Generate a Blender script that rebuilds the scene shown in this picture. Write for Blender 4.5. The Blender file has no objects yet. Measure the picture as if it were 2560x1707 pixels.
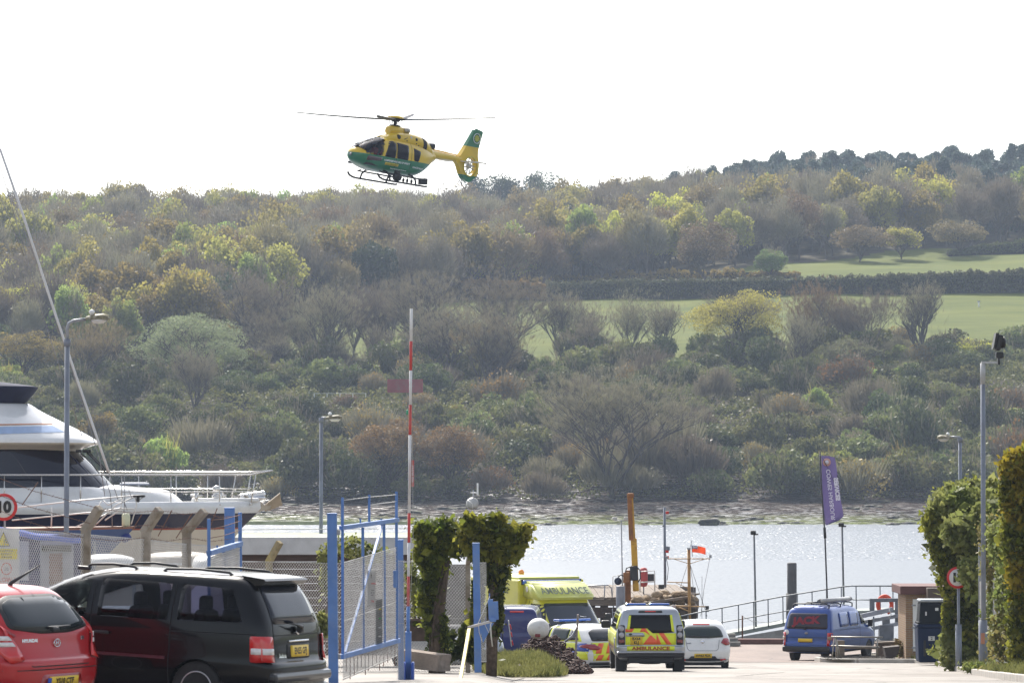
import bpy, bmesh, math, random
import numpy as np
from mathutils import Vector, Matrix, noise
from mathutils.bvhtree import BVHTree

S = bpy.context.scene
COL = S.collection
R = math.radians
PI = math.pi
random.seed(7)

# ------------------------------------------------------------------ camera
FPX = 9000.0                       # focal length in photograph pixels (2560 wide)
CAMZ = 9.0                         # eye height above the river
PITCH = math.atan(296.5 / FPX)
cam_d = bpy.data.cameras.new('camera'); cam = bpy.data.objects.new('camera', cam_d); COL.objects.link(cam)
cam.location = (0, 0, CAMZ); cam.rotation_euler = (PI / 2 + PITCH, 0, 0)
cam_d.sensor_width = 36; cam_d.lens = FPX / 2560 * 36
cam_d.clip_start = 0.5; cam_d.clip_end = 20000
cam_d.dof.use_dof = True; cam_d.dof.focus_distance = 135; cam_d.dof.aperture_fstop = 9
S.camera = cam

# ------------------------------------------------------------------ world, sun, exposure
SUN_EL, SUN_AZ = R(45), R(-16)     # azimuth from straight ahead (+Y), negative = to the left
w = bpy.data.worlds.new('World'); S.world = w; w.use_nodes = True
nt = w.node_tree; nt.nodes.clear()
sky = nt.nodes.new('ShaderNodeTexSky'); sky.sky_type = 'NISHITA'; sky.sun_disc = False
sky.sun_elevation = SUN_EL; sky.sun_rotation = SUN_AZ
sky.air_density = 1.0; sky.dust_density = 2.5; sky.ozone_density = 1.5
bg = nt.nodes.new('ShaderNodeBackground'); bg.inputs[1].default_value = 0.15
wo = nt.nodes.new('ShaderNodeOutputWorld')
veil = nt.nodes.new('ShaderNodeHueSaturation'); veil.inputs['Saturation'].default_value = 0.45      # thin high cloud takes most colour out of the sky
nt.links.new(sky.outputs[0], veil.inputs['Color']); nt.links.new(veil.outputs[0], bg.inputs[0]); nt.links.new(bg.outputs[0], wo.inputs[0])
sd = bpy.data.lights.new('sun', 'SUN'); sd.energy = 4.2; sd.angle = R(0.5); sd.color = (1, 0.95, 0.87)
sun = bpy.data.objects.new('sun', sd); COL.objects.link(sun)
sdir = Vector((math.sin(SUN_AZ) * math.cos(SUN_EL), math.cos(SUN_AZ) * math.cos(SUN_EL), math.sin(SUN_EL)))
sun.rotation_euler = sdir.to_track_quat('Z', 'Y').to_euler()
S.view_settings.view_transform = 'Standard'; S.view_settings.look = 'None'
S.view_settings.gamma = 1; S.view_settings.use_curve_mapping = False
S.view_settings.exposure = 0.75
S.render.engine = 'CYCLES'
S.cycles.max_bounces = 7; S.cycles.transparent_max_bounces = 12; S.cycles.volume_bounces = 1
S.cycles.sample_clamp_indirect = 6
S.cycles.volume_step_rate = 4; S.cycles.use_denoising = True

# ------------------------------------------------------------------ helpers
cp, sp_ = math.cos(PITCH), math.sin(PITCH)
def P(px, py, D):
    """world point at photograph pixel (2560x1707) and distance D along +Y"""
    x = (px - 1280) / FPX; z = (853.5 - py) / FPX
    d = Vector((x, cp - z * sp_, sp_ + z * cp)); d *= D / d.y
    return Vector((d.x, D, CAMZ + d.z))
def XX(px, D): return (px - 1280) / FPX * D * 0.9995
def ZZ(py, D): return P(1280, py, D).z

def link(name, me, mat=None, parent=None):
    o = bpy.data.objects.new(name, me); COL.objects.link(o)
    if mat is not None and me is not None and len(me.materials) == 0:
        for m in (mat if isinstance(mat, (list, tuple)) else [mat]): me.materials.append(m)
    if parent is not None: o.parent = parent
    return o
def tag(o, label=None, cat=None, group=None, kind=None):
    if label: o['label'] = label
    if cat: o['category'] = cat
    if group: o['group'] = group
    if kind: o['kind'] = kind
    return o
def thing(name, loc, label, cat, rz=0, group=None, rx=0, ry=0):
    o = bpy.data.objects.new(name, None); COL.objects.link(o)
    o.location = loc; o.rotation_euler = (rx, ry, rz); o.empty_display_size = 0.2
    return tag(o, label, cat, group)
def kids(o): return [c for c in bpy.data.objects if c.parent == o]
def copy_tree(o, children, parent=None):
    c = o.copy(); COL.objects.link(c)
    if parent: c.parent = parent
    for ch in children.get(o.name, []): copy_tree(ch, children, c)
    return c
def child_map():
    m = {}
    for c in bpy.data.objects:
        if c.parent: m.setdefault(c.parent.name, []).append(c)
    return m

class MB:
    """collects simple solids into one mesh"""
    def __init__(s): s.v = []; s.f = []; s.sm = []; s.mi = []; s.cur = 0
    def add(s, vs, fs, smooth=False, M=None):
        b = len(s.v)
        for v in vs:
            v = Vector(v); s.v.append(M @ v if M else v)
        for f in fs: s.f.append([b + i for i in f]); s.sm.append(smooth); s.mi.append(s.cur)
        return s
    def box(s, c, d, rz=0, rx=0, ry=0, bev=0.0, M=None):
        x, y, z = d[0] / 2, d[1] / 2, d[2] / 2
        T = Matrix.Translation(c) @ Matrix.Rotation(rz, 4, 'Z') @ Matrix.Rotation(ry, 4, 'Y') @ Matrix.Rotation(rx, 4, 'X')
        if M: T = M @ T
        if bev <= 0:
            vs = [(a * x, b_ * y, c_ * z) for c_ in (-1, 1) for a, b_ in ((-1, -1), (1, -1), (1, 1), (-1, 1))]
            return s.add(vs, [(3, 2, 1, 0), (4, 5, 6, 7), (0, 1, 5, 4), (1, 2, 6, 5), (2, 3, 7, 6), (3, 0, 4, 7)], M=T)
        bm = bmesh.new(); bmesh.ops.create_cube(bm, size=1)
        for v in bm.verts: v.co = Vector((v.co.x * d[0], v.co.y * d[1], v.co.z * d[2]))
        bmesh.ops.bevel(bm, geom=list(bm.edges), offset=min(bev, 0.45 * min(d)), segments=2, affect='EDGES', profile=0.5)
        bm.verts.index_update(); s.add([v.co.copy() for v in bm.verts], [[v.index for v in f.verts] for f in bm.faces], M=T); bm.free(); return s
    def tube(s, pts, r, n=6, caps=True, M=None, smooth=True):
        pts = [Vector(p) for p in pts]; rs = r if isinstance(r, (list, tuple)) else [r] * len(pts)
        vs = []; fs = []; up = None
        for i, p in enumerate(pts):
            t = (pts[min(i + 1, len(pts) - 1)] - pts[max(i - 1, 0)])
            t = t.normalized() if t.length > 1e-9 else Vector((0, 0, 1))
            if up is None: up = Vector((0, 0, 1)) if abs(t.z) < 0.9 else Vector((1, 0, 0))
            a = t.cross(up)
            if a.length < 1e-6: a = t.orthogonal()
            a.normalize(); b = a.cross(t).normalized(); up = b
            for k in range(n):
                q = 2 * PI * (k + .5) / n
                vs.append(p + (a * math.cos(q) + b * math.sin(q)) * rs[i])
        for i in range(len(pts) - 1):
            for k in range(n):
                k2 = (k + 1) % n
                fs.append((i * n + k, i * n + k2, (i + 1) * n + k2, (i + 1) * n + k))
        s.add(vs, fs, smooth and n > 4, M)
        if caps and n > 2:
            b0 = len(s.v) - len(vs)
            s.f.append([b0 + k for k in range(n)][::-1]); s.sm.append(False); s.mi.append(s.cur)
            s.f.append([b0 + (len(pts) - 1) * n + k for k in range(n)]); s.sm.append(False); s.mi.append(s.cur)
        return s
    def lathe(s, prof, c=(0, 0, 0), n=20, axis='Z', M=None, smooth=True):
        """prof: list of (r, z)"""
        T = Matrix.Translation(c)
        if axis == 'X': T = T @ Matrix.Rotation(PI / 2, 4, 'Y')
        if axis == 'Y': T = T @ Matrix.Rotation(-PI / 2, 4, 'X')
        if M: T = M @ T
        vs = []; fs = []; m = len(prof)
        for r, z in prof:
            for k in range(n): vs.append((max(r, 1e-4) * math.cos(2 * PI * k / n), max(r, 1e-4) * math.sin(2 * PI * k / n), z))
        for i in range(m - 1):
            for k in range(n):
                k2 = (k + 1) % n; fs.append((i * n + k, i * n + k2, (i + 1) * n + k2, (i + 1) * n + k))
        fs.append(tuple(range(n))[::-1]); fs.append(tuple((m - 1) * n + k for k in range(n)))
        return s.add(vs, fs, smooth, T)
    def prism(s, poly, h0, h1, axis='Z', M=None):
        """poly 2D; axis Z:(x,y) Y:(x,z) X:(y,z)"""
        def m(p, h): return {'Z': (p[0], p[1], h), 'Y': (p[0], h, p[1]), 'X': (h, p[0], p[1])}[axis]
        n = len(poly); vs = [m(p, h0) for p in poly] + [m(p, h1) for p in poly]
        fs = [tuple(range(n))[::-1], tuple(range(n, 2 * n))] + [(i, (i + 1) % n, n + (i + 1) % n, n + i) for i in range(n)]
        return s.add(vs, fs, M=M)
    def mesh(s, name='mesh', recalc=True):
        me = bpy.data.meshes.new(name); me.from_pydata([tuple(v) for v in s.v], [], s.f)
        me.polygons.foreach_set('use_smooth', s.sm); me.polygons.foreach_set('material_index', s.mi)
        if recalc and len(s.f) < 30000:
            bm = bmesh.new(); bm.from_mesh(me); bmesh.ops.recalc_face_normals(bm, faces=bm.faces); bm.to_mesh(me); bm.free()
        me.update(); return me
    def build(s, name, mat, parent=None): return link(name, s.mesh(name), mat, parent)

def np_mesh(name, V, F, mats, mi=None, smooth=False):
    V = np.asarray(V, np.float32); F = np.asarray(F, np.int32); n, k = F.shape
    me = bpy.data.meshes.new(name); me.vertices.add(len(V)); me.vertices.foreach_set('co', V.ravel())
    me.loops.add(n * k); me.loops.foreach_set('vertex_index', F.ravel())
    me.polygons.add(n); me.polygons.foreach_set('loop_start', np.arange(0, n * k, k, dtype=np.int32))
    me.polygons.foreach_set('loop_total', np.full(n, k, np.int32))
    for m in mats: me.materials.append(m)
    if mi is not None: me.polygons.foreach_set('material_index', np.asarray(mi, np.int32))
    if smooth: me.polygons.foreach_set('use_smooth', np.ones(n, bool))
    me.update(calc_edges=True); return me

# ------------------------------------------------------------------ materials
MATS = {}
def M(name, col, rough=.6, metal=0., var=.12, scale=4., bump=0., coat=0., spec=.5, bscale=None, dirt=None, dscale=1.2, rnd=0., stretch=None, trans=0.):
    if name in MATS: return MATS[name]
    m = bpy.data.materials.new(name); m.use_nodes = True; t = m.node_tree; N = t.nodes; L = t.links
    b = N['Principled BSDF']; b.inputs['Roughness'].default_value = rough; b.inputs['Metallic'].default_value = metal
    b.inputs['Coat Weight'].default_value = coat; b.inputs['Coat Roughness'].default_value = .04; b.inputs['Specular IOR Level'].default_value = spec
    tc = N.new('ShaderNodeTexCoord'); src = tc.outputs['Object']
    if stretch:
        mp = N.new('ShaderNodeMapping'); mp.inputs['Scale'].default_value = stretch; L.new(src, mp.inputs[0]); src = mp.outputs[0]
    nz = N.new('ShaderNodeTexNoise'); nz.inputs['Scale'].default_value = scale; nz.inputs['Detail'].default_value = 5
    L.new(src, nz.inputs['Vector'])
    mr = N.new('ShaderNodeMapRange'); mr.inputs[1].default_value = .3; mr.inputs[2].default_value = .7
    mr.inputs[3].default_value = 1 - var; mr.inputs[4].default_value = 1 + var; L.new(nz.outputs[0], mr.inputs[0])
    hsv = N.new('ShaderNodeHueSaturation'); hsv.inputs['Color'].default_value = (*col, 1); L.new(mr.outputs[0], hsv.inputs['Value'])
    out = hsv.outputs[0]
    if rnd:
        oi = N.new('ShaderNodeObjectInfo'); mr2 = N.new('ShaderNodeMapRange'); mr2.inputs[3].default_value = 1 - rnd; mr2.inputs[4].default_value = 1 + rnd
        L.new(oi.outputs['Random'], mr2.inputs[0]); mm = N.new('ShaderNodeMath'); mm.operation = 'MULTIPLY'
        L.new(mr.outputs[0], mm.inputs[0]); L.new(mr2.outputs[0], mm.inputs[1]); L.new(mm.outputs[0], hsv.inputs['Value'])
    if dirt:
        n2 = N.new('ShaderNodeTexNoise'); n2.inputs['Scale'].default_value = dscale; n2.inputs['Detail'].default_value = 8; n2.inputs['Roughness'].default_value = .65
        L.new(src, n2.inputs['Vector']); cr = N.new('ShaderNodeMapRange'); cr.inputs[1].default_value = .5; cr.inputs[2].default_value = .68
        cr.inputs[4].default_value = .85; L.new(n2.outputs[0], cr.inputs[0])
        mx = N.new('ShaderNodeMix'); mx.data_type = 'RGBA'; L.new(cr.outputs[0], mx.inputs[0]); L.new(out, mx.inputs[6]); mx.inputs[7].default_value = (*dirt, 1); out = mx.outputs[2]
    L.new(out, b.inputs['Base Color'])
    if bump:
        n3 = N.new('ShaderNodeTexNoise'); n3.inputs['Scale'].default_value = bscale or scale * 6; n3.inputs['Detail'].default_value = 4; L.new(src, n3.inputs['Vector'])
        bp = N.new('ShaderNodeBump'); bp.inputs['Strength'].default_value = bump; bp.inputs['Distance'].default_value = .02
        L.new(n3.outputs[0], bp.inputs['Height']); L.new(bp.outputs[0], b.inputs['Normal'])
    MATS[name] = m; return m
def leafmat(name, c1, c2, trans=.45, scale=.35, rnd=.25, rough=.55):
    """foliage: diffuse + translucent, colour mottled in clumps and per tree"""
    if name in MATS: return MATS[name]
    m = bpy.data.materials.new(name); m.use_nodes = True; t = m.node_tree; N = t.nodes; L = t.links; N.clear()
    g = N.new('ShaderNodeNewGeometry'); nz = N.new('ShaderNodeTexNoise'); nz.inputs['Scale'].default_value = scale; nz.inputs['Detail'].default_value = 4
    nz.inputs['Roughness'].default_value = .7; L.new(g.outputs['Position'], nz.inputs['Vector'])
    mr = N.new('ShaderNodeMapRange'); mr.inputs[1].default_value = .33; mr.inputs[2].default_value = .67; L.new(nz.outputs[0], mr.inputs[0])
    mx = N.new('ShaderNodeMix'); mx.data_type = 'RGBA'; mx.inputs[6].default_value = (*c1, 1); mx.inputs[7].default_value = (*c2, 1); L.new(mr.outputs[0], mx.inputs[0])
    oi = N.new('ShaderNodeObjectInfo'); r2 = N.new('ShaderNodeMapRange'); r2.inputs[3].default_value = 1 - rnd; r2.inputs[4].default_value = 1 + rnd; L.new(oi.outputs['Random'], r2.inputs[0])
    n2 = N.new('ShaderNodeTexWhiteNoise'); n2.noise_dimensions = '3D'
    hs = N.new('ShaderNodeHueSaturation'); L.new(mx.outputs[2], hs.inputs['Color']); L.new(r2.outputs[0], hs.inputs['Value'])
    r3 = N.new('ShaderNodeMapRange'); r3.inputs[3].default_value = .475; r3.inputs[4].default_value = .525; L.new(oi.outputs['Random'], r3.inputs[0]); L.new(r3.outputs[0], hs.inputs['Hue'])
    pr = N.new('ShaderNodeBsdfPrincipled'); pr.inputs['Roughness'].default_value = rough; pr.inputs['Specular IOR Level'].default_value = .15; L.new(hs.outputs[0], pr.inputs['Base Color'])
    tr = N.new('ShaderNodeBsdfTranslucent'); L.new(hs.outputs[0], tr.inputs['Color'])
    ms = N.new('ShaderNodeMixShader'); ms.inputs[0].default_value = trans; L.new(pr.outputs[0], ms.inputs[1]); L.new(tr.outputs[0], ms.inputs[2])
    o = N.new('ShaderNodeOutputMaterial'); L.new(ms.outputs[0], o.inputs[0]); MATS[name] = m; return m
def glassmat(name, tint=(.5, .55, .6), opac=.5, dark=(.01, .012, .015), rough=.02):
    """thin pane: mirror-like reflection over a mix of tinted see-through and dark body"""
    if name in MATS: return MATS[name]
    m = bpy.data.materials.new(name); m.use_nodes = True; t = m.node_tree; N = t.nodes; L = t.links
    b = N['Principled BSDF']; b.inputs['Base Color'].default_value = (*dark, 1); b.inputs['Roughness'].default_value = rough; b.inputs['Specular IOR Level'].default_value = .6
    tr = N.new('ShaderNodeBsdfTransparent'); tr.inputs[0].default_value = (*tint, 1)
    fr = N.new('ShaderNodeLayerWeight'); fr.inputs[0].default_value = .35
    mr = N.new('ShaderNodeMapRange'); mr.inputs[3].default_value = opac; mr.inputs[4].default_value = 1.; L.new(fr.outputs['Fresnel'], mr.inputs[0])
    mx = N.new('ShaderNodeMixShader'); L.new(mr.outputs[0], mx.inputs[0]); L.new(tr.outputs[0], mx.inputs[1]); L.new(b.outputs[0], mx.inputs[2])
    L.new(mx.outputs[0], N['Material Output'].inputs[0]); MATS[name] = m; return m

blue_paint = M('blue_gate_paint', (.085, .185, .43), .5, var=.15, scale=3, dirt=(.14, .22, .4), dscale=2.2)
galv = M('galvanised_steel', (.3, .31, .33), .5, .55, var=.15, scale=8)
lamp_grey = M('lamp_post_grey_paint', (.2, .22, .26), .55, .2, var=.12, scale=2, dirt=(.16, .17, .2), dscale=3)
white_paint = M('white_paint', (.75, .75, .74), .45, var=.05, scale=2)
black_plastic = M('black_plastic', (.015, .015, .017), .45, var=.1)
dark_rubber = M('dark_rubber', (.02, .02, .02), .8, var=.2, scale=20)
concrete = M('weathered_concrete', (.3, .26, .21), .9, var=.2, scale=6, bump=.5, dirt=(.16, .12, .07), dscale=2.5)
rust = M('rusty_iron', (.14, .065, .04), .85, var=.35, scale=14, bump=.5)
wood_old = M('weathered_wood', (.2, .16, .125), .85, var=.3, scale=3, stretch=(1, 8, 8), bump=.5, dirt=(.09, .07, .055), dscale=2)
chrome = M('bright_metal', (.75, .76, .78), .18, 1., var=.05)
# ------------------------------------------------------------------ terrain across the river
DK = np.array([480, 506, 530, 560, 572, 600, 640, 700, 760, 800, 850, 900, 1000, 1080, 1150, 1230, 1400, 1900, 3000.])
ZL = np.array([-1.5, 0., .9, 2.6, 5., 11, 19.5, 28, 36, 42, 50, 56, 66, 71.5, 76, 79, 77, 58, 40.])
ZM = np.array([-1.5, 0., .9, 2.6, 5., 11, 19.0, 28.5, 38, 43.5, 49, 54, 64.5, 72, 78, 81, 79, 58, 40.])
ZR = np.array([-1.5, 0., .9, 2.8, 5., 12, 21., 32, 42, 48, 55.5, 62, 74.5, 84.5, 92, 95, 92, 73, 50.])
def pn(x, y, s, seed=0):
    """cheap smooth numpy noise"""
    v = 0
    rs = np.random.RandomState(seed)
    for k in range(5):
        a, b, c, d = rs.uniform(-1, 1, 4); f = s * (1 + k * .8)
        v = v + np.sin(x * f * (a + 1.3) + y * f * b + c * 9) * np.cos(y * f * (d + 1.2) - x * f * a + d * 7) / (1 + k * .6)
    return v / 2.2
def far_z(X, D):
    X = np.asarray(X, float); D = np.asarray(D, float)
    u = X / np.maximum(D, 1) * FPX + 1280            # bearing of the point, used only to shape the hill
    l = np.interp(D, DK, ZL); m = np.interp(D, DK, ZM); r = np.interp(D, DK, ZR)
    a = np.clip(u / 1280, 0, 1); b = np.clip((u - 1280) / 900, 0, 1)
    a = a * a * (3 - 2 * a); b = b * b * (3 - 2 * b)
    z = l * (1 - a) + m * a; z = z * (1 - b) + r * b
    k = np.clip((D - 560) / 60, 0, 1)
    z = z + k * (pn(X, D, .03, 3) * 1.1 + pn(X, D, .012, 5) * 1.6 * np.clip((D - 850) / 100, 0, 1))
    return z
def ground_at(px, py):
    """far-bank point seen at photograph pixel"""
    Ds = np.linspace(506, 1300, 800); X = (px - 1280) / FPX * Ds
    z = far_z(X, Ds); yy = 1150 - (z - CAMZ) / Ds * FPX
    i = int(np.argmax(yy <= py))
    return Vector((X[i], Ds[i], z[i]))

def gridmesh(name, xs, ys, fz, mats, smooth=True):
    X, Y = np.meshgrid(xs, ys); Z = fz(X, Y)
    V = np.stack([X, Y, Z], -1).reshape(-1, 3); nx = len(xs); ny = len(ys)
    i = np.arange((nx - 1) * (ny - 1)); a = (i // (nx - 1)) * nx + i % (nx - 1)
    return np_mesh(name, V, np.stack([a, a + 1, a + nx + 1, a + nx], -1), mats, smooth=smooth)

def nodemat(name):
    m = bpy.data.materials.new(name); m.use_nodes = True; MATS[name] = m
    return m, m.node_tree.nodes, m.node_tree.links, m.node_tree.nodes['Principled BSDF']
def addn(N, typ, **kw):
    n = N.new(typ)
    for k, v in kw.items(): setattr(n, k, v)
    return n

# grass and soil of the fields
m_field, N, L, b = nodemat('pasture_grass')
g = addn(N, 'ShaderNodeNewGeometry'); mp = addn(N, 'ShaderNodeMapping'); mp.inputs['Scale'].default_value = (.03, .1, .1); L.new(g.outputs['Position'], mp.inputs[0])
nz = addn(N, 'ShaderNodeTexNoise'); nz.inputs['Scale'].default_value = 1; nz.inputs['Detail'].default_value = 9; nz.inputs['Roughness'].default_value = .7; L.new(mp.outputs[0], nz.inputs[0])
cr = addn(N, 'ShaderNodeValToRGB'); L.new(nz.outputs[0], cr.inputs[0])
cr.color_ramp.elements[0].position = .32; cr.color_ramp.elements[0].color = (.062, .084, .011, 1); cr.color_ramp.elements[1].position = .68; cr.color_ramp.elements[1].color = (.135, .148, .025, 1)
L.new(cr.outputs[0], b.inputs['Base Color']); b.inputs['Roughness'].default_value = .9; b.inputs['Specular IOR Level'].default_value = .1
m_soil = M('woodland_floor', (.075, .065, .04), .95, var=.4, scale=.3, spec=.1)

# mud and weed foreshore
m_mud, N, L, b = nodemat('foreshore_mud_and_weed')
g = addn(N, 'ShaderNodeNewGeometry'); mp = addn(N, 'ShaderNodeMapping'); mp.inputs['Scale'].default_value = (.1, .3, .3); L.new(g.outputs['Position'], mp.inputs[0])
nz = addn(N, 'ShaderNodeTexNoise'); nz.inputs['Scale'].default_value = 1.6; nz.inputs['Detail'].default_value = 10; nz.inputs['Roughness'].default_value = .72; L.new(mp.outputs[0], nz.inputs[0])
cr = addn(N, 'ShaderNodeValToRGB'); L.new(nz.outputs[0], cr.inputs[0]); e = cr.color_ramp.elements
e[0].position = .35; e[0].color = (.018, .015, .013, 1); e[1].position = .7; e[1].color = (.12, .098, .082, 1); x = e.new(.5); x.color = (.05, .04, .034, 1)
cr2 = addn(N, 'ShaderNodeValToRGB'); e = cr2.color_ramp.elements; L.new(nz.outputs[0], cr2.inputs[0])
e[0].position = .4; e[0].color = (.03, .03, .015, 1); e[1].position = .56; e[1].color = (.13, .15, .05, 1)
sx = addn(N, 'ShaderNodeSeparateXYZ'); L.new(g.outputs['Position'], sx.inputs[0])
mr = addn(N, 'ShaderNodeMapRange'); mr.inputs[1].default_value = 512; mr.inputs[2].default_value = 535; mr.inputs[3].default_value = 1; mr.inputs[4].default_value = 0; L.new(sx.outputs[1], mr.inputs[0])
mx = addn(N, 'ShaderNodeMix', data_type='RGBA'); L.new(mr.outputs[0], mx.inputs[0]); L.new(cr.outputs[0], mx.inputs[6]); L.new(cr2.outputs[0], mx.inputs[7]); L.new(mx.outputs[2], b.inputs['Base Color'])
b.inputs['Roughness'].default_value = .28
wm = addn(N, 'ShaderNodeMapRange'); wm.inputs[1].default_value = .52; wm.inputs[2].default_value = .62; wm.inputs[3].default_value = .0; wm.inputs[4].default_value = .6
nw = addn(N, 'ShaderNodeTexNoise'); nw.inputs['Scale'].default_value = 5; nw.inputs['Detail'].default_value = 6; L.new(mp.outputs[0], nw.inputs[0]); L.new(nw.outputs[0], wm.inputs[0]); L.new(wm.outputs[0], b.inputs['Specular IOR Level'])
nb = addn(N, 'ShaderNodeTexNoise'); nb.inputs['Scale'].default_value = 4; nb.inputs['Detail'].default_value = 8; L.new(mp.outputs[0], nb.inputs[0])
bp = addn(N, 'ShaderNodeBump'); bp.inputs['Strength'].default_value = 1; bp.inputs['Distance'].default_value = .35; L.new(nb.outputs[0], bp.inputs['Height']); L.new(bp.outputs[0], b.inputs['Normal'])

def shore_z(X, Y):
    z = far_z(X, Y)
    k = np.clip((Y - 508) / 12, 0, 1) * np.clip((575 - Y) / 15, 0, 1)
    rs = pn(X, Y * 2.2, .9, 11) * .1 + pn(X, Y * 2, .35, 12) * .12 + pn(X, Y * 3, 2.3, 13) * .12
    edge = pn(X, Y, .11, 14) * .45 + pn(X, Y * 3, .5, 15) * .1
    return z + k * np.maximum(rs, -.25) + edge * np.clip((Y - 490) / 10, 0, 1) * np.clip((540 - Y) / 15, 0, 1)
ys = np.concatenate([np.arange(480, 580, .8)]); xs = np.arange(-120, 120.1, .8)
o = link('riverbank', gridmesh('riverbank', xs, ys, shore_z, [m_mud])); tag(o, kind='structure')
for a, b_ in ((-1500, -120), (120, 1500)):
    o = link('riverbank', gridmesh('riverbank', np.linspace(a, b_, 40), np.arange(480, 580, 5.), lambda X, Y: far_z(X, Y), [m_mud])); tag(o, kind='structure')
ys = np.concatenate([np.arange(578, 1240, 4.), np.linspace(1240, 3000, 40)]); xs = np.concatenate([np.linspace(-1500, -180, 40)[:-1], np.arange(-180, 180, 4.), np.linspace(180, 1500, 40)])
hm = gridmesh('hillside', xs, ys, far_z, [m_field, m_soil])
o = link('hillside', hm); tag(o, kind='structure')
C = np.empty(len(hm.polygons) * 3); hm.polygons.foreach_get('center', C); C = C.reshape(-1, 3)
U = C[:, 0] / C[:, 1] * FPX + 1280; Dd = C[:, 1]
wood_start = np.interp(U, [-400, 500, 640, 720, 1000, 1400, 1900, 2200, 2800], [694, 694, 700, 780, 800, 838, 858, 886, 930])
hm.polygons.foreach_set('material_index', ((Dd > wood_start) | (Dd < 655) & (U > 1100) | (Dd < 700) & (U <= 1100)).astype(np.int32))

# ------------------------------------------------------------------ water
m_water, N, L, b = nodemat('river_water')
g = addn(N, 'ShaderNodeNewGeometry'); sx = addn(N, 'ShaderNodeSeparateXYZ'); L.new(g.outputs['Position'], sx.inputs[0])
nze = addn(N, 'ShaderNodeTexNoise'); nze.inputs['Scale'].default_value = .03; nze.inputs['Detail'].default_value = 3; L.new(g.outputs['Position'], nze.inputs[0])
ad = addn(N, 'ShaderNodeMath', operation='MULTIPLY_ADD'); ad.inputs[1].default_value = 10; L.new(nze.outputs[0], ad.inputs[0]); L.new(sx.outputs[1], ad.inputs[2])
zone = addn(N, 'ShaderNodeMapRange'); zone.inputs[1].default_value = 326; zone.inputs[2].default_value = 332; L.new(ad.outputs[0], zone.inputs[0])
mp = addn(N, 'ShaderNodeMapping'); mp.inputs['Scale'].default_value = (3.4, .8, 1); L.new(g.outputs['Position'], mp.inputs[0])
n1 = addn(N, 'ShaderNodeTexNoise'); n1.inputs['Scale'].default_value = 1.; n1.inputs['Detail'].default_value = 3; n1.inputs['Roughness'].default_value = .6; L.new(mp.outputs[0], n1.inputs[0])
mp2 = addn(N, 'ShaderNodeMapping'); mp2.inputs['Scale'].default_value = (.5, .16, 1); mp2.inputs['Location'].default_value = (7, 3, 0); L.new(g.outputs['Position'], mp2.inputs[0])
n2 = addn(N, 'ShaderNodeTexNoise'); n2.inputs['Scale'].default_value = 1.; n2.inputs['Detail'].default_value = 4; L.new(mp2.outputs[0], n2.inputs[0])
st = addn(N, 'ShaderNodeMapRange'); st.inputs[3].default_value = .5; st.inputs[4].default_value = 2.3; L.new(zone.outputs[0], st.inputs[0])
va = addn(N, 'ShaderNodeVectorMath', operation='SUBTRACT'); va.inputs[1].default_value = (.5, .5, .5); L.new(n1.outputs[1], va.inputs[0])
vb = addn(N, 'ShaderNodeVectorMath', operation='SUBTRACT'); vb.inputs[1].default_value = (.5, .5, .5); L.new(n2.outputs[1], vb.inputs[0])
vc = addn(N, 'ShaderNodeVectorMath', operation='MULTIPLY_ADD'); vc.inputs[1].default_value = (.12, .12, .12); L.new(vb.outputs[0], vc.inputs[0]); L.new(va.outputs[0], vc.inputs[2])
vd = addn(N, 'ShaderNodeVectorMath', operation='SCALE'); L.new(vc.outputs[0], vd.inputs[0]); L.new(st.outputs[0], vd.inputs['Scale'])
ve = addn(N, 'ShaderNodeVectorMath', operation='MULTIPLY_ADD'); ve.inputs[1].default_value = (1, 1, 0); ve.inputs[2].default_value = (0, 0, 1); L.new(vd.outputs[0], ve.inputs[0])
vn = addn(N, 'ShaderNodeVectorMath', operation='NORMALIZE'); L.new(ve.outputs[0], vn.inputs[0]); L.new(vn.outputs[0], b.inputs['Normal'])
rg = addn(N, 'ShaderNodeMapRange'); rg.inputs[3].default_value = .4; rg.inputs[4].default_value = .3; L.new(zone.outputs[0], rg.inputs[0]); L.new(rg.outputs[0], b.inputs['Roughness'])
b.inputs['Base Color'].default_value = (.08, .1, .125, 1); b.inputs['IOR'].default_value = 1.33
o = link('water', gridmesh('water', np.linspace(-1500, 1500, 30), np.linspace(141, 530, 20), lambda X, Y: X * 0, [m_water])); tag(o, kind='structure')

# ------------------------------------------------------------------ foliage generators (numpy)
def quads(cen, size, rs, elong=1.0, upbias=0.0, dirs=None):
    """one small folded quad per centre; returns V, F"""
    n = len(cen)
    if dirs is None:
        a = rs.normal(size=(n, 3))
    else: a = dirs + rs.normal(size=(n, 3)) * .25
    a /= np.linalg.norm(a, axis=1, keepdims=True) + 1e-9
    b = rs.normal(size=(n, 3)); b -= (b * a).sum(1, keepdims=True) * a; b /= np.linalg.norm(b, axis=1, keepdims=True) + 1e-9
    s = (np.asarray(size) * rs.uniform(.6, 1.35, n))[:, None] if np.ndim(size) == 0 else size[:, None]
    a = a * s * elong; b = b * s
    V = np.stack([cen - a, cen + b * .8, cen + a, cen - b * .8], 1).reshape(-1, 3)
    return V, np.arange(n * 4).reshape(n, 4)
def sphere_dirs(n, rs, zmin=-1):
    d = rs.normal(size=(n * 3, 3)); d /= np.linalg.norm(d, axis=1, keepdims=True); d = d[d[:, 2] > zmin][:n]
    return d
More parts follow.
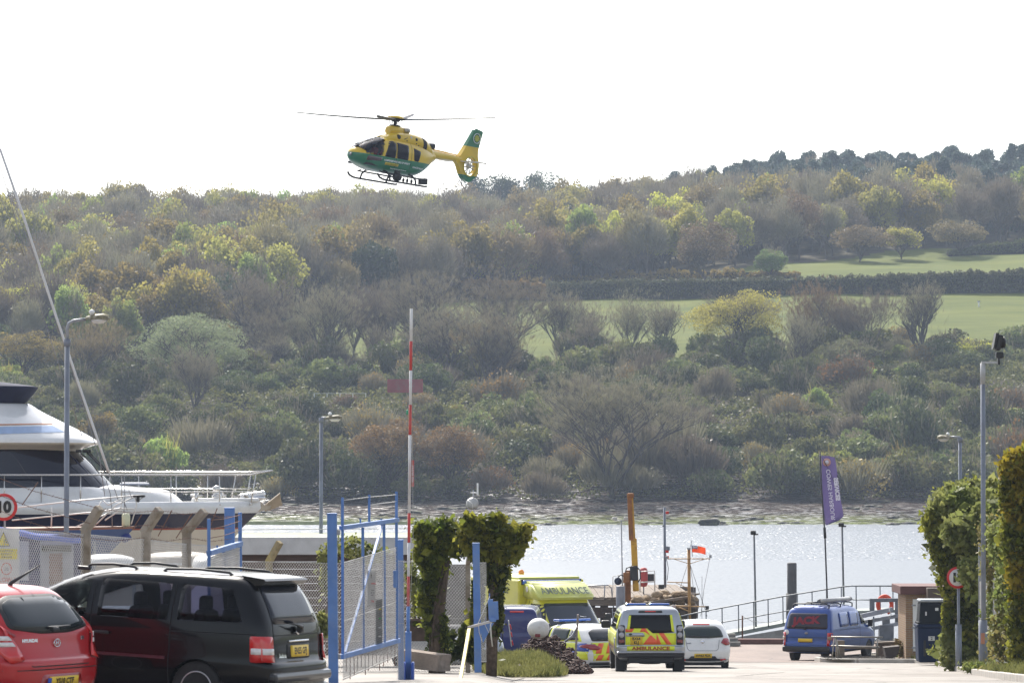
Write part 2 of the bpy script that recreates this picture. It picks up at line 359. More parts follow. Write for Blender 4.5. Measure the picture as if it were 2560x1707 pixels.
def crown_pts(n, rs, rad, hgt, lumps=14, shell=.75, zmin=-.45, lump_r=.42):
    """points on the skins of many overlapping lumps that make one crown; centre at 0"""
    c = sphere_dirs(lumps, rs, zmin) * (rs.uniform(.35, .75, (lumps, 1)))
    k = rs.randint(0, len(c), n); d = sphere_dirs(n, rs, -.85); d = d[rs.permutation(len(d))]
    k = k[:len(d)]
    lr = rs.uniform(lump_r * .6, lump_r * 1.15, len(c))
    p = c[k] + d * lr[k][:, None] * (rs.uniform(shell, 1, (len(d), 1)))
    return p * np.array([rad, rad, hgt / 2]), d
def limbs(rs, h, trunk_r, crown_r, crown_z, crown_h, n_main=7, sub=4, twigs=0, mesh=None, lean=.0, fork=.25):
    """branching skeleton; returns MB with bark solids and the twig end points"""
    mb = mesh or MB(); ends = []; dirs = []
    def seg(p0, d, ln, r, depth, maxd):
        pts = [p0]; p = p0.copy(); dd = d.copy(); k = 3 if depth < 2 else 2
        for i in range(k):
            dd = (dd + Vector(rs.normal(size=3)) * .16 + Vector((0, 0, .1))).normalized(); p = p + dd * ln / k; pts.append(p.copy())
        mb.tube(pts, [r * (1 - .5 * i / k) for i in range(k + 1)], 5 if depth == 0 else (4 if depth == 1 else 3), caps=False, smooth=True)
        if depth >= maxd: ends.append(p); dirs.append(dd); return
        for j in range(sub if depth else n_main):
            a = rs.uniform(0, 2 * PI); q = .35 + .65 * rs.rand(); b0 = pts[0].lerp(pts[-1], q) if depth else pts[0].lerp(pts[-1], .55 + .45 * rs.rand())
            side = Vector((math.cos(a), math.sin(a), 0)); nd = (dd * (.75 - .2 * depth) + side * rs.uniform(.45, 1.0) + Vector((0, 0, .25))).normalized()
            seg(b0, nd, ln * rs.uniform(.55, .85) * (1 if depth else crown_r / (h * fork) * .62), r * .48, depth + 1, maxd)
    seg(Vector((0, 0, -.3)), Vector((lean, 0, 1)).normalized(), h * fork + .3, trunk_r, 0, 3 + (1 if twigs else 0))
    return mb, np.array([tuple(e) for e in ends]), np.array([tuple(d) for d in dirs])

bark = M('tree_bark', (.075, .062, .05), .95, var=.3, scale=2, spec=.1)
bark_grey = M('pale_twigs', (.15, .13, .115), .95, var=.25, scale=.6, spec=.1, rnd=.25)
L_bare = leafmat('bare_twig_haze', (0.190, 0.164, 0.110), (0.250, 0.218, 0.138), .25, .25)
L_brown = leafmat('brown_bud_twigs', (0.192, 0.147, 0.075), (0.252, 0.194, 0.089), .35, .25)
L_olive = leafmat('olive_new_leaves', (0.233, 0.210, 0.058), (0.365, 0.308, 0.078), .5, .3)
L_yellow = leafmat('yellow_green_oak_leaves', (0.333, 0.309, 0.053), (0.471, 0.426, 0.095), .5, .3)
L_fresh = leafmat('fresh_green_leaves', (0.210, 0.272, 0.057), (0.359, 0.396, 0.113), .5, .3)
L_pine = leafmat('dark_pine_needles', (0.046, 0.080, 0.061), (0.101, 0.134, 0.097), .2, .2)
L_ever = leafmat('holm_oak_leaves', (0.045, 0.063, 0.031), (0.084, 0.105, 0.049), .25, .4)
L_willow = leafmat('grey_green_willow_leaves', (0.189, 0.207, 0.098), (0.253, 0.263, 0.138), .45, .3)
L_bramble = leafmat('bramble_leaves', (0.074, 0.098, 0.034), (0.252, 0.253, 0.083), .35, .22, rnd=.2)
L_gorse = leafmat('rust_brown_scrub', (0.198, 0.129, 0.045), (0.330, 0.224, 0.075), .35, .4)
L_hedge = leafmat('hedge_leaves', (0.084, 0.105, 0.049), (0.168, 0.168, 0.084), .35, .5)

def tree_mesh(name, seed, kind, h=11., r=5.2):
    """compact tree for the distance: trunk, limbs and a crown of twigs or leaf clumps in one mesh"""
    rs = np.random.RandomState(seed)
    ch = {'pine': h * .6}.get(kind, h * .93); cz = h - ch / 2
    mb, e, d = limbs(rs, h, h * .022, r, cz, ch, 6, 3)
    V = [np.array([tuple(v) for v in mb.v])]; F = [np.array([f for f in mb.f])]; mi = [np.zeros(len(mb.f), int)]
    def put(v, f, m): F.append(f + sum(len(q) for q in V)); V.append(v); mi.append(np.full(len(f), m))
    if kind == 'pine':
        n = 2600; k = 34; lz = np.linspace(.14, .96, k); la = rs.uniform(0, 2 * PI, k); lr = r * (1.0 - lz) ** .8 * rs.uniform(.2, 1.0, k); j = rs.randint(0, k, n)
        dd = rs.normal(size=(n, 3)); dd /= np.linalg.norm(dd, axis=1, keepdims=True); rad = (r * (.3 + .34 * (1 - lz)))[j][:, None] * rs.uniform(.6, 1, (n, 1))
        c = np.stack([np.cos(la) * lr, np.sin(la) * lr, lz * h], 1)[j] + dd * rad * [1, 1, .8]; put(*quads(c, .3, rs, 1.4), 1)
    elif kind in ('bare', 'brown'):
        p, dd = crown_pts(2300, rs, r, ch, 16, .35, -.3, .48); out = p / np.array([r, r, ch / 2]); out[:, 2] += .9
        put(*quads(p + [0, 0, cz], .075, rs, 9., dirs=out), 1)
        if kind == 'brown': p, dd = crown_pts(1100, rs, r, ch, 16, .7, -.2, .45); put(*quads(p + [0, 0, cz], .24, rs), 1)
        else: p, dd = crown_pts(500, rs, r * .95, ch, 16, .3, -.4, .45); put(*quads(p + [0, 0, cz], .2, rs), 1)
    else:
        n = {'ever': 4200, 'olive': 3600, 'yellow': 4200, 'fresh': 3200}[kind]; lum = 22
        p, dd = crown_pts(n, rs, r, ch, lum, .6, -.45, .4); put(*quads(p + [0, 0, cz], .27 if kind != 'ever' else .33, rs), 1)
        if kind != 'ever':
            p, dd = crown_pts(900, rs, r * .9, ch, 14, .2, -.5, .5); out = p.copy(); out[:, 2] += 2; put(*quads(p + [0, 0, cz - .3], .07, rs, 8., dirs=out), 2)
    lm = dict(pine=L_pine, bare=L_bare, brown=L_brown, olive=L_olive, yellow=L_yellow, fresh=L_fresh, ever=L_ever)[kind]
    return np_mesh(name, np.concatenate(V), np.concatenate(F), [bark_grey if kind in ('bare', 'brown') else bark, lm, L_bare], np.concatenate(mi))

PROTO = {k: [tree_mesh('%s_tree' % k, 40 + 7 * i + j * 101, k, *sz) for i in range(n)] for j, (k, n, sz) in enumerate([
    ('bare', 5, (12, 5.4)), ('brown', 3, (12, 6.2)), ('olive', 4, (12, 6.2)), ('fresh', 3, (11.5, 5.0)), ('yellow', 2, (11.5, 6.0)), ('pine', 5, (12.5, 4.6)), ('ever', 3, (10, 5.2))])}
LBL = {'bare': ('bare_tree', 'bare grey brown tree in the wood across the river'), 'brown': ('budding_tree', 'brown budding round crowned tree in the wood across the river'),
       'olive': ('leafing_tree', 'olive green leafing tree in the wood across the river'), 'fresh': ('fresh_green_tree', 'pale fresh green tree in the wood across the river'),
       'yellow': ('yellow_tree', 'yellow leafed tree in the wood across the river'), 'pine': ('pine_tree', 'dark blue green pine in the plantation on the right hilltop'),
       'ever': ('evergreen_tree', 'dark rounded evergreen tree on the far skyline')}
rs = np.random.RandomState(5)
cand = []
for D in np.arange(692, 1240, 7.4):
    for X in np.arange(-.165 * D, .165 * D, 7.2):
        x = X + rs.uniform(-3, 3); d = D + rs.uniform(-3, 3); u = x / d * FPX + 1280
        ws = np.interp(u, [-400, 500, 640, 720, 1000, 1400, 1900, 2200, 2800], [694, 694, 700, 780, 800, 838, 858, 886, 930])
        if d < ws + 3: continue
        q = rs.rand(); nn = float(pn(np.array(x), np.array(d), .02, 21)) + rs.uniform(-.35, .35)
        skyline = d > 1125
        if d > np.interp(u, [1700, 1780, 1950, 2100, 2600], [1300, 1090, 1030, 985, 950]): k = 'pine' if rs.rand() < .93 else 'bare' if rs.rand() < .6 else 'ever'
        elif 1190 < u < 1480 and d > 1120: k = 'ever'
        elif skyline: k = ('pine' if u > 700 else 'ever') if q < .13 else ('bare' if q < .6 else 'olive' if q < .85 else 'brown')
        elif u > 1500: k = 'bare' if q < .6 else 'brown' if q < .76 else 'olive' if q < .9 else 'yellow' if q < .95 else 'fresh' if q < .98 else 'ever'
        elif nn > .25: k = 'olive' if q < .45 else 'fresh' if q < .72 else 'yellow' if q < .92 else 'brown'
        elif nn < -.1: k = 'bare' if q < .8 else 'brown' if q < .92 else 'olive'
        else: k = 'bare' if q < .42 else 'olive' if q < .68 else 'brown' if q < .84 else 'fresh' if q < .95 else 'ever'
        cand.append((d, x, k, u))
cand.sort()
Z = far_z(np.array([c[1] for c in cand]), np.array([c[0] for c in cand]))
rest = {}
near_n = 0
inview = [i for i, c in enumerate(cand) if -30 < c[3] < 2590]
single = set(inview[:280]) | set([i for i in inview[::-1] if cand[i][0] < 1235][:0])
for i, (d, x, k, u) in enumerate(cand):
    s = rs.uniform(.72, 1.25); rz = rs.uniform(0, 6.28); sz = s * rs.uniform(1.1, 1.45) * (rs.uniform(.68, .9) if k == 'pine' else 1)
    if k == 'fresh': s *= .9
    if i in single:
        nm, lb = LBL[k]; o = link(nm, PROTO[k][rs.randint(len(PROTO[k]))]); o.location = (x, d, Z[i]); o.rotation_euler = (0, 0, rz); o.scale = (s, s, sz)
        tag(o, lb, 'tree', {'bare': 'bare trees in the far wood', 'brown': 'budding trees in the far wood', 'olive': 'leafing trees in the far wood', 'fresh': 'fresh green trees in the far wood', 'yellow': 'yellow trees in the far wood', 'pine': 'pines on the hilltop', 'ever': 'evergreens on the skyline'}[k])
    else: rest.setdefault((k, rs.randint(len(PROTO[k]))), []).append((x, d, Z[i], rz, s, sz))

def scatter_object(name, groups):
    """one stuff object: geometry nodes place meshes on points. groups: list of (mesh, [(x,y,z,rz,s,sz)])"""
    ng = bpy.data.node_groups.new(name, 'GeometryNodeTree'); ng.interface.new_socket('Geometry', in_out='OUTPUT', socket_type='NodeSocketGeometry'); ng.interface.new_socket('Geometry', in_out='INPUT', socket_type='NodeSocketGeometry')
    N = ng.nodes; L = ng.links; gi = N.new('NodeGroupInput'); go = N.new('NodeGroupOutput'); jn = N.new('GeometryNodeJoinGeometry')
    pts = []; A = []; B = []; G = []
    for gi_, (me, lst) in enumerate(groups):
        for (x, y, z, rz, s, sz) in lst: pts.append((x, y, z)); A.append((0, 0, rz)); B.append((s, s, sz)); G.append(gi_)
    pm = bpy.data.meshes.new(name); pm.from_pydata(pts, [], [])
    a = pm.attributes.new('rot', 'FLOAT_VECTOR', 'POINT'); a.data.foreach_set('vector', np.array(A, np.float32).ravel())
    a = pm.attributes.new('scl', 'FLOAT_VECTOR', 'POINT'); a.data.foreach_set('vector', np.array(B, np.float32).ravel())
    a = pm.attributes.new('grp', 'INT', 'POINT'); a.data.foreach_set('value', np.array(G, np.int32))
    at = {}
    for nm, ty in (('rot', 'FLOAT_VECTOR'), ('scl', 'FLOAT_VECTOR'), ('grp', 'INT')):
        n = N.new('GeometryNodeInputNamedAttribute'); n.data_type = ty; n.inputs[0].default_value = nm; at[nm] = n.outputs[0]
    for gi_, (me, lst) in enumerate(groups):
        src = next(o for o in bpy.data.objects if o.data == me)
        oi = N.new('GeometryNodeObjectInfo'); oi.inputs[0].default_value = src; oi.transform_space = 'ORIGINAL'; oi.inputs[1].default_value = False
        cm = N.new('FunctionNodeCompare'); cm.data_type = 'INT'; cm.operation = 'EQUAL'; L.new(at['grp'], cm.inputs[2]); cm.inputs[3].default_value = gi_
        ip = N.new('GeometryNodeInstanceOnPoints'); L.new(gi.outputs[0], ip.inputs['Points']); L.new(cm.outputs[0], ip.inputs['Selection']); L.new(oi.outputs['Geometry'], ip.inputs['Instance'])
        er = N.new('FunctionNodeEulerToRotation'); L.new(at['rot'], er.inputs[0]); L.new(er.outputs[0], ip.inputs['Rotation']); L.new(at['scl'], ip.inputs['Scale']); L.new(ip.outputs[0], jn.inputs[0])
    L.new(jn.outputs[0], go.inputs[0])
    o = link(name, pm); md = o.modifiers.new('scatter', 'NODES'); md.node_group = ng
    return tag(o, kind='stuff')
used = {o.data.name for o in bpy.data.objects if o.type == 'MESH'}
grp = []
for (k, j), lst in rest.items():
    me = PROTO[k][j]
    if me.name not in used:      # make sure each prototype is shown by one tree of its own
        x, d, z, rz, s, sz = lst.pop(); o = link(LBL[k][0], me); o.location = (x, d, z); o.rotation_euler = (0, 0, rz); o.scale = (s, s, sz)
        tag(o, LBL[k][1], 'tree', 'trees of the far wood')
        tag(o, LBL[k][1], 'tree', {'bare': 'bare trees in the far wood', 'brown': 'budding trees in the far wood', 'olive': 'leafing trees in the far wood', 'fresh': 'fresh green trees in the far wood', 'yellow': 'yellow trees in the far wood', 'pine': 'pines on the hilltop', 'ever': 'evergreens on the skyline'}[k])
    grp.append((me, lst))
o = scatter_object('far_woodland', grp); tag(o, 'mass of far trees covering the hill behind the nearest rows', 'woodland')

# ------------------------------------------------------------------ scrub on the river bank
def leaf_cloud(name, cen, size, rs, mat, label=None, cat=None, elong=1., kind=None, mi=None, mats=None, dirs=None, parent=None, loc=None):
    v, f = quads(cen, size, rs, elong, dirs=dirs); me = np_mesh(name, v, f, mats or [mat], mi); o = link(name, me, None, parent)
    if loc is not None: o.location = loc
    return tag(o, label, cat, None, kind)
rs = np.random.RandomState(9)
n = 150000
D = 560 + (rs.rand(n) ** .85) * 127; u = rs.uniform(-60, 2620, n); X = (u - 1280) / FPX * D
lump = np.abs(pn(X, D * 1.3, .16, 31)) * 3.6 + np.abs(pn(X, D, .45, 32)) * 1.6 + pn(X, D, .9, 35) * .4
c = np.stack([X, D, far_z(X, D) + lump * np.clip((D - 554) / 14, .3, 1) * np.clip((700 - D) / 40, 0, 1) + rs.uniform(-.35, .35, n)], 1)
leaf_cloud('bramble_scrub', c, .23, rs, L_bramble, 'low green bramble scrub covering the far bank above the foreshore', 'scrub', kind='stuff')
def bush_mesh(name, seed, r, h, n, mats, leaf=.17, lum=20, twig=300):
    rs = np.random.RandomState(seed); p, dd = crown_pts(n, rs, r, h * 1.2, lum, .75, -.2, .42); p[:, 2] += h * .42; p = p[p[:, 2] > -.4]
    V, F = quads(p, leaf, rs); mi = np.zeros(len(F), int)
    q, _ = crown_pts(twig, rs, r * 1.02, h * 1.2, 12, .3, -.1, .5); q[:, 2] += h * .42; d = q.copy(); d[:, 2] += h * .6
    v2, f2 = quads(q, .045, rs, 12., dirs=d); F = np.concatenate([F, f2 + len(V)]); V = np.concatenate([V, v2]); mi = np.concatenate([mi, np.ones(len(f2), int)])
    return np_mesh(name, V, F, mats, mi)
L_dk = leafmat('dark_bush_leaves', (0.053, 0.073, 0.026), (0.133, 0.145, 0.051), .3, .3)
BUSH = {'dark': [bush_mesh('dark_bush', 60 + i, 3.2, 3.6, 2600, [L_dk, L_bare]) for i in range(3)],
        'mid': [bush_mesh('bramble_bush', 70 + i, 3.4, 3.0, 2300, [L_bramble, L_bare]) for i in range(4)],
        'brown': [bush_mesh('brown_bush', 80 + i, 3.3, 3.4, 900, [L_gorse, L_bare], .13, 20, 1400) for i in range(2)],
        'grey': [bush_mesh('twiggy_bush', 90 + i, 3., 3.2, 500, [L_bare, L_bare], .12, 16, 2200) for i in range(2)],
        'green': [bush_mesh('fresh_bush', 100 + i, 2.6, 2.8, 2000, [L_fresh, L_olive], .16, 16, 200) for i in range(2)]}
BL = {'dark': ('dark_bush', 'dark green rounded bush on the scrubby far bank'), 'mid': ('bramble_bush', 'green bramble bush on the scrubby far bank'),
      'brown': ('brown_bush', 'rust brown bush on the scrubby far bank'), 'grey': ('twiggy_bush', 'leafless grey twiggy bush on the scrubby far bank'), 'green': ('fresh_bush', 'light fresh green bush on the scrubby far bank')}
cnt = 0
pos = []
for i in range(4000):
    D = 563 + rs.rand() ** 1.1 * 125 if i > 90 else rs.uniform(560, 565); u = rs.uniform(-40, 2600); X = (u - 1280) / FPX * D
    if all((X - a) ** 2 + ((D - b_)) ** 2 > 5.6 ** 2 for a, b_ in pos[-400:]): pos.append((X, D))
    if len(pos) > 285: break
for i in range(46):
    D = rs.uniform(650, 678); pos.append((((620 + i * 40 + rs.uniform(-15, 15)) - 1280) / FPX * D, D))
for (X, D) in pos:
    u = X / D * FPX + 1280; q = rs.rand()
    if 880 < u < 1250 and D < 610: k = 'brown' if q < .6 else 'mid'
    elif 1350 < u < 1750 and D < 615: k = 'grey' if q < .7 else 'brown'
    else: k = 'mid' if q < .5 else 'dark' if q < .78 else 'grey' if q < .88 else 'green' if q < .93 else 'brown'
    me = BUSH[k][rs.randint(len(BUSH[k]))]; o = link(BL[k][0], me); s = rs.uniform(.75, 1.65) * (1.25 if D < 590 else 1)
    o.location = (X, D, far_z(X, D)); o.scale = (s, s, s * rs.uniform(.9, 1.6)); o.rotation_euler = (0, 0, rs.uniform(0, 6.28))
    tag(o, BL[k][1], 'bush', {'dark': 'dark bushes on the far bank', 'mid': 'bramble bushes on the far bank', 'brown': 'brown bushes on the far bank', 'grey': 'twiggy bushes on the far bank', 'green': 'fresh green bushes on the far bank'}[k])

# ------------------------------------------------------------------ haze over the whole valley
m = bpy.data.materials.new('valley_haze'); m.use_nodes = True; N = m.node_tree.nodes; L = m.node_tree.links; N.clear()
pv = N.new('ShaderNodeVolumePrincipled'); pv.inputs['Color'].default_value = (.66, .79, 1, 1); pv.inputs['Density'].default_value = .000125; pv.inputs['Anisotropy'].default_value = .2
mo = N.new('ShaderNodeOutputMaterial'); L.new(pv.outputs[0], mo.inputs['Volume'])
hz = MB().box((0, 1200, 64), (3400, 3700, 142)).build('haze', m); tag(hz, kind='stuff')
# ------------------------------------------------------------------ single trees, hedges and small things on the far bank
def big_tree(px, yb, yt, wpx, kind, seed, name, label, group=None, cat='tree', leaf=None, n=None, D=None, low=.0):
    g = ground_at(px, yb)
    if D: g = Vector((XX(px, D), D, float(far_z(XX(px, D), D))))
    sc = g.y / FPX; yb = 1150 - (g.z - CAMZ) / sc if D else yb; h = (yb - yt) * sc * (1.26 if kind == 'bare' else 1.03); r = wpx / 2 * sc * (1.5 if kind == 'bare' else 1.05); rs = np.random.RandomState(seed)
    root = thing(name, g, label, cat, group=group)
    ch = h * {'bare': .93, 'oak': .86, 'willow': 1.0, 'brown': .86}.get(kind, .95); cz = h - ch / 2
    mb, e, d = limbs(rs, h, h * (.024 if kind != 'bare' else .022), r * 1.0, cz, ch, 8, 4, twigs=0 if kind == 'willow' else 1, fork=.14 if kind != 'bare' else .1)
    # bring limbs inside the crown
    V = np.array([tuple(v) for v in mb.v]); q = max(np.abs(V[:, :2]).max() / r, .01); qz = V[:, 2].max() / (h * .97)
    V[:, :2] /= np.where(V[:, 2:3] > h * .12, q, 1 + (q - 1) * np.clip(V[:, 2:3] / (h * .12), 0, 1)); V[:, 2] = np.where(V[:, 2] > 0, V[:, 2] / qz, V[:, 2]); mb.v = [Vector(v) for v in V]
    mb.build('trunk', bark if kind != 'bare' else M('grey_brown_bark', (.085, .072, .06), .95, var=.25, scale=2), root)
    E = e.copy(); E[:, :2] /= q; E[:, 2] /= qz
    if kind == 'bare':
        k = int((n or 5200)); j = rs.randint(0, len(E), k); dr = E[j] - [0, 0, h * .1]; dr /= np.linalg.norm(dr, axis=1, keepdims=True); dd = dr * .8 + rs.normal(size=(k, 3)) * .35 + [0, 0, .45]; dd /= np.linalg.norm(dd, axis=1, keepdims=True)
        c = E[j] + dd * .5 + rs.normal(size=(k, 3)) * .12
        k2 = k // 5; c2, _ = crown_pts(k2, rs, r, h * 1.0, 18, .6, -.5, .42); c2[:, 2] += h * .55; d2 = c2 / h; d2[:, 2] += .6; c = np.concatenate([c, c2]); dd = np.concatenate([dd, d2]); ok_ = c[:, 2] > .6; c = c[ok_]; dd = dd[ok_]
        tp = np.clip(c[:, 2] / (h * .5), .25, 1); c[:, :2] *= tp[:, None]; dd *= 3
        v, f = quads(c, .036, rs, 15., dirs=dd); me = np_mesh('crown', v, f, [leaf or L_bare]); link('crown', me, None, root)
    else:
        k = n or 9000; p, dd = crown_pts(k, rs, r, ch, 46, .72, -.6, .27); p = p[:k] + [0, 0, cz]
        sz = (.13 if kind != 'willow' else .1) * max(1, g.y / 720) ** 1.6
        v, f = quads(p, sz, rs, 1.25 if kind != 'willow' else 2.2); mi = np.zeros(len(f), int)
        p2, d2 = crown_pts(1500, rs, r * .92, ch, 20, .3, -.4, .5); o2 = p2.copy(); o2[:, 2] += 2; v2, f2 = quads(p2 + [0, 0, cz], .04, rs, 12., dirs=o2)
        f = np.concatenate([f, f2 + len(v)]); v = np.concatenate([v, v2]); mi = np.concatenate([mi, np.ones(len(f2), int)])
        link('crown', np_mesh('crown', v, f, [leaf or L_olive, L_bare], mi), None, root)
    return root
G1 = 'bare trees along the near edge of the field'
big_tree(800, 945, 735, 200, 'bare', 1, 'bare_tree', 'wide leafless tree with a leaning trunk at the left end of the field edge row', G1)
big_tree(925, 905, 738, 140, 'bare', 2, 'bare_tree', 'smaller leafless tree just left of the tall striped barrier pole', G1)
big_tree(1040, 912, 700, 210, 'bare', 3, 'bare_tree', 'tall many stemmed leafless tree behind the striped barrier pole', G1, n=6500)
big_tree(1265, 905, 692, 230, 'bare', 4, 'bare_tree', 'broad fan shaped leafless tree in the middle of the field edge', G1, n=7500)
big_tree(1402, 905, 750, 100, 'bare', 5, 'bare_tree', 'thin upright leafless tree right of the broad fan shaped one', G1, n=2600)
big_tree(1470, 905, 772, 90, 'bare', 6, 'bare_tree', 'short thin leafless tree beside the white blossom bush', G1, n=2000)
big_tree(1565, 905, 755, 150, 'bare', 7, 'bare_tree', 'sparse leafless tree with forked dark limbs above the white blossom bush', G1, n=2800)
big_tree(1662, 905, 770, 110, 'bare', 8, 'bare_tree', 'sparse leafless tree next to the big yellow green oak', G1, n=1900)
big_tree(1850, 912, 713, 300, 'oak', 9, 'oak_tree', 'large round yellow green oak standing before the field hedge', leaf=L_yellow, n=15000)
big_tree(2035, 908, 735, 170, 'bare', 10, 'bare_tree', 'dense brown leafless tree right of the yellow green oak', G1, leaf=L_brown, n=6500)
big_tree(2165, 902, 762, 200, 'bare', 11, 'bare_tree', 'dense purple grey leafless tree near the right end of the row', G1, n=6500)
big_tree(2305, 915, 735, 100, 'bare', 12, 'bare_tree', 'last sparse tall leafless tree standing against the open field', G1, n=2200)
big_tree(125, 885, 690, 300, 'oak', 13, 'oak_tree', 'yellow leafed oak behind the leaning mast at the left edge', leaf=L_yellow, n=14000)
big_tree(320, 835, 640, 250, 'brown', 14, 'oak_tree', 'large brown budding round oak left of the willow', leaf=L_brown, n=12000)
big_tree(490, 860, 745, 200, 'oak', 15, 'oak_tree', 'yellow oak crown peeping over the grey green willow', leaf=L_yellow, n=9000)
big_tree(475, 965, 780, 350, 'willow', 16, 'willow_tree', 'wide grey green willow mound left of the middle', leaf=L_willow, n=17000)
big_tree(592, 955, 866, 115, 'oak', 17, 'fresh_green_bush', 'bright fresh green bush at the foot of the willow', leaf=L_fresh, n=5000)
big_tree(485, 1045, 900, 110, 'bare', 18, 'bare_tree', 'dark thin leafless tree rising from the scrub below the willow', n=3000)
big_tree(60, 960, 815, 210, 'oak', 19, 'olive_tree', 'olive leafing tree low at the left edge', leaf=L_olive, n=7000)
big_tree(215, 960, 820, 190, 'bare', 20, 'bare_tree', 'pale leafless tree behind the left street lamp', n=5000, leaf=L_brown)
big_tree(690, 930, 800, 150, 'bare', 21, 'bare_tree', 'low leafless tree between the willow and the field', n=4000)
big_tree(1530, 1243, 958, 400, 'bare', 22, 'bare_tree', 'very wide grey brown leafless tree above the foreshore', n=14000)
big_tree(965, 1238, 1040, 230, 'oak', 23, 'rusty_bush', 'tall rust brown bush behind the barrier pole above the foreshore', leaf=L_gorse, n=9000, cat='bush')
big_tree(1125, 1240, 1062, 190, 'oak', 24, 'rusty_bush', 'rust brown bush right of the barrier pole above the foreshore', leaf=L_gorse, n=8000, cat='bush')
big_tree(250, 1190, 1018, 130, 'oak', 25, 'ivy_bush', 'narrow yellow topped bush behind the forestay of the yacht', leaf=L_olive, n=6000, cat='bush')
big_tree(2130, 935, 848, 210, 'willow', 26, 'grey_green_bush', 'grey green willow bush below the right leafless trees', leaf=L_willow, n=7000, cat='bush')
big_tree(2420, 915, 843, 180, 'oak', 27, 'yellow_bush', 'yellow flowering bush at the lower right corner of the field', leaf=L_yellow, n=6000, cat='bush')
big_tree(2270, 952, 905, 80, 'oak', 28, 'fresh_green_bush', 'small bright green bush under the last leafless tree', leaf=L_fresh, n=3000, cat='bush')
big_tree(1010, 945, 888, 130, 'oak', 29, 'olive_bush', 'olive bush just above the red container', leaf=L_olive, n=4000, cat='bush')
big_tree(1765, 712, 550, 190, 'brown', 30, 'tree', 'brown tree with a thick trunk at the top of the field', leaf=L_brown, n=8000)
big_tree(1800, 690, 548, 120, 'oak', 31, 'fresh_green_tree', 'fresh green crown above the thick trunked brown tree', leaf=L_fresh, n=4500, D=915)
big_tree(1925, 700, 618, 105, 'willow', 32, 'round_bush', 'round green bush alone at the edge of the upper field', leaf=leafmat('round_bush_leaves', (.13, .17, .05), (.2, .24, .08), .4, .4), n=6000, cat='bush')
big_tree(1335, 690, 548, 210, 'oak', 33, 'olive_tree', 'big yellow green tree at the left end of the field hedge', leaf=L_olive, n=12000)
big_tree(1430, 560, 455, 170, 'oak', 34, 'olive_tree', 'olive tree below the dark evergreens of the skyline', leaf=L_olive, n=6000, D=1075)
big_tree(1400, 610, 500, 160, 'oak', 35, 'evergreen_tree', 'dark ivy covered tree in the middle of the wood', leaf=L_ever, n=8000, D=985)
big_tree(2150, 655, 560, 180, 'brown', 36, 'tree', 'brown tree with visible limbs along the top of the upper field', leaf=L_brown, n=6000)
big_tree(2255, 648, 560, 120, 'oak', 37, 'yellow_tree', 'yellow tree among brown ones at the top of the upper field', leaf=L_yellow, n=4000)
big_tree(2400, 640, 545, 170, 'brown', 38, 'tree', 'brown budding tree near the right end of the upper field', leaf=L_brown, n=6000)
big_tree(1690, 545, 480, 70, 'oak', 39, 'cypress', 'dark tree on the skyline left of the brick chimney', leaf=L_ever, n=3500, D=1190)
big_tree(1335, 520, 408, 70, 'pine', 40, 'cedar', 'dark cedar with level branches poking above the skyline evergreens', leaf=L_pine, n=2500, D=1185)
big_tree(1185, 545, 420, 90, 'pine', 41, 'cedar', 'dark cedar behind the helicopter tail', leaf=L_pine, n=3000, D=1185)
for i, (x, t, w_) in enumerate([(1262, 432, 190), (1365, 430, 210), (1455, 448, 130)]):
    big_tree(x, 550, t, w_, 'oak', 44 + i, 'holm_oak', ['dark broad evergreen on the skyline just right of the helicopter tail', 'dark broad evergreen under the skyline cedar', 'small dark evergreen closing the skyline clump on the right'][i], 'dark evergreens in the skyline clump', leaf=L_ever, n=7000, D=1160)
for i, (x, t, w_) in enumerate([(520, 495, 60), (670, 482, 55), (8, 470, 120), (1620, 465, 60)]):
    big_tree(x, 560, t, w_, 'oak', 52 + i, 'pine_tree', ['dark evergreen on the skyline above the willow', 'dark pine on the skyline left of the helicopter', 'dark cedar at the far left of the skyline', 'dark pine on the skyline left of the chimney'][i], leaf=L_pine, n=3000, D=1190)
for i, (x, w_) in enumerate([(2030, 90), (2095, 70), (1985, 60)]): pass
# more bare trees behind the first row, made from the ones above
CM = child_map(); src = [o for o in bpy.data.objects if o.get('group') == G1]; rs = np.random.RandomState(88)
for i, px in enumerate(list(np.linspace(655, 1290, 13)) + [1480, 1620, 2000, 2100, 1100, 850]):
    s_ = src[(i * 5 + 2) % 11]; o = copy_tree(s_, CM); D_ = rs.uniform(662, 712) if px < 1150 else rs.uniform(652, 685); X_ = XX(px + rs.uniform(-22, 22), D_); o.location = (X_, D_, float(far_z(X_, D_)) - .2); k = rs.uniform(.62, .98) * (1.1 if px < 1150 else .95); o.scale = (k * rs.uniform(.9, 1.3), k, k * rs.uniform(.85, 1.15)); o.rotation_euler = (0, rs.uniform(-.08, .08), rs.uniform(0, 6.28))
    tag(o, 'leafless tree standing behind the first row along the field edge', 'tree', 'leafless trees behind the first row')
# blossom bush
big_tree(1515, 905, 868, 60, 'oak', 60, 'blossom_bush', 'small white blossom bush at the field edge', leaf=leafmat('white_blossom', (.55, .53, .5), (.35, .36, .3), .4, .6), n=1500, cat='bush')

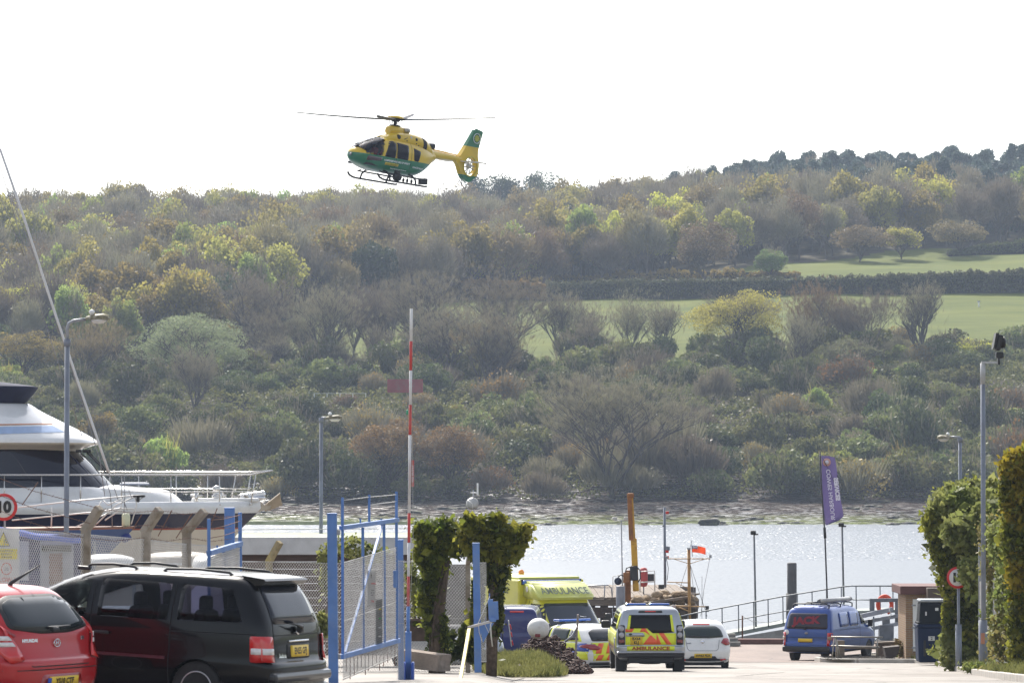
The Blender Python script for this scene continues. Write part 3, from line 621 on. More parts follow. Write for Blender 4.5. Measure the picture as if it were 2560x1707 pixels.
def hedge(pts, wid, name, label, seed, mat, n, leaf=.2, ragged=.3, cat='hedge'):
    """pts: (px, y bottom, y top)"""
    rs = np.random.RandomState(seed); G = [ground_at(p[0], p[1]) for p in pts]; H = [(p[1] - p[2]) * g.y / FPX for p, g in zip(pts, G)]
    root = thing(name, G[len(G) // 2], label, cat)
    t = rs.rand(n) * (len(G) - 1); i = t.astype(int); f = t - i
    A = np.array([tuple(g) for g in G]); c = A[i] * (1 - f)[:, None] + A[i + 1] * f[:, None]; Hh = np.array(H); hh = Hh[i] * (1 - f) + Hh[i + 1] * f
    a = rs.uniform(-.15, PI + .15, n); rr = rs.uniform(.8, 1.03, n); bump = 1 + ragged * pn(c[:, 0], c[:, 1] * .3, .55, seed) * .5 + ragged * .4 * pn(c[:, 0], c[:, 1] * .1, 1.7, seed + 1)
    c[:, 1] += np.cos(a) * wid * rr; c[:, 2] += np.abs(np.sin(a)) ** .55 * hh * rr * bump
    c[:, 2] = np.maximum(c[:, 2], 0)
    v, ff = quads(c - np.array(G[len(G) // 2]), leaf, rs, 1.3); link('foliage', np_mesh('foliage', v, ff, [mat]), None, root)
    core = MB()
    for k in range(len(G) - 1):
        a0, a1 = G[k] - G[len(G) // 2], G[k + 1] - G[len(G) // 2]; h0, h1 = H[k] * .8, H[k + 1] * .8; w0 = wid * .75
        core.add([a0 + Vector((0, -w0, -.5)), a0 + Vector((0, w0, -.5)), a0 + Vector((0, w0 * .6, h0)), a0 + Vector((0, -w0 * .6, h0)), a1 + Vector((0, -w0, -.5)), a1 + Vector((0, w0, -.5)), a1 + Vector((0, w0 * .6, h1)), a1 + Vector((0, -w0 * .6, h1))],
                 [(0, 1, 2, 3), (7, 6, 5, 4), (0, 3, 7, 4), (3, 2, 6, 7), (1, 5, 6, 2), (0, 4, 5, 1)])
    core.build('stems', M('hedge_stems', (.03, .028, .02), .95, var=.3, scale=2), root)
    return root
hedge([(1365, 752, 708), (1600, 746, 700), (1900, 742, 694), (2200, 737, 688), (2420, 733, 680), (2600, 730, 675), (2750, 727, 672)], 1.4, 'hedgerow', 'long clipped dark hedge running across the field to the right edge', 71, L_hedge, 26000)
hedge([(1150, 742, 700), (1260, 748, 702), (1365, 752, 712)], 1.5, 'hedgerow', 'brownish ragged hedge stub left of the long field hedge', 72, L_gorse, 6000)
hedge([(2370, 640, 628), (2450, 636, 612), (2600, 632, 596), (2750, 630, 590)], 2., 'hedgerow', 'short green hedge at the right edge above the upper field', 73, leafmat('green_hedge', (.07, .09, .03), (.13, .14, .05), .35, .4), 8000)
hedge([(1290, 718, 695), (1500, 712, 690), (1700, 708, 676), (1850, 702, 676), (2000, 692, 680)], 3., 'field_scrub', 'low light green scrub line where the field meets the wood', 74, L_olive, 14000, ragged=.9, cat='scrub')
hedge([(590, 800, 775), (700, 800, 765), (850, 775, 742), (1000, 752, 722), (1160, 742, 706)], 3., 'field_scrub', 'dry brown grass and scrub bank left of the field below the wood', 75, leafmat('dry_scrub', (.15, .13, .07), (.2, .17, .09), .35, .4), 16000, ragged=.6, cat='scrub')
# red container, post, house, church on the far side
c = P(1013, 983, 622); c.z = ZZ(982, 622)
ct = thing('shipping_container', c, 'dull red shipping container half hidden in the far scrub', 'container')
mr_ = M('container_red', (.3, .05, .05), .6, var=.2, scale=.6, dirt=(.2, .1, .08))
mb = MB().box((0, 0, 1.2), (6.1, 2.4, 2.3)); mb.build('body', mr_, ct)
mb = MB()
for i in range(26): mb.box((-2.95 + i * .236, -1.22, 1.2), (.11, .06, 2.1))
mb.build('ribs', mr_, ct)
fl = thing('low_fence', P(850, 989, 615), 'low pale rail fence left of the red container', 'fence')
mb = MB().box((0, 0, .4), (9, .05, .05)); mb.build('rail', white_paint, fl)
for i in range(5): MB().box((-4.4 + i * 2.2, 0, .1), (.1, .1, .7)).build('post', white_paint, fl)
hs = thing('house', Vector((XX(1630, 1235), 1235, float(far_z(XX(1630, 1235), 1235)) + 5)), 'distant roofline with a brick chimney on the skyline', 'house')
mb = MB().prism([(-7, 0), (7, 0), (7, 5), (0, 8.3), (-7, 5)], -4, 4, 'X'); mb.build('walls', M('far_brick', (.25, .14, .1), .9), hs)
cb = M('dark_brick', (.2, .12, .1), .9); MB().box((3.4, 0, 9.4), (1.4, 1.4, 5)).build('chimney', cb, hs)
MB().box((-6, 0, 4), (9, 9, 8)).build('wing', M('far_brick', (.25, .14, .1)), hs)
ch = thing('church', Vector((XX(443, 1215), 1215, ZZ(560, 1215))), 'grey church spire just above the skyline trees', 'church')
MB().box((0, 0, 2), (2.6, 2.6, 6)).build('tower', M('far_stone', (.3, .29, .28), .9), ch)
MB().lathe([(1.5, 5), (.1, 9.6)], n=8, smooth=False).build('spire', M('far_slate', (.2, .2, .22), .8), ch)
g = ground_at(2448, 767); ps = thing('marker_post', g, 'tiny pale post alone in the open field', 'post'); MB().box((0, 0, .5), (.25, .25, 1.0)).build('shaft', white_paint, ps); MB().box((0, 0, 1.1), (.6, .1, .3)).build('board', galv, ps)
g = ground_at(1228, 950); pp = thing('navigation_mark', g, 'thin dark pole with two arms in the scrub above the foreshore', 'pole')
MB().tube([(.6, 0, -1), (-.1, 0, 3.), (-.25, 0, 4.6)], .07, 5).build('pole', black_plastic, pp); MB().tube([(-.8, 0, 5.0), (-.25, 0, 4.4), (.4, 0, 4.9)], .06, 5).build('arms', black_plastic, pp)

# rocks, weed mounds and a stranded log on the foreshore
rs = np.random.RandomState(77)
m_rock = M('weedy_rock', (.035, .03, .024), .8, var=.5, scale=1.2, bump=.8, dirt=(.1, .11, .03), dscale=1.5)
RK = []
for i in range(5):
    bm = bmesh.new(); bmesh.ops.create_icosphere(bm, subdivisions=3, radius=1)
    for v in bm.verts: v.co *= 1 + .35 * noise.noise(v.co * 1.6 + Vector((i * 7, 0, 0))) + .15 * noise.noise(v.co * 4); v.co.z *= .45
    me = bpy.data.meshes.new('rock'); bm.to_mesh(me); bm.free(); me.materials.append(m_rock); RK.append(me)
def shore_at(px, py):
    Ds = np.linspace(500, 575, 400); X = (px - 1280) / FPX * Ds; z = np.maximum(far_z(X, Ds), 0); yy = 1150 - (z - CAMZ) / Ds * FPX
    i = int(np.argmax(yy <= py)); return Vector((X[i], Ds[i], z[i]))
for i in range(120):
    px = rs.uniform(560, 2380); py = 1250 + 62 * rs.rand() ** .8 if i > 12 else 1304 + rs.uniform(0, 12)
    g = shore_at(px, py); o = link('rock', RK[i % 5]); s = rs.uniform(.25, .9) * (1.2 if i < 15 else 1); o.location = g; o.scale = (s * rs.uniform(1, 2.4), s, s * .9); o.rotation_euler = (0, 0, rs.uniform(-.4, .4))
    tag(o, 'dark weed covered rock on the muddy foreshore', 'rock', 'rocks on the foreshore')
lg = MB(); lg.tube([(-1.4, 0, .25), (-1.1, 0, .5), (1., 0, .55), (1.5, 0, .45)], [.25, .5, .55, .3], 10); lg.box((0, 0, .2), (2.4, 1.2, .5), bev=.1)
o = lg.build('stranded_block', m_rock); o.location = P(1772, 1318, 497); o.location.z = 0; o.scale = (1.0, 1, .9); tag(o, 'dark flat block lying in the shallow water edge', 'debris')
# ------------------------------------------------------------------ near ground
ND = [-80, 0, 47, 66, 102, 127, 141]; NZ = [8.6, 7.4, 5.9, 4.91, 3.05, 2.0, 1.95]
def road_z(D): return np.interp(D, ND, NZ)
def near_z(X, D):
    X = np.asarray(X, float); D = np.asarray(D, float); u = X / np.maximum(D, 5) * FPX + 1280
    y = road_z(D) + .12; k = np.clip((u - 1185) / 60, 0, 1); k = k * k * (3 - 2 * k)
    k = np.where(D < 40, 1, k)
    return y * (1 - k) + road_z(D) * k
def gz(X, D): return float(near_z(X, D))
def G(px, D, dz=0): X = XX(px, D); return Vector((X, D, gz(X, D) + dz))

m_conc, N, L, b = nodemat('pale_road_concrete')
g = addn(N, 'ShaderNodeNewGeometry'); nz = addn(N, 'ShaderNodeTexNoise'); nz.inputs['Scale'].default_value = .35; nz.inputs['Detail'].default_value = 10; nz.inputs['Roughness'].default_value = .7
mp = addn(N, 'ShaderNodeMapping'); mp.inputs['Scale'].default_value = (1, .35, 1); L.new(g.outputs['Position'], mp.inputs[0]); L.new(mp.outputs[0], nz.inputs[0])
cr = addn(N, 'ShaderNodeValToRGB'); L.new(nz.outputs[0], cr.inputs[0]); e = cr.color_ramp.elements
e[0].position = .3; e[0].color = (.12, .1, .085, 1); e[1].position = .62; e[1].color = (.27, .245, .215, 1)
# pinkish slab beyond the cross joint
sx = addn(N, 'ShaderNodeSeparateXYZ'); L.new(g.outputs['Position'], sx.inputs[0]); mr = addn(N, 'ShaderNodeMapRange'); mr.inputs[1].default_value = 119.5; mr.inputs[2].default_value = 119.7; L.new(sx.outputs[1], mr.inputs[0])
pk = addn(N, 'ShaderNodeMix', data_type='RGBA', blend_type='MULTIPLY'); pk.inputs[7].default_value = (.72, .56, .5, 1); L.new(mr.outputs[0], pk.inputs[0]); L.new(cr.outputs[0], pk.inputs[6])
# fine cracks and joints
vo = addn(N, 'ShaderNodeTexVoronoi', feature='DISTANCE_TO_EDGE'); vo.inputs['Scale'].default_value = .16; nd = addn(N, 'ShaderNodeTexNoise'); nd.inputs['Scale'].default_value = .8; nd.inputs['Detail'].default_value = 6
L.new(g.outputs['Position'], nd.inputs[0]); mv = addn(N, 'ShaderNodeMix', data_type='VECTOR'); mv.inputs[0].default_value = .25
vs = addn(N, 'ShaderNodeVectorMath', operation='MULTIPLY_ADD'); vs.inputs[1].default_value = (2.5, 2.5, 0); L.new(nd.outputs[1], vs.inputs[0]); L.new(g.outputs['Position'], vs.inputs[2]); L.new(vs.outputs[0], vo.inputs['Vector'])
ck = addn(N, 'ShaderNodeMapRange'); ck.inputs[1].default_value = .004; ck.inputs[2].default_value = .012; ck.inputs[3].default_value = .45; ck.inputs[4].default_value = 1; L.new(vo.outputs[0], ck.inputs[0])
cm = addn(N, 'ShaderNodeMix', data_type='RGBA', blend_type='MULTIPLY'); cm.inputs[0].default_value = 1; L.new(pk.outputs[2], cm.inputs[6]); L.new(ck.outputs[0], cm.inputs[7]); L.new(cm.outputs[2], b.inputs['Base Color'])
b.inputs['Roughness'].default_value = .75
nb = addn(N, 'ShaderNodeTexNoise'); nb.inputs['Scale'].default_value = 9; nb.inputs['Detail'].default_value = 6; L.new(g.outputs['Position'], nb.inputs[0]); bp = addn(N, 'ShaderNodeBump'); bp.inputs['Strength'].default_value = .6; bp.inputs['Distance'].default_value = .03; L.new(nb.outputs[0], bp.inputs['Height']); L.new(bp.outputs[0], b.inputs['Normal'])

o = link('ground', gridmesh('ground', np.arange(-70, 70.1, .7), np.concatenate([np.arange(-80, 40, 6.), np.arange(40, 141.01, .75)]), near_z, [m_conc])); tag(o, kind='structure')
mb = MB().box((0, 141.35, .4), (140, .7, 3.1)); o = mb.build('quay_wall', M('quay_concrete', (.22, .2, .18), .9, var=.25, scale=1, dirt=(.07, .08, .04))); tag(o, kind='structure')
# joints across the slab
jm = M('joint_tar', (.09, .08, .07), .9)
mb = MB()
for a, b_, w_ in [((1000, 73), (2400, 88), .05), ((1500, 80), (2700, 72), .04), ((1840, 84), (1960, 97), .05), ((1250, 66), (1330, 84), .04), ((1040, 119.5), (2040, 119.5), .1), ((2480, 74), (2560, 76), .04)]:
    p0 = Vector((XX(a[0], a[1]), a[1], 0)); p1 = Vector((XX(b_[0], b_[1]), b_[1], 0)); n_ = 40; d = (p1 - p0).normalized(); nn = Vector((-d.y, d.x, 0)) * w_ / 2 * (3 if abs(d.x) > .7 else 1)
    vv = []; 
    for i in range(n_ + 1):
        q = p0.lerp(p1, i / n_); jj = Vector((0, .15 * noise.noise(Vector((i * .5, a[0], 0))), 0))
        for s_ in (-1, 1):
            r_ = q + jj + nn * s_; vv.append((r_.x, r_.y, gz(r_.x, r_.y) + .006))
    mb.add(vv, [(2 * i, 2 * i + 1, 2 * i + 3, 2 * i + 2) for i in range(n_)])
o = mb.build('road_joints', jm); tag(o, kind='structure')

# verge on the right with its kerb
KP = [(2290, 132), (2180, 129), (2075, 126), (2040, 122.5), (2062, 119.8), (2110, 118.6), (2320, 117.5), (2345, 113), (2400, 99), (2450, 86), (2560, 70), (2760, 58)]
KW = [Vector((XX(a, d), d, 0)) for a, d in KP]
def smooth_path(pts, k=6):
    out = []
    for i in range(len(pts) - 1):
        p0, p1, p2, p3 = pts[max(i - 1, 0)], pts[i], pts[i + 1], pts[min(i + 2, len(pts) - 1)]
        for j in range(k):
            t = j / k; out.append(.5 * ((2 * p1) + (p2 - p0) * t + (2 * p0 - 5 * p1 + 4 * p2 - p3) * t * t + (3 * p1 - p0 - 3 * p2 + p3) * t ** 3))
    return out + [pts[-1]]
KS = smooth_path(KW, 5)
m_verge = M('verge_soil', (.1, .085, .055), .95, var=.4, scale=1.5, bump=.5)
poly = KS + [Vector((60, 58, 0)), Vector((60, 141, 0)), Vector((KS[0].x, 141, 0))]
bm = bmesh.new(); f = bm.faces.new([bm.verts.new((p.x, p.y, 0)) for p in poly])
for i in range(1, 60): bmesh.ops.bisect_plane(bm, geom=bm.verts[:] + bm.edges[:] + bm.faces[:], plane_co=(0, 55 + i * 1.5, 0), plane_no=(0, 1, 0))
for v in bm.verts: v.co.z = float(road_z(v.co.y)) + .1
me = bpy.data.meshes.new('verge'); bm.to_mesh(me); bm.free(); o = link('verge', me, m_verge); tag(o, kind='structure')
kb = M('kerb_concrete', (.42, .39, .35), .85, var=.15, scale=3, dirt=(.25, .22, .18))
krb = bpy.data.objects.new('kerb', None); COL.objects.link(krb); tag(krb, kind='structure')
tot = 0; seglist = []; last = KS[0]
rs = np.random.RandomState(3)
path = []
for a, b_ in zip(KS[:-1], KS[1:]):
    n_ = max(1, int((b_ - a).length / .2))
    for i in range(n_): path.append(a.lerp(b_, i / n_))
i = 0; step = 9
while i + step < len(path):
    a, b_ = path[i], path[i + step]; d = b_ - a; l = d.length; c = (a + b_) / 2; z = float(road_z(c.y)); sl = math.atan2(float(road_z(b_.y) - road_z(a.y)), l)
    o = MB().box((0, 0, 0), (l * .985, .15, .28), bev=.015).build('kerb_stone', kb, krb); o.location = (c.x, c.y, z + rs.uniform(-.005, .008)); o.rotation_euler = (0, -sl, math.atan2(d.y, d.x)); i += step

# grass
m_gr = leafmat('verge_grass_blades', (.09, .1, .03), (.24, .22, .08), .5, .8, rnd=0)
def in_verge(X, D):
    xs = np.interp(D, [58, 70, 86, 99, 113, 117.5, 119], [KW[-1].x, KW[-2].x, KW[-3].x, KW[-4].x, KW[-5].x, KW[-6].x, KW[-6].x - .3]); return X > xs + .1
def grass(name, X, D, z, n, label, seed, h=.16, mat=None):
    rs = np.random.RandomState(seed); c = np.stack([X, D, z], 1)[:n]; n = len(c); up = np.stack([rs.normal(size=n) * .35, rs.normal(size=n) * .35, np.ones(n)], 1)
    clump = np.clip(.9 + pn(c[:, 0] * 1.5, c[:, 1] * .6, 1.9, seed) * 1.0, .08, 2); hh = h * clump * rs.uniform(.5, 1.3, n)
    up = up / np.linalg.norm(up, axis=1, keepdims=True) * hh[:, None]; sd_ = rs.normal(size=(n, 3)); sd_[:, 2] = 0; sd_ /= np.linalg.norm(sd_, axis=1, keepdims=True) + 1e-9; sd_ *= .018
    V = np.stack([c - sd_, c + sd_, c + up], 1).reshape(-1, 3); o = link(name, np_mesh(name, V, np.arange(n * 3).reshape(n, 3), [mat or m_gr])); return tag(o, label, 'grass', kind='stuff')
rs = np.random.RandomState(12)
D = 62 + 72 * rs.rand(160000) ** 1; u = rs.uniform(2080, 2620, 160000); X = (u - 1280) / FPX * D; ok = in_verge(X, D) & ((D < 119) | (u > 2230)) & (pn(X, D, .8, 44) > -.35)
X, D = X[ok], D[ok]; grass('verge_grass', X, D, road_z(D) + .1, 90000, 'short green grass growing on the right verge', 13, .19)
# grass mound at the left of the road
def mound_z(X, D):
    u = X / D * FPX + 1280; k = np.exp(-((u - 1300) / 100) ** 4) * np.exp(-((D - 90) / 9) ** 4)
    return near_z(X, D) + .42 * k * (1 + .2 * pn(X, D, 1.1, 50)) - .05
o = link('grass_bank', gridmesh('grass_bank', np.arange(-1.6, 2.4, .1), np.arange(77, 102, .3), mound_z, [m_verge])); tag(o, kind='structure')
rs = np.random.RandomState(14); n = 60000; D = rs.uniform(78, 101, n); u = rs.uniform(1150, 1425, n); X = (u - 1280) / FPX * D
ok = (mound_z(X, D) > near_z(X, D) + .02); X, D = X[ok], D[ok]; grass('bank_grass', X, D, mound_z(X, D), 34000, 'rough tufted grass on the bank behind the blue post', 15, .17)
# ------------------------------------------------------------------ vehicle toolkit
def catmull(vals, t):
    n = len(vals) - 1; i = min(int(t), n - 1); f = t - i
    g = lambda k: np.array(vals[max(0, min(n, k))], float)
    p0, p1, p2, p3 = g(i - 1), g(i), g(i + 1), g(i + 2)
    m1 = (p2 - p0) / 2; m2 = (p3 - p1) / 2
    # keep slopes tame so profiles do not overshoot
    d = p2 - p1; m1 = np.where(m1 * d <= 0, 0, np.where(np.abs(m1) > 2.2 * np.abs(d), np.sign(d) * 2.2 * np.abs(d), m1)); m2 = np.where(m2 * d <= 0, 0, np.where(np.abs(m2) > 2.2 * np.abs(d), np.sign(d) * 2.2 * np.abs(d), m2))
    return (2 * f ** 3 - 3 * f ** 2 + 1) * p1 + (f ** 3 - 2 * f ** 2 + f) * m1 + (-2 * f ** 3 + 3 * f ** 2) * p2 + (f ** 3 - f ** 2) * m2
def ring(yr, yf, w, er=4.5, ef=3.5, ar=.45, af=.9, k=9):
    """one horizontal slice of the body: rear at yr, front at yf, half width w"""
    pts = []
    ar = min(ar, (yf - yr) * .45); af = min(af, (yf - yr) * .45)
    for i in range(k + 1):
        t = PI / 2 * i / k; pts.append((w * math.sin(t) ** (2 / er), yr + ar - ar * math.cos(t) ** (2 / er) if i < k else yr + ar))
    for i in range(1, 5): pts.append((w, yr + ar + (yf - af - yr - ar) * i / 5))
    for i in range(k + 1):
        t = PI / 2 * i / k; pts.append((w * math.cos(t) ** (2 / ef) if i < k else 0, yf - af + af * math.sin(t) ** (2 / ef)))
    right = pts; left = [(-x, y) for x, y in pts[1:-1]][::-1]
    return right + left
def body_bm(slices, sub=5, er=4.5, ef=3.5, ar=.45, af=.9, shrink=0., arches=(), arch_r=.36, arch_w=.32):
    """slices: (z, yr, yf, w) from sill to roof centre"""
    bm = bmesh.new(); rings = []
    n = len(slices) - 1; ts = [i + j / sub for i in range(n) for j in range(sub)] + [n]
    for t in ts:
        z, yr, yf, w = catmull(slices, t); yr += shrink; yf -= shrink; w -= shrink; z = z - shrink if t > n * .5 else z + shrink
        rings.append([bm.verts.new((x, y, z)) for x, y in ring(yr, yf, max(w, .03), er, ef, ar, af)])
    m = len(rings[0])
    for a, b_ in zip(rings[:-1], rings[1:]):
        for i in range(m):
            f = bm.faces.new((a[i], a[(i + 1) % m], b_[(i + 1) % m], b_[i])); f.smooth = True
    bm.faces.new(rings[0][::-1]); f = bm.faces.new(rings[-1]); f.smooth = True
    bmesh.ops.recalc_face_normals(bm, faces=bm.faces)
    return bm
def boolean(obj, cutters, op='DIFFERENCE'):
    for c in cutters:
        md = obj.modifiers.new('b', 'BOOLEAN'); md.operation = op; md.object = c; md.solver = 'EXACT'
    dg = bpy.context.evaluated_depsgraph_get(); dg.update(); me = bpy.data.meshes.new_from_object(obj.evaluated_get(dg)); obj.modifiers.clear(); obj.data = me
    for c in cutters: bpy.data.objects.remove(c)
def tmp(mb): return link('cutter', mb.mesh())

def rpoly(pts, r=.05, k=4):
    """round the corners of a polygon"""
    out = []; n = len(pts)
    for i in range(n):
        p = Vector(pts[i]); a = Vector(pts[i - 1]); b = Vector(pts[(i + 1) % n]); rr = r[i] if isinstance(r, (list, tuple)) else r
        da = (a - p); db = (b - p); q = min(rr, da.length * .45, db.length * .45)
        if q < 1e-4: out.append(tuple(p)); continue
        s0 = p + da.normalized() * q; s1 = p + db.normalized() * q
        for j in range(k + 1):
            t = j / k; out.append(tuple(s0 * (1 - t) ** 2 + p * 2 * t * (1 - t) + s1 * t * t))
    return out
AX = {'rear': (lambda a, b: Vector((a, -20, b)), Vector((0, 1, 0))), 'front': (lambda a, b: Vector((a, 20, b)), Vector((0, -1, 0))),
      'left': (lambda a, b: Vector((-20, a, b)), Vector((1, 0, 0))), 'right': (lambda a, b: Vector((20, a, b)), Vector((-1, 0, 0))), 'top': (lambda a, b: Vector((a, b, 20)), Vector((0, 0, -1)))}
def patch_mesh(bvh, view, polys, off=.006, step=.12, thick=.012):
    """polygons drawn in a side/rear/top elevation, laid on the body surface with a little thickness"""
    o, d = AX[view]; bm = bmesh.new(); polys = polys if isinstance(polys[0][0], (tuple, list, Vector)) else [polys]
    for pl in polys:
        try: bm.faces.new([bm.verts.new((p[0], p[1], 0)) for p in pl])
        except ValueError: pass
    xs = [v.co.x for v in bm.verts]; ys = [v.co.y for v in bm.verts]
    for ax, lo, hi in ((0, min(xs), max(xs)), (1, min(ys), max(ys))):
        k = int((hi - lo) / step)
        for i in range(1, k + 1):
            c = [0, 0, 0]; c[ax] = lo + (hi - lo) * i / (k + 1); nn = [0, 0, 0]; nn[ax] = 1
            bmesh.ops.bisect_plane(bm, geom=bm.verts[:] + bm.edges[:] + bm.faces[:], plane_co=c, plane_no=nn)
    for v in bm.verts:
        s = o(v.co.x, v.co.y); h, nrm, _, _ = bvh.ray_cast(s, d, 60)
        if h is None:
            h0, nrm, _, _ = bvh.find_nearest(Vector((s.x if view not in ('left', 'right') else math.copysign(.9, s.x), s.y if view in ('left', 'right', 'top') else (math.copysign(2.3, s.y)), s.z if view != 'top' else 1.4))); h = h0
        if nrm.dot(d) > 0: nrm = -nrm
        v.co = h + (-d * .8 + nrm * .4) * off
    for f in bm.faces:
        f.smooth = True; f.normal_update()
        if f.normal.dot(d) > 0: f.normal_flip()
    if thick:
        be = [e for e in bm.edges if e.is_boundary]; r = bmesh.ops.extrude_edge_only(bm, edges=be)
        for v in [g for g in r['geom'] if isinstance(g, bmesh.types.BMVert)]: v.co += d * thick
    me = bpy.data.meshes.new('patch'); bm.to_mesh(me); bm.free(); return me
_tc = {}
def text_mesh(txt, size, spread=0., font_w=1.0):
    k = (txt, size, spread)
    cu = bpy.data.curves.new('t', 'FONT'); cu.body = txt; cu.size = size; cu.align_x = 'CENTER'; cu.align_y = 'CENTER'; cu.resolution_u = 3; cu.offset = spread
    ob = bpy.data.objects.new('t', cu); COL.objects.link(ob); dg = bpy.context.evaluated_depsgraph_get(); dg.update(); me = bpy.data.meshes.new_from_object(ob.evaluated_get(dg)); bpy.data.objects.remove(ob)
    return me
def text_on(bvh, view, txt, at, size, mat, parent, name='lettering', wid=1., off=.012, mirror=None, rot=0., spread=.004):
    me = text_mesh(txt, size, spread * size / .1 if size < .1 else spread); o, d = AX[view]; flip = {'rear': 1, 'front': -1, 'left': -1, 'right': 1, 'top': 1}[view]
    c, s = math.cos(rot), math.sin(rot)
    for v in me.vertices:
        a, b_ = v.co.x * wid, v.co.y; a, b_ = a * c - b_ * s, a * s + b_ * c
        st = o(at[0] + a * flip, at[1] + b_); h, nrm, _, _ = bvh.ray_cast(st, d, 60)
        if h is None: h, nrm, _, _ = bvh.find_nearest(st + d * 17)
        v.co = h - d * off
    o_ = link(name, me, mat, parent); me.materials.clear(); me.materials.append(mat); return o_
def flat_text(txt, size, mat, parent, loc, rz=0, rx=PI / 2, wid=1., name='lettering', spread=.004, ry=0, thick=0):
    me = text_mesh(txt, size, spread); me.materials.clear(); me.materials.append(mat)
    o = link(name, me, None, parent); o.location = loc; o.rotation_euler = (rx, ry, rz); o.scale = (wid, 1, 1); return o

def wheel(parent, x, y, r, w, side, style='alloy', yaw=0):
    """wheel > rim; side = +1 right, -1 left"""
    ty = MB(); hw = w / 2
    ty.lathe([(r * .62, -hw * .9), (r * .8, -hw), (r * .95, -hw * .95), (r, -hw * .7), (r, hw * .7), (r * .95, hw * .95), (r * .8, hw), (r * .62, hw * .9)], n=40, axis='X')
    for k in range(36):
        a = 2 * PI * k / 36; ty.box((0, math.cos(a) * (r + .001), math.sin(a) * (r + .001)), (w * .8, .012, .02), rx=a)
    t = ty.build('wheel', dark_rubber, parent); t.location = (x, y, r); t.rotation_euler = (0, 0, yaw)
    rm = MB(); s = side
    rm.lathe([(r * .64, -hw * .8 * s), (r * .64, hw * .95 * s), (r * .6, hw * .95 * s), (r * .57, hw * .5 * s), (r * .3, hw * .35 * s), (.001, hw * .4 * s)], n=32, axis='X')
    n = 7 if style == 'alloy' else 5
    if style != 'steel':
        for k in range(n):
            a = 2 * PI * k / n; Mx = Matrix.Rotation(a, 4, 'X')
            rm.prism([(-.03, r * .12), (.03, r * .12), (.055, r * .6), (-.055, r * .6)], hw * .55 * s, hw * .8 * s, 'X', M=Mx)
        rm.lathe([(r * .16, hw * .5 * s), (r * .15, hw * .88 * s), (.01, hw * .9 * s)], n=16, axis='X')
    else:
        for k in range(10):
            a = 2 * PI * k / 10; rm.lathe([(.035, hw * .3 * s), (.03, hw * .45 * s)], c=(0, math.cos(a) * r * .42, math.sin(a) * r * .42), n=8, axis='X')
    dk = M('rim_dark', (.03, .03, .032), .5, .5)
    ob = link('rim', rm.mesh(), M('alloy_rim', (.6, .6, .62), .3, .9, var=.05) if style != 'steel' else M('steel_rim', (.12, .12, .13), .5, .5), t)
    return t
def plate(bvh, view, at, txt, parent, w=.52, h=.111, two=None, back=(.75, .5, .03), name='number_plate'):
    a, b_ = at; p = link(name, patch_mesh(bvh, view, rpoly([(a - w / 2, b_ - h / 2), (a + w / 2, b_ - h / 2), (a + w / 2, b_ + h / 2), (a - w / 2, b_ + h / 2)], .008), .03, .5, .03), M('plate_yellow', back, .4, var=.04), parent)
    bk = M('plate_black', (.01, .01, .01), .5)
    if two: text_on(bvh, view, txt, (a, b_ + h * .22), h * .5, bk, p, 'plate_text', .85, .038); text_on(bvh, view, two, (a, b_ - h * .24), h * .5, bk, p, 'plate_text', .85, .038)
    else: text_on(bvh, view, txt, (a, b_), .088 * h / .111, bk, p, 'plate_text', .9 * w / .52, .038)
    return p
lens_red = M('red_lamp_lens', (.55, .012, .01), .12, var=.1, scale=12, coat=1)
lens_clear = M('clear_lamp_lens', (.65, .63, .62), .12, var=.2, scale=10, coat=1)
lens_orange = M('orange_lamp_lens', (.8, .2, .02), .12, coat=1)
lens_blue = M('blue_beacon_lens', (.02, .12, .5), .12, coat=1)
blk_trim = M('black_trim', (.02, .02, .022), .5, var=.15)
underside = M('car_underside', (.012, .012, .012), .8)
g_dark = glassmat('dark_tinted_glass', (.25, .27, .3), .93, (.006, .007, .009))
g_priv = glassmat('privacy_glass', (.42, .42, .55), .22)
g_clear = glassmat('clear_car_glass', (.75, .85, .83), .18)
def paint(name, col, metal=.0, rough=.28, var=.03): return M(name, col, rough, metal, var=var, scale=1.5, coat=.7, spec=.35, dirt=tuple(min(1, c * .8 + .02) for c in col), dscale=1.2)

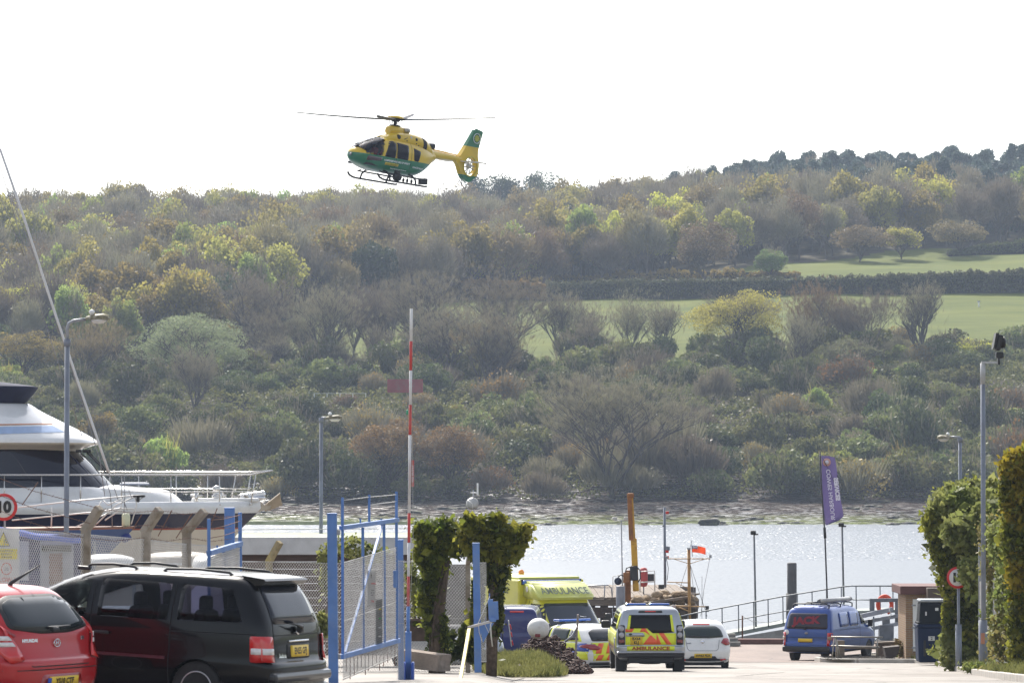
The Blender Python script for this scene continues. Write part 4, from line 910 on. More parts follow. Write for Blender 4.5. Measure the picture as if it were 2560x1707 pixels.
class Car:
    def __init__(s, name, label, cat, loc, rz, slices, mat, wheels, wr, ww, group=None, er=4.5, ef=3.5, ar=.45, af=.9, rx=0, ry=0, track=None, style='alloy', hollow=(), sub=5, arch=1.09, body_name='body', split=None):
        s.root = thing(name, loc, label, cat, rz, group, rx, ry); s.mat = mat
        bm = body_bm(slices, sub, er, ef, ar, af); s.bvh = BVHTree.FromBMesh(bm)
        me = bpy.data.meshes.new(body_name); bm.to_mesh(me); bm.free(); s.body = link(body_name, me, mat, s.root)
        hw = max(q[3] for q in slices); cut = []
        if hollow:
            inner = body_bm([(z, a, b_, w_) for z, a, b_, w_ in slices], 2, er, ef, ar, af, shrink=.09); im = bpy.data.meshes.new('i'); inner.to_mesh(im); inner.free(); c0 = link('cutter', im); cut.append(c0)
            for view, poly in hollow:
                mb = MB()
                if view in ('left', 'right', 'both'): mb.prism(poly, -3 if view != 'right' else 0, 3 if view != 'left' else 0, 'X')
                elif view == 'rear': mb.prism(poly, -6, 0, 'Y')
                elif view == 'front': mb.prism(poly, 0.3, 6, 'Y')
                cut.append(tmp(mb))
        for y in wheels:
            mb = MB()
            for sd_ in (-1, 1):
                mb.lathe([(wr * arch, hw - ww * 1.5), (wr * arch, hw + .3)] if sd_ > 0 else [(wr * arch, -hw - .3), (wr * arch, -hw + ww * 1.5)], c=(0, y, wr), n=36, axis='X')
            cut.append(tmp(mb))
        s.body.parent = None; boolean(s.body, cut); s.body.parent = s.root
        s.body.data.materials.clear(); s.body.data.materials.append(mat)
        for v in s.body.data.polygons: v.use_smooth = True
        s.body.data.set_sharp_from_angle(angle=R(35))
        tr = track or hw - ww / 2 - .03; s.wr = wr
        for y in wheels:
            for sd_ in (-1, 1): wheel(s.root, sd_ * tr, y, wr, ww, sd_, style)
        # dark floor, axles and arch liners
        z0 = slices[0][0]; mb = MB().box((0, (wheels[0] + wheels[1]) / 2, z0 + .02), (hw * 1.5, wheels[1] - wheels[0] + 1.2, .12))
        for y in wheels: mb.tube([(-tr, y, wr), (tr, y, wr)], .05, 8)
        mb.tube([(hw * .45, wheels[0] - .75, z0 + .02), (hw * .45, wheels[0] + .6, z0)], .04, 8)
        mb.build('underbody', underside, s.root)
    def pt(s, view, poly, mat, name, r=.04, off=.006, step=.12, thick=.012, parent=None):
        if r and len(poly) < 12 and not isinstance(poly[0][0], (tuple, list)): poly = rpoly(poly, r)
        return link(name, patch_mesh(s.bvh, view, poly, off, step, thick), mat, parent or s.root)
    def both(s, poly, mat, name, **k): return [s.pt(v, poly, mat, name, **k) for v in ('left', 'right')]
    def mirror(s, y, z, x, mat=blk_trim, sz=(.2, .1, .16)):
        for sd_ in (-1, 1):
            mb = MB().box((sd_ * (x + sz[0] * .45), y, z), sz, bev=.04); mb.box((sd_ * (x - .05), y + .02, z - sz[2] * .3), (.14, .06, .05)); mb.build('wing_mirror', mat, s.root)
    def line(s, view, pts, w, mat, name='seam', off=.004):
        """thin strip along a polyline in the elevation"""
        polys = []
        for a, b_ in zip(pts[:-1], pts[1:]):
            a, b_ = Vector(a), Vector(b_); d = (b_ - a); 
            if d.length < 1e-5: continue
            n = Vector((-d.y, d.x)).normalized() * w / 2; polys.append([tuple(a - n), tuple(b_ - n), tuple(b_ + n), tuple(a + n)])
        return link(name, patch_mesh(s.bvh, view, polys, off, .15, 0), mat, s.root)
def mirror_poly(p): return [(-a, b_) for a, b_ in p]
seam_m = M('panel_gap', (.006, .006, .007), .8, var=0)
def disc(c, r, k=18, sx=1): return [(c[0] + r * sx * math.cos(2 * PI * i / k), c[1] + r * math.sin(2 * PI * i / k)) for i in range(k)]

# ================================================================== black people carrier (near left)
pc_p = M('black_car_paint', (.003, .0035, .005), .25, .0, var=.03, coat=.4, spec=.15)
sl = [(.24, -2.30, 2.30, .78), (.30, -2.40, 2.42, .88), (.48, -2.45, 2.46, .94), (.66, -2.44, 2.44, .955), (.74, -2.38, 2.40, .95), (.96, -2.355, 2.1, .945), (1.10, -2.33, 1.62, .935), (1.20, -2.30, 1.36, .92), (1.37, -2.22, 1.08, .875), (1.54, -2.12, .72, .82), (1.65, -2.03, .42, .765), (1.715, -1.94, .16, .68), (1.75, -1.82, -.1, .52), (1.76, -1.6, -.3, .3)]
w_side = [[(1.15, 1.15), (.14, 1.15), (.14, 1.59), (.40, 1.58), (.75, 1.42)], [(-.02, 1.15), (-.98, 1.15), (-.98, 1.6), (-.02, 1.61)], [(-1.12, 1.16), (-2.0, 1.18), (-1.80, 1.57), (-1.12, 1.60)]]
pcx = Car('people_carrier', 'black people carrier with roof rails parked in front of the fence', 'car',
          Vector((XX(311, 45.8), 45.8, 5.91)), R(70), sl, pc_p, (-1.42, 1.49), .335, .215, er=5, ar=.3, af=1.0, ry=R(1.0), rx=R(2.6),
          hollow=[('both', w_side[0]), ('both', w_side[1]), ('both', w_side[2])])
for i, p in enumerate(w_side):
    gr = [(a * 1.0, b_) for a, b_ in p]
    pcx.both(gr, g_clear if i == 0 else g_priv, 'side_window', r=.09, off=.012)
pcx.pt('rear', [(-.68, 1.17), (.68, 1.17), (.61, 1.61), (-.61, 1.61)], glassmat('rear_glass_blue_grey', (.3, .33, .42), .8, (.02, .024, .035)), 'rear_window', r=.08, off=.012)
pcx.pt('front', [(-.72, 1.08), (.72, 1.08), (.6, 1.55), (-.6, 1.55)], g_dark, 'windscreen', r=.08)
for s_ in (-1, 1):
    q = [(.77, .70), (.93, .70), (.925, 1.02), (.77, 1.02)]; q = q if s_ > 0 else mirror_poly(q)
    t = pcx.pt('rear', q, lens_red, 'tail_light', r=.03, off=.03); q2 = [(.78, .80), (.92, .80), (.92, .875), (.78, .875)]; q2 = q2 if s_ > 0 else mirror_poly(q2)
    pcx.pt('rear', q2, lens_clear, 'reversing_lens', r=.01, off=.04, parent=t)
    v = 'right' if s_ > 0 else 'left'
    t2 = pcx.pt(v, [(-2.15, .70), (-2.34, .70), (-2.30, 1.02), (-2.13, 1.02)], lens_red, 'tail_light_side', r=.03, off=.025)
    pcx.pt(v, [(-2.16, .80), (-2.33, .80), (-2.32, .875), (-2.16, .875)], lens_clear, 'side_lens', r=.01, off=.033, parent=t2)
    pcx.line(v, [(2.1, .69), (-1.0, .69)], .035, M('door_strip', (.05, .055, .07), .2, .4, coat=1), 'side_moulding', .02)
    pcx.line(v, [(.06, .34), (.06, 1.55)], .012, seam_m); pcx.line(v, [(-1.04, .36), (-1.04, 1.6)], .012, seam_m); pcx.line(v, [(-1.04, 1.02), (-2.2, 1.04)], .014, seam_m)
    for y in (.25, -.12): pcx.pt(v, [(y - .1, .93), (y + .1, .93), (y + .1, .97), (y - .1, .97)], blk_trim, 'door_handle', r=.02, off=.035)
for i, p in enumerate(w_side): pcx.both([p[0], p[1], p[2], p[3]], pc_p, 'x') if False else None
pcx.line('rear', [(-.72, .6), (-.7, 1.05), (-.62, 1.6)], .012, seam_m); pcx.line('rear', [(.72, .6), (.7, 1.05), (.62, 1.6)], .012, seam_m); pcx.line('rear', [(-.7, 1.03), (.7, 1.03)], .01, seam_m)
pcx.pt('rear', [(-.34, .74), (.34, .74), (.34, .92), (-.34, .92)], blk_trim, 'plate_recess', r=.03, off=.008)
plate(pcx.bvh, 'rear', (0, .83), 'EN55 GFJ', pcx.root, .5, .14)
pcx.pt('rear', [(-.3, .945), (.3, .945), (.3, .965), (-.3, .965)], chrome, 'tailgate_handle', r=.005, off=.02)
pcx.pt('rear', disc((0, 1.06), .035), chrome, 'badge', off=.015); text_on(pcx.bvh, 'rear', 'Sedona', (-.5, .78), .07, chrome, pcx.root)
MB().tube([(0, -2.4, 1.1), (-.05, -2.42, 1.13), (-.15, -2.42, 1.15), (-.38, -2.38, 1.18)], [.025, .02, .014, .008], 6).box((0, -2.38, 1.1), (.08, .08, .1), bev=.02).build('rear_wiper', blk_trim, pcx.root)
mb = MB().box((0, -2.41, .52), (1.78, .14, .13), bev=.05); mb.box((0, -2.4, .35), (1.7, .12, .14), bev=.04); mb.build('rear_bumper', paint('black_bumper', (.015, .015, .017), .0, .4), pcx.root)
mb = MB(); mb.prism([(-1.85, 1.742), (-2.14, 1.715), (-2.17, 1.69), (-2.12, 1.64), (-1.95, 1.60)], -.66, .66, 'X'); mb.build('rear_spoiler', pc_p, pcx.root)
for s_ in (-1, 1):
    for a, b_ in ((.35, -.45), (-.7, -1.75)):
        mb = MB(); x = s_ * .6; mb.tube([(x, a, 1.70), (x, a - .1, 1.765), (x, (a + b_) / 2, 1.785), (x, b_ + .1, 1.765), (x, b_, 1.70)], .017, 8); mb.box((x, a, 1.715), (.06, .18, .05), bev=.015); mb.box((x, b_, 1.715), (.06, .18, .05), bev=.015); mb.build('roof_rail', blk_trim, pcx.root)
pcx.mirror(.98, 1.1, .9, pc_p)
# seats, steering wheel
seat_m = M('car_seat_cloth', (.02, .02, .025), .9)
for y in (-.15, -1.05, -1.75):
    for x in (-.42, .42):
        mb = MB().box((x, y - .2, .98), (.48, .16, .62), rx=R(8), bev=.06).box((x, y - .22, 1.36), (.27, .11, .2), bev=.05).box((x, y + .1, .68), (.5, .5, .14), bev=.05).tube([(x - .06, y - .2, 1.2), (x - .06, y - .22, 1.34)], .01, 5); mb.build('seat', seat_m, pcx.root)
mb = MB(); mb.tube([(-.4 + .19 * math.cos(a), .42 + .05 * math.sin(a), 1.02 + .17 * math.sin(a)) for a in np.linspace(0, 2 * PI, 18)], .018, 6, caps=False).box((-.4, .46, 1.0), (.1, .1, .08)); mb.build('steering_wheel', blk_trim, pcx.root)
MB().box((0, .85, .95), (1.5, .5, .2), bev=.08).build('dashboard', blk_trim, pcx.root)

# ================================================================== red hatchback
rd = paint('red_car_paint', (.42, .008, .012), .1, .25)
sl = [(.20, -1.95, 1.95, .72), (.26, -2.08, 2.08, .82), (.42, -2.12, 2.12, .865), (.60, -2.11, 2.1, .885), (.66, -2.06, 2.05, .885), (.80, -2.02, 1.9, .885), (.93, -2.0, 1.45, .875), (1.02, -1.95, 1.05, .85), (1.15, -1.84, .8, .80), (1.30, -1.68, .5, .735), (1.40, -1.55, .2, .67), (1.455, -1.38, -.1, .55), (1.475, -1.1, -.35, .3)]
rc = Car('red_hatchback', 'red hatchback cut off by the left edge, in front of the black people carrier', 'car', Vector((XX(-178, 44), 44, 6.05)), R(57), sl, rd, (-1.3, 1.35), .31, .2, er=3.6, ar=.42, af=.9, rx=R(1))
rc.pt('rear', [(-.66, 1.02), (-.25, .965), (.25, .965), (.66, 1.02), (.60, 1.27), (.4, 1.345), (-.4, 1.345), (-.60, 1.27)], glassmat('hatch_glass', (.3, .33, .34), .75, (.035, .045, .05)), 'rear_window', r=.07, off=.012)
rc.pt('rear', [(-.72, 1.0), (-.25, .935), (.25, .935), (.72, 1.0), (.64, 1.30), (.42, 1.375), (-.42, 1.375), (-.64, 1.30)], blk_trim, 'window_surround', r=.07, off=.006)
for s_ in (-1, 1):
    q = [(.60, .64), (.80, .60), (.875, .80), (.86, 1.02), (.80, 1.10), (.745, .93), (.66, .78)]; q = q if s_ > 0 else mirror_poly(q)
    t = rc.pt('rear', q, lens_red, 'tail_light', r=.03, off=.03)
    for z in (.80, .87):
        q2 = [(.70 + (z - .8) * .5, z), (.855, z), (.862, z + .05), (.73 + (z - .8) * .5, z + .05)]; q2 = q2 if s_ > 0 else mirror_poly(q2); rc.pt('rear', q2, lens_clear, 'lens_band', r=.01, off=.04, parent=t)
    v = 'right' if s_ > 0 else 'left'
    rc.pt(v, [(-1.65, 1.04), (-.2, .99), (.85, .96), (.3, 1.28), (-.4, 1.36), (-1.1, 1.33)], g_dark, 'side_window', r=.06, off=.01)
    rc.line(v, [(-1.0, .35), (-1.0, .9)], .012, seam_m); rc.line(v, [(0, .35), (.02, 1.3)], .012, seam_m)
rc.line('rear', [(-.62, .64), (-.5, .56), (.5, .56), (.62, .64)], .012, seam_m); rc.line('rear', [(-.85, .52), (.85, .52)], .012, seam_m)
rc.pt('rear', [(-.38, .3), (.38, .3), (.34, .46), (-.34, .46)], M('red_recess', (.3, .008, .01), .3, coat=1), 'plate_recess', r=.04)
plate(rc.bvh, 'rear', (.02, .375), 'YS10 CTF', rc.root, .5, .115)
rc.pt('rear', [(-.29, .33), (-.235, .33), (-.235, .42), (-.29, .42)], M('plate_blue_band', (.02, .06, .35), .4), 'plate_band', r=0, off=.04)
bd = MB().tube([(.045 * math.cos(a) * 1.25, 0, .045 * math.sin(a)) for a in np.linspace(0, 2 * PI, 20)], .006, 6, caps=False).tube([(-.028, 0, -.03), (-.01, 0, .03)], .006, 5).tube([(.01, 0, -.03), (.028, 0, .03)], .006, 5).tube([(-.02, 0, 0), (.02, 0, 0)], .006, 5)
o = bd.build('badge', chrome, rc.root); h = rc.bvh.ray_cast(Vector((0, -9, .82)), Vector((0, 1, 0)))[0]; o.location = h + Vector((0, -.02, 0))
text_on(rc.bvh, 'rear', 'HYUNDAI', (-.46, .86), .055, chrome, rc.root); text_on(rc.bvh, 'rear', 'i30', (.5, .86), .06, chrome, rc.root)
MB().tube([(0, -2.0, .985), (-.12, -1.99, 1.0), (.32, -1.96, 1.01)], [.03, .02, .01], 6).box((0.0, -2.0, .975), (.12, .06, .06), bev=.02).build('rear_wiper', blk_trim, rc.root)
MB().tube([(.1, -1.2, 1.46), (.1, -1.22, 1.5), (.3, -1.5, 1.72)], [.04, .025, .006], 6).build('roof_aerial', blk_trim, rc.root)
rc.mirror(.75, 1.0, .85, rd)

# ================================================================== emergency 4x4 seen from behind
silver = paint('silver_car_paint', (.42, .44, .47), .7, .28)
hiy = M('hi_vis_yellow', (.72, .78, .02), .4, var=.04, coat=.3); hio = M('hi_vis_orange', (.85, .12, .03), .4, var=.04, coat=.3); hib = M('livery_blue', (.02, .07, .42), .4, coat=.3); hig = M('livery_green', (.05, .3, .08), .4, coat=.3)
sl = [(.42, -2.15, 2.2, .80), (.48, -2.32, 2.36, .88), (.62, -2.36, 2.4, .93), (.80, -2.36, 2.4, .95), (.84, -2.33, 2.38, .95), (1.1, -2.32, 2.3, .955), (1.18, -2.31, 1.6, .95), (1.24, -2.30, 1.25, .935), (1.5, -2.25, .98, .865), (1.72, -2.18, .7, .80), (1.82, -2.12, .5, .74), (1.875, -2.0, .2, .62), (1.89, -1.8, 0, .4)]
D4 = 102.0
d4 = Car('ambulance_four_by_four', 'silver rapid response four wheel drive with yellow and orange chevron tailgate, seen from behind', 'ambulance car', G(1613, D4), R(1.5), sl, silver, (-1.44, 1.44), .385, .25, er=7, ar=.28, af=.6, ef=4)
d4.pt('rear', [(-.60, 1.68), (.60, 1.68), (.66, 1.20), (.28, 1.18), (.05, 1.18), (-.10, 1.30), (-.66, 1.30)], M('black_rear_glass', (.006, .006, .007), .12, var=0, spec=.25), 'rear_window', r=.04, off=.012)
d4.pt('rear', [(-.34, 1.735), (.34, 1.735), (.32, 1.80), (-.32, 1.80)], blk_trim, 'spoiler_recess', r=.03); d4.pt('rear', [(-.15, 1.755), (.15, 1.755), (.15, 1.785), (-.15, 1.785)], lens_red, 'high_brake_light', r=.01, off=.016)
d4.pt('rear', [(-.66, 1.28), (-.58, 1.28), (-.535, 1.66), (-.60, 1.66)], hiy, 'yellow_strip', r=0, off=.02); d4.pt('rear', [(.66, 1.20), (.58, 1.24), (.535, 1.68), (.60, 1.68)], hiy, 'yellow_strip', r=0, off=.02)
base = [(-.70, .86), (.70, .86), (.70, 1.18), (.05, 1.18), (-.10, 1.31), (-.70, 1.31)]
d4.pt('rear', base, hiy, 'tailgate_chevrons', r=0, off=.012)
def chevs(car, x0, x1, z0, z1, n, mat, name, lean=1, off=.018, clip=None):
    w_ = (x1 - x0) / (2 * n)
    for i in range(n):
        a = x0 + 2 * i * w_; h = (z1 - z0) * .7 * lean
        q = [(a, z0), (a + w_, z0), (a + w_ - h, z1), (a - h, z1)]
        q = [(min(max(px_, x0), x1), pz) for px_, pz in q]
        if abs(q[1][0] - q[0][0]) + abs(q[2][0] - q[3][0]) > .02: car.pt('rear', q, mat, name, r=0, off=off)
chevs(d4, .16, .72, .87, 1.18, 2, hio, 'chevron'); d4.pt('rear', [(-.22, .87), (.28, .87), (.02, 1.12), (-.02, 1.12)], hio, 'chevron', r=0, off=.018)
d4.pt('rear', [(-.70, 1.21), (-.52, 1.21), (-.46, 1.30), (-.70, 1.30)], hio, 'chevron', r=0, off=.018); d4.pt('rear', [(-.3, 1.22), (-.17, 1.22), (-.02, 1.12), (-.14, 1.31), (-.25, 1.31)], hio, 'chevron', r=0, off=.018)
d4.pt('rear', [(-.69, 1.09), (-.16, 1.09), (-.20, 1.19), (-.69, 1.19)], silver, 'handle_panel', r=.03, off=.03); d4.pt('rear', disc((-.56, 1.15), .03, sx=1.6), M('green_badge', (.01, .05, .03), .4), 'badge', off=.035)
plate(d4.bvh, 'rear', (-.40, .975), 'BX64', d4.root, .33, .23, two='KLJ')
d4.pt('rear', [(-.66, .70), (.66, .70), (.66, .82), (-.66, .82)], hiy, 'sign_strip', r=0, off=.012); text_on(d4.bvh, 'rear', 'AMBULANCE', (0, .76), .125, M('sign_red_brown', (.35, .06, .01), .5), d4.root, wid=1.42, off=.02, spread=.006)
for s_ in (-1, 1):
    q = [(.71, .86), (.90, .86), (.90, 1.40), (.715, 1.40)]; q = q if s_ > 0 else mirror_poly(q); t = d4.pt('rear', q, blk_trim, 'tail_lamp_cluster', r=.03, off=.02)
    for z in (1.30, 1.13): d4.pt('rear', disc((s_ * .805, z), .073), M('lamp_glass_grey', (.35, .34, .36), .1, coat=1), 'round_lens', off=.034, r=0, parent=t)
    q = [(.73, .91), (.88, .91), (.88, 1.0), (.73, 1.0)]; q = q if s_ > 0 else mirror_poly(q); d4.pt('rear', q, M('dull_red_lens', (.2, .03, .02), .15, coat=1), 'red_lens', r=.01, off=.034, parent=t)
    v = 'right' if s_ > 0 else 'left'
    d4.pt(v, [(-2.1, 1.27), (1.1, 1.27), (.9, 1.7), (-2.05, 1.72)], g_dark, 'side_window', r=.05, off=.008); d4.pt(v, [(-2.2, .75), (2.1, .75), (2.1, 1.22), (-2.2, 1.22)], hiy, 'yellow_side_panel', r=0, off=.008)
    d4.pt(v, [(-2.18, 1.3), (-1.7, 1.3), (-1.7, 1.7), (-2.1, 1.72)], hiy, 'yellow_side_panel', r=0, off=.014)
    d4.pt('rear', [(s_ * .62, .60), (s_ * .38, .60), (s_ * .38, .63), (s_ * .62, .63)], lens_red, 'reflector', r=0, off=.03)
    MB().box((s_ * .93, -1.75, .8), (.1, .5, .5), bev=.04).build('wheel_arch_trim', silver, d4.root)
mb = MB().box((0, -2.37, .585), (1.86, .14, .16), bev=.05).box((0, -2.2, .45), (1.3, .3, .2), bev=.05); mb.build('rear_bumper', blk_trim, d4.root)
MB().box((0, -2.44, .66), (1.88, .06, .05), bev=.02).build('bumper_step', silver, d4.root)
mb = MB().lathe([(.3, -.1), (.3, .1)], c=(0, -1.9, .42), n=24).build('spare_wheel', dark_rubber, d4.root)
for s_ in (-1, 1): MB().box((s_ * .33, -.9, 1.925), (.56, .22, .055), bev=.02).build('beacon', lens_blue, d4.root)
MB().box((0, -.9, 1.9), (1.25, .18, .03)).build('beacon_base', blk_trim, d4.root)
for s_ in (-1, 1):
    for k in range(0): pass
    mb = MB().box((s_ * 1.07, 1.05, 1.28), (.26, .12, .22), bev=.05).box((s_ * .95, 1.05, 1.22), (.12, .06, .06)); mb.build('wing_mirror', blk_trim, d4.root)
for s_ in (-1, 1): MB().box((s_ * .80, -2.1, .33), (.30, .03, .36)).build('mud_flap', dark_rubber, d4.root)

# ================================================================== white hatchback
wp = paint('white_car_paint', (.78, .78, .77), 0, .25)
sl = [(.20, -1.7, 1.85, .70), (.26, -1.86, 1.9, .78), (.40, -1.92, 1.95, .83), (.58, -1.93, 1.94, .848), (.72, -1.88, 1.8, .85), (.85, -1.83, 1.5, .85), (.95, -1.78, 1.1, .835), (1.05, -1.7, .85, .80), (1.22, -1.55, .55, .735), (1.36, -1.4, .25, .66), (1.44, -1.2, -.1, .54), (1.47, -1.0, -.3, .3)]
wc = Car('white_hatchback', 'small white hatchback between the marked four wheel drive and the blue van', 'car', G(1740, 109), R(3), sl, wp, (-1.23, 1.26), .295, .19, er=3.4, ar=.4, af=.8)
wc.pt('rear', [(-.64, .99), (-.2, .965), (.2, .965), (.64, .99), (.575, 1.2), (.42, 1.31), (-.42, 1.31), (-.575, 1.2)], glassmat('green_tint_glass', (.4, .55, .52), .72, (.03, .04, .04)), 'rear_window', r=.06, off=.01)
wc.pt('rear', [(-.26, 1.335), (.26, 1.335), (.24, 1.375), (-.24, 1.375)], lens_red, 'high_brake_light', r=.01)
for s_ in (-1, 1):
    q = [(.47, .80), (.62, .72), (.75, .73), (.74, .86), (.68, .93), (.56, .93)]; q = [(a + .07, b_ + .03) for a, b_ in q]; q = q if s_ > 0 else mirror_poly(q); wc.pt('rear', q, M('wine_red_lens', (.3, .01, .02), .12, coat=1), 'tail_light', r=.03, off=.02)
    q = [(.52, .30), (.68, .33), (.68, .37), (.52, .36)]; q = q if s_ > 0 else mirror_poly(q); wc.pt('rear', q, lens_red, 'reflector', r=0, off=.03)
    v = 'right' if s_ > 0 else 'left'; wc.pt(v, [(-1.4, 1.0), (.8, .97), (.3, 1.3), (-1.1, 1.33)], g_dark, 'side_window', r=.06)
wc.pt('rear', [(-.8, .22), (.8, .22), (.8, .33), (.42, .37), (.36, .44), (-.36, .44), (-.42, .37), (-.8, .33)], blk_trim, 'lower_bumper', r=.02, off=.02)
plate(wc.bvh, 'rear', (0, .455), 'HW63 PDX', wc.root, .52, .12); wc.line('rear', [(-.5, .92), (-.46, .66), (-.4, .6), (.4, .6), (.46, .66), (.5, .92)], .014, M('grey_gap', (.12, .12, .13), .8), 'seam')
wc.line('rear', [(-.42, 1.02), (.1, 1.0), (.2, .97)], .03, blk_trim, 'rear_wiper', .03); text_on(wc.bvh, 'rear', 'mazda2', (-.42, .82), .05, M('grey_text', (.25, .25, .27), .3, .8), wc.root)
b = wc.pt('rear', disc((0, .86), .045, sx=1.2), chrome, 'badge', off=.014); wc.mirror(.75, .98, .82, wp)

# ================================================================== marked police estate
pw = paint('police_white_paint', (.72, .72, .71), 0, .3)
sl = [(.22, -1.9, 1.95, .74), (.28, -2.08, 2.1, .84), (.44, -2.15, 2.15, .885), (.62, -2.15, 2.13, .91), (.70, -2.10, 2.08, .91), (.84, -2.06, 1.9, .905), (.95, -2.02, 1.35, .89), (1.04, -1.96, 1.0, .865), (1.2, -1.78, .68, .80), (1.34, -1.6, .35, .72), (1.44, -1.35, .0, .6), (1.47, -1.05, -.3, .3)]
pl = Car('police_car', 'white police hatchback with blue and yellow squares behind the chain heap', 'police car', G(1425, 110, -.13), R(37), sl, pw, (-1.32, 1.33), .32, .21, er=3.2, ar=.45, af=.9)
for v in ('left', 'right'):
    pl.pt(v, [(-1.55, 1.03), (-1.02, 1.0), (-1.02, 1.33), (-1.25, 1.28)], g_dark, 'quarter_window', r=.05, off=.012); pl.pt(v, [(-.98, 1.0), (-.12, .97), (-.12, 1.36), (-.98, 1.33)], glassmat('police_glass', (.5, .6, .62), .6, (.04, .05, .06)), 'rear_side_window', r=.05, off=.012); pl.pt(v, [(-.04, .97), (.95, .95), (.35, 1.28), (-.04, 1.36)], MATS['police_glass'], 'front_side_window', r=.05, off=.012)
    pl.pt(v, [(-1.7, .99), (1.1, .93), (.5, 1.25), (.1, 1.39), (-.8, 1.4), (-1.35, 1.33)], hiy, 'window_band', r=.05, off=.006)
    xs = [-1.95, -1.5, -.75, 0, .75, 1.4]
    for i in range(5):
        a, b_ = xs[i], xs[i + 1]
        pl.pt(v, [(a, .70), (b_, .70), (b_, .93), (a, .95)], hib if i % 2 == 0 else hiy, 'livery_square', r=0, off=.008); pl.pt(v, [(a, .45), (b_, .45), (b_, .695), (a, .695)], hiy if i % 2 == 0 else hib, 'livery_square', r=0, off=.008)
    pl.line(v, [(-.08, .3), (-.08, 1.36)], .014, seam_m)
pl.pt('rear', [(-.68, 1.0), (.68, 1.0), (.60, 1.26), (.4, 1.34), (-.4, 1.34), (-.60, 1.26)], g_dark, 'rear_window', r=.06, off=.012)
pl.pt('rear', [(-.72, .42), (.72, .42), (.72, .96), (-.72, .96)], hiy, 'rear_chevrons', r=0, off=.006)
for i, x in enumerate((-.66, -.3, .06, .42)):
    for z0, z1 in ((.44, .60), (.64, .94)): pl.pt('rear', [(x, z0), (x + .18, z0), (x + .18 + (z1 - z0) * .6, z1), (x + (z1 - z0) * .6, z1)], hio, 'chevron', r=0, off=.014)
for s_ in (-1, 1):
    q = [(.42, .80), (.60, .74), (.80, .76), (.89, .86), (.86, .92), (.62, .90)]; q = q if s_ > 0 else mirror_poly(q); pl.pt('rear', q, MATS['wine_red_lens'], 'tail_light', r=.03, off=.03)
    v = 'right' if s_ > 0 else 'left'; pl.pt(v, [(-1.98, .78), (-1.6, .84), (-1.75, .90), (-2.0, .92)], MATS['wine_red_lens'], 'tail_light_side', r=.02, off=.02)
pl.pt('rear', [(-.8, .24), (.8, .24), (.8, .38), (-.8, .38)], blk_trim, 'lower_bumper', r=.03, off=.015)
MB().box((0, -.1, 1.56), (1.25, .3, .07), bev=.03).build('light_bar', lens_blue, pl.root); MB().box((-.4, -.1, 1.49), (.12, .2, .09)).box((.4, -.1, 1.49), (.12, .2, .09)).build('light_bar_feet', blk_trim, pl.root)
pl.mirror(.85, 1.02, .88, blk_trim)

# ================================================================== blue van with roof rack
vb = paint('blue_van_paint', (.035, .085, .33), .15, .3)
sl = [(.34, -2.3, 2.3, .74), (.40, -2.40, 2.42, .86), (.55, -2.42, 2.45, .89), (.68, -2.41, 2.45, .90), (.75, -2.37, 2.42, .90), (.95, -2.36, 2.3, .905), (1.10, -2.345, 1.95, .90), (1.22, -2.32, 1.62, .885), (1.5, -2.24, 1.25, .84), (1.72, -2.14, .95, .79), (1.84, -2.05, .75, .72), (1.92, -1.92, .5, .60), (1.95, -1.7, .2, .4)]
fw = [(1.5, 1.24), (.62, 1.24), (.62, 1.70), (.98, 1.70)]
bv = Car('blue_van', 'blue panel van with a pipe tube on its roof rack, parked by the gangway', 'van', G(2076, 126.5), R(-26), sl, vb, (-1.45, 1.45), .33, .2, er=5, ar=.3, af=.8, style='steel', hollow=[('both', fw)])
bv.both(fw, g_clear, 'door_window', r=.08, off=.01)
bv.pt('rear', [(-.76, 1.17), (.76, 1.17), (.69, 1.70), (-.69, 1.70)], glassmat('van_rear_glass', (.3, .3, .35), .88, (.025, .02, .035)), 'rear_window', r=.08, off=.012)
text_on(bv.bvh, 'rear', 'JACK', (-.04, 1.45), .33, M('red_letters', (.22, .006, .02), .6), bv.root, wid=1.25, off=.025, rot=.06, spread=.02)
bv.pt('rear', disc((-.74, 1.05), .09), M('white_disc', (.7, .7, .7), .5), 'round_sticker', r=0, off=.012)
for v in ('left', 'right'):
    bv.pt(v, [(.35, 1.22), (-.45, 1.22), (-.45, 1.72), (.35, 1.72)], paint('blue_pressed_panel', (.05, .11, .38), .15, .2), 'blanked_window', r=.09, off=.02); bv.pt(v, [(-.6, 1.22), (-1.4, 1.22), (-1.4, 1.70), (-.6, 1.72)], MATS['blue_pressed_panel'], 'blanked_window', r=.09, off=.02)
    bv.line(v, [(2.1, .72), (-2.1, .72)], .03, M('blue_moulding', (.03, .06, .22), .4), 'side_moulding', .015); bv.line(v, [(.5, .4), (.5, 1.75)], .014, seam_m); bv.line(v, [(-1.5, 1.12), (.5, 1.12)], .014, seam_m)
    bv.pt(v, [(2.2, .84), (2.32, .84), (2.3, .95), (2.2, .95)], lens_orange, 'indicator', r=.01, off=.03)
for s_ in (-1, 1):
    q = [(.76, .60), (.90, .60), (.90, 1.05), (.76, 1.05)]; q = q if s_ > 0 else mirror_poly(q); t = bv.pt('rear', q, lens_red, 'tail_light', r=.02, off=.025)
    q = [(.77, .80), (.89, .80), (.89, .92), (.77, .92)]; q = q if s_ > 0 else mirror_poly(q); bv.pt('rear', q, M('amber_grey_lens', (.35, .22, .15), .2, coat=1), 'middle_lens', r=.01, off=.035, parent=t)
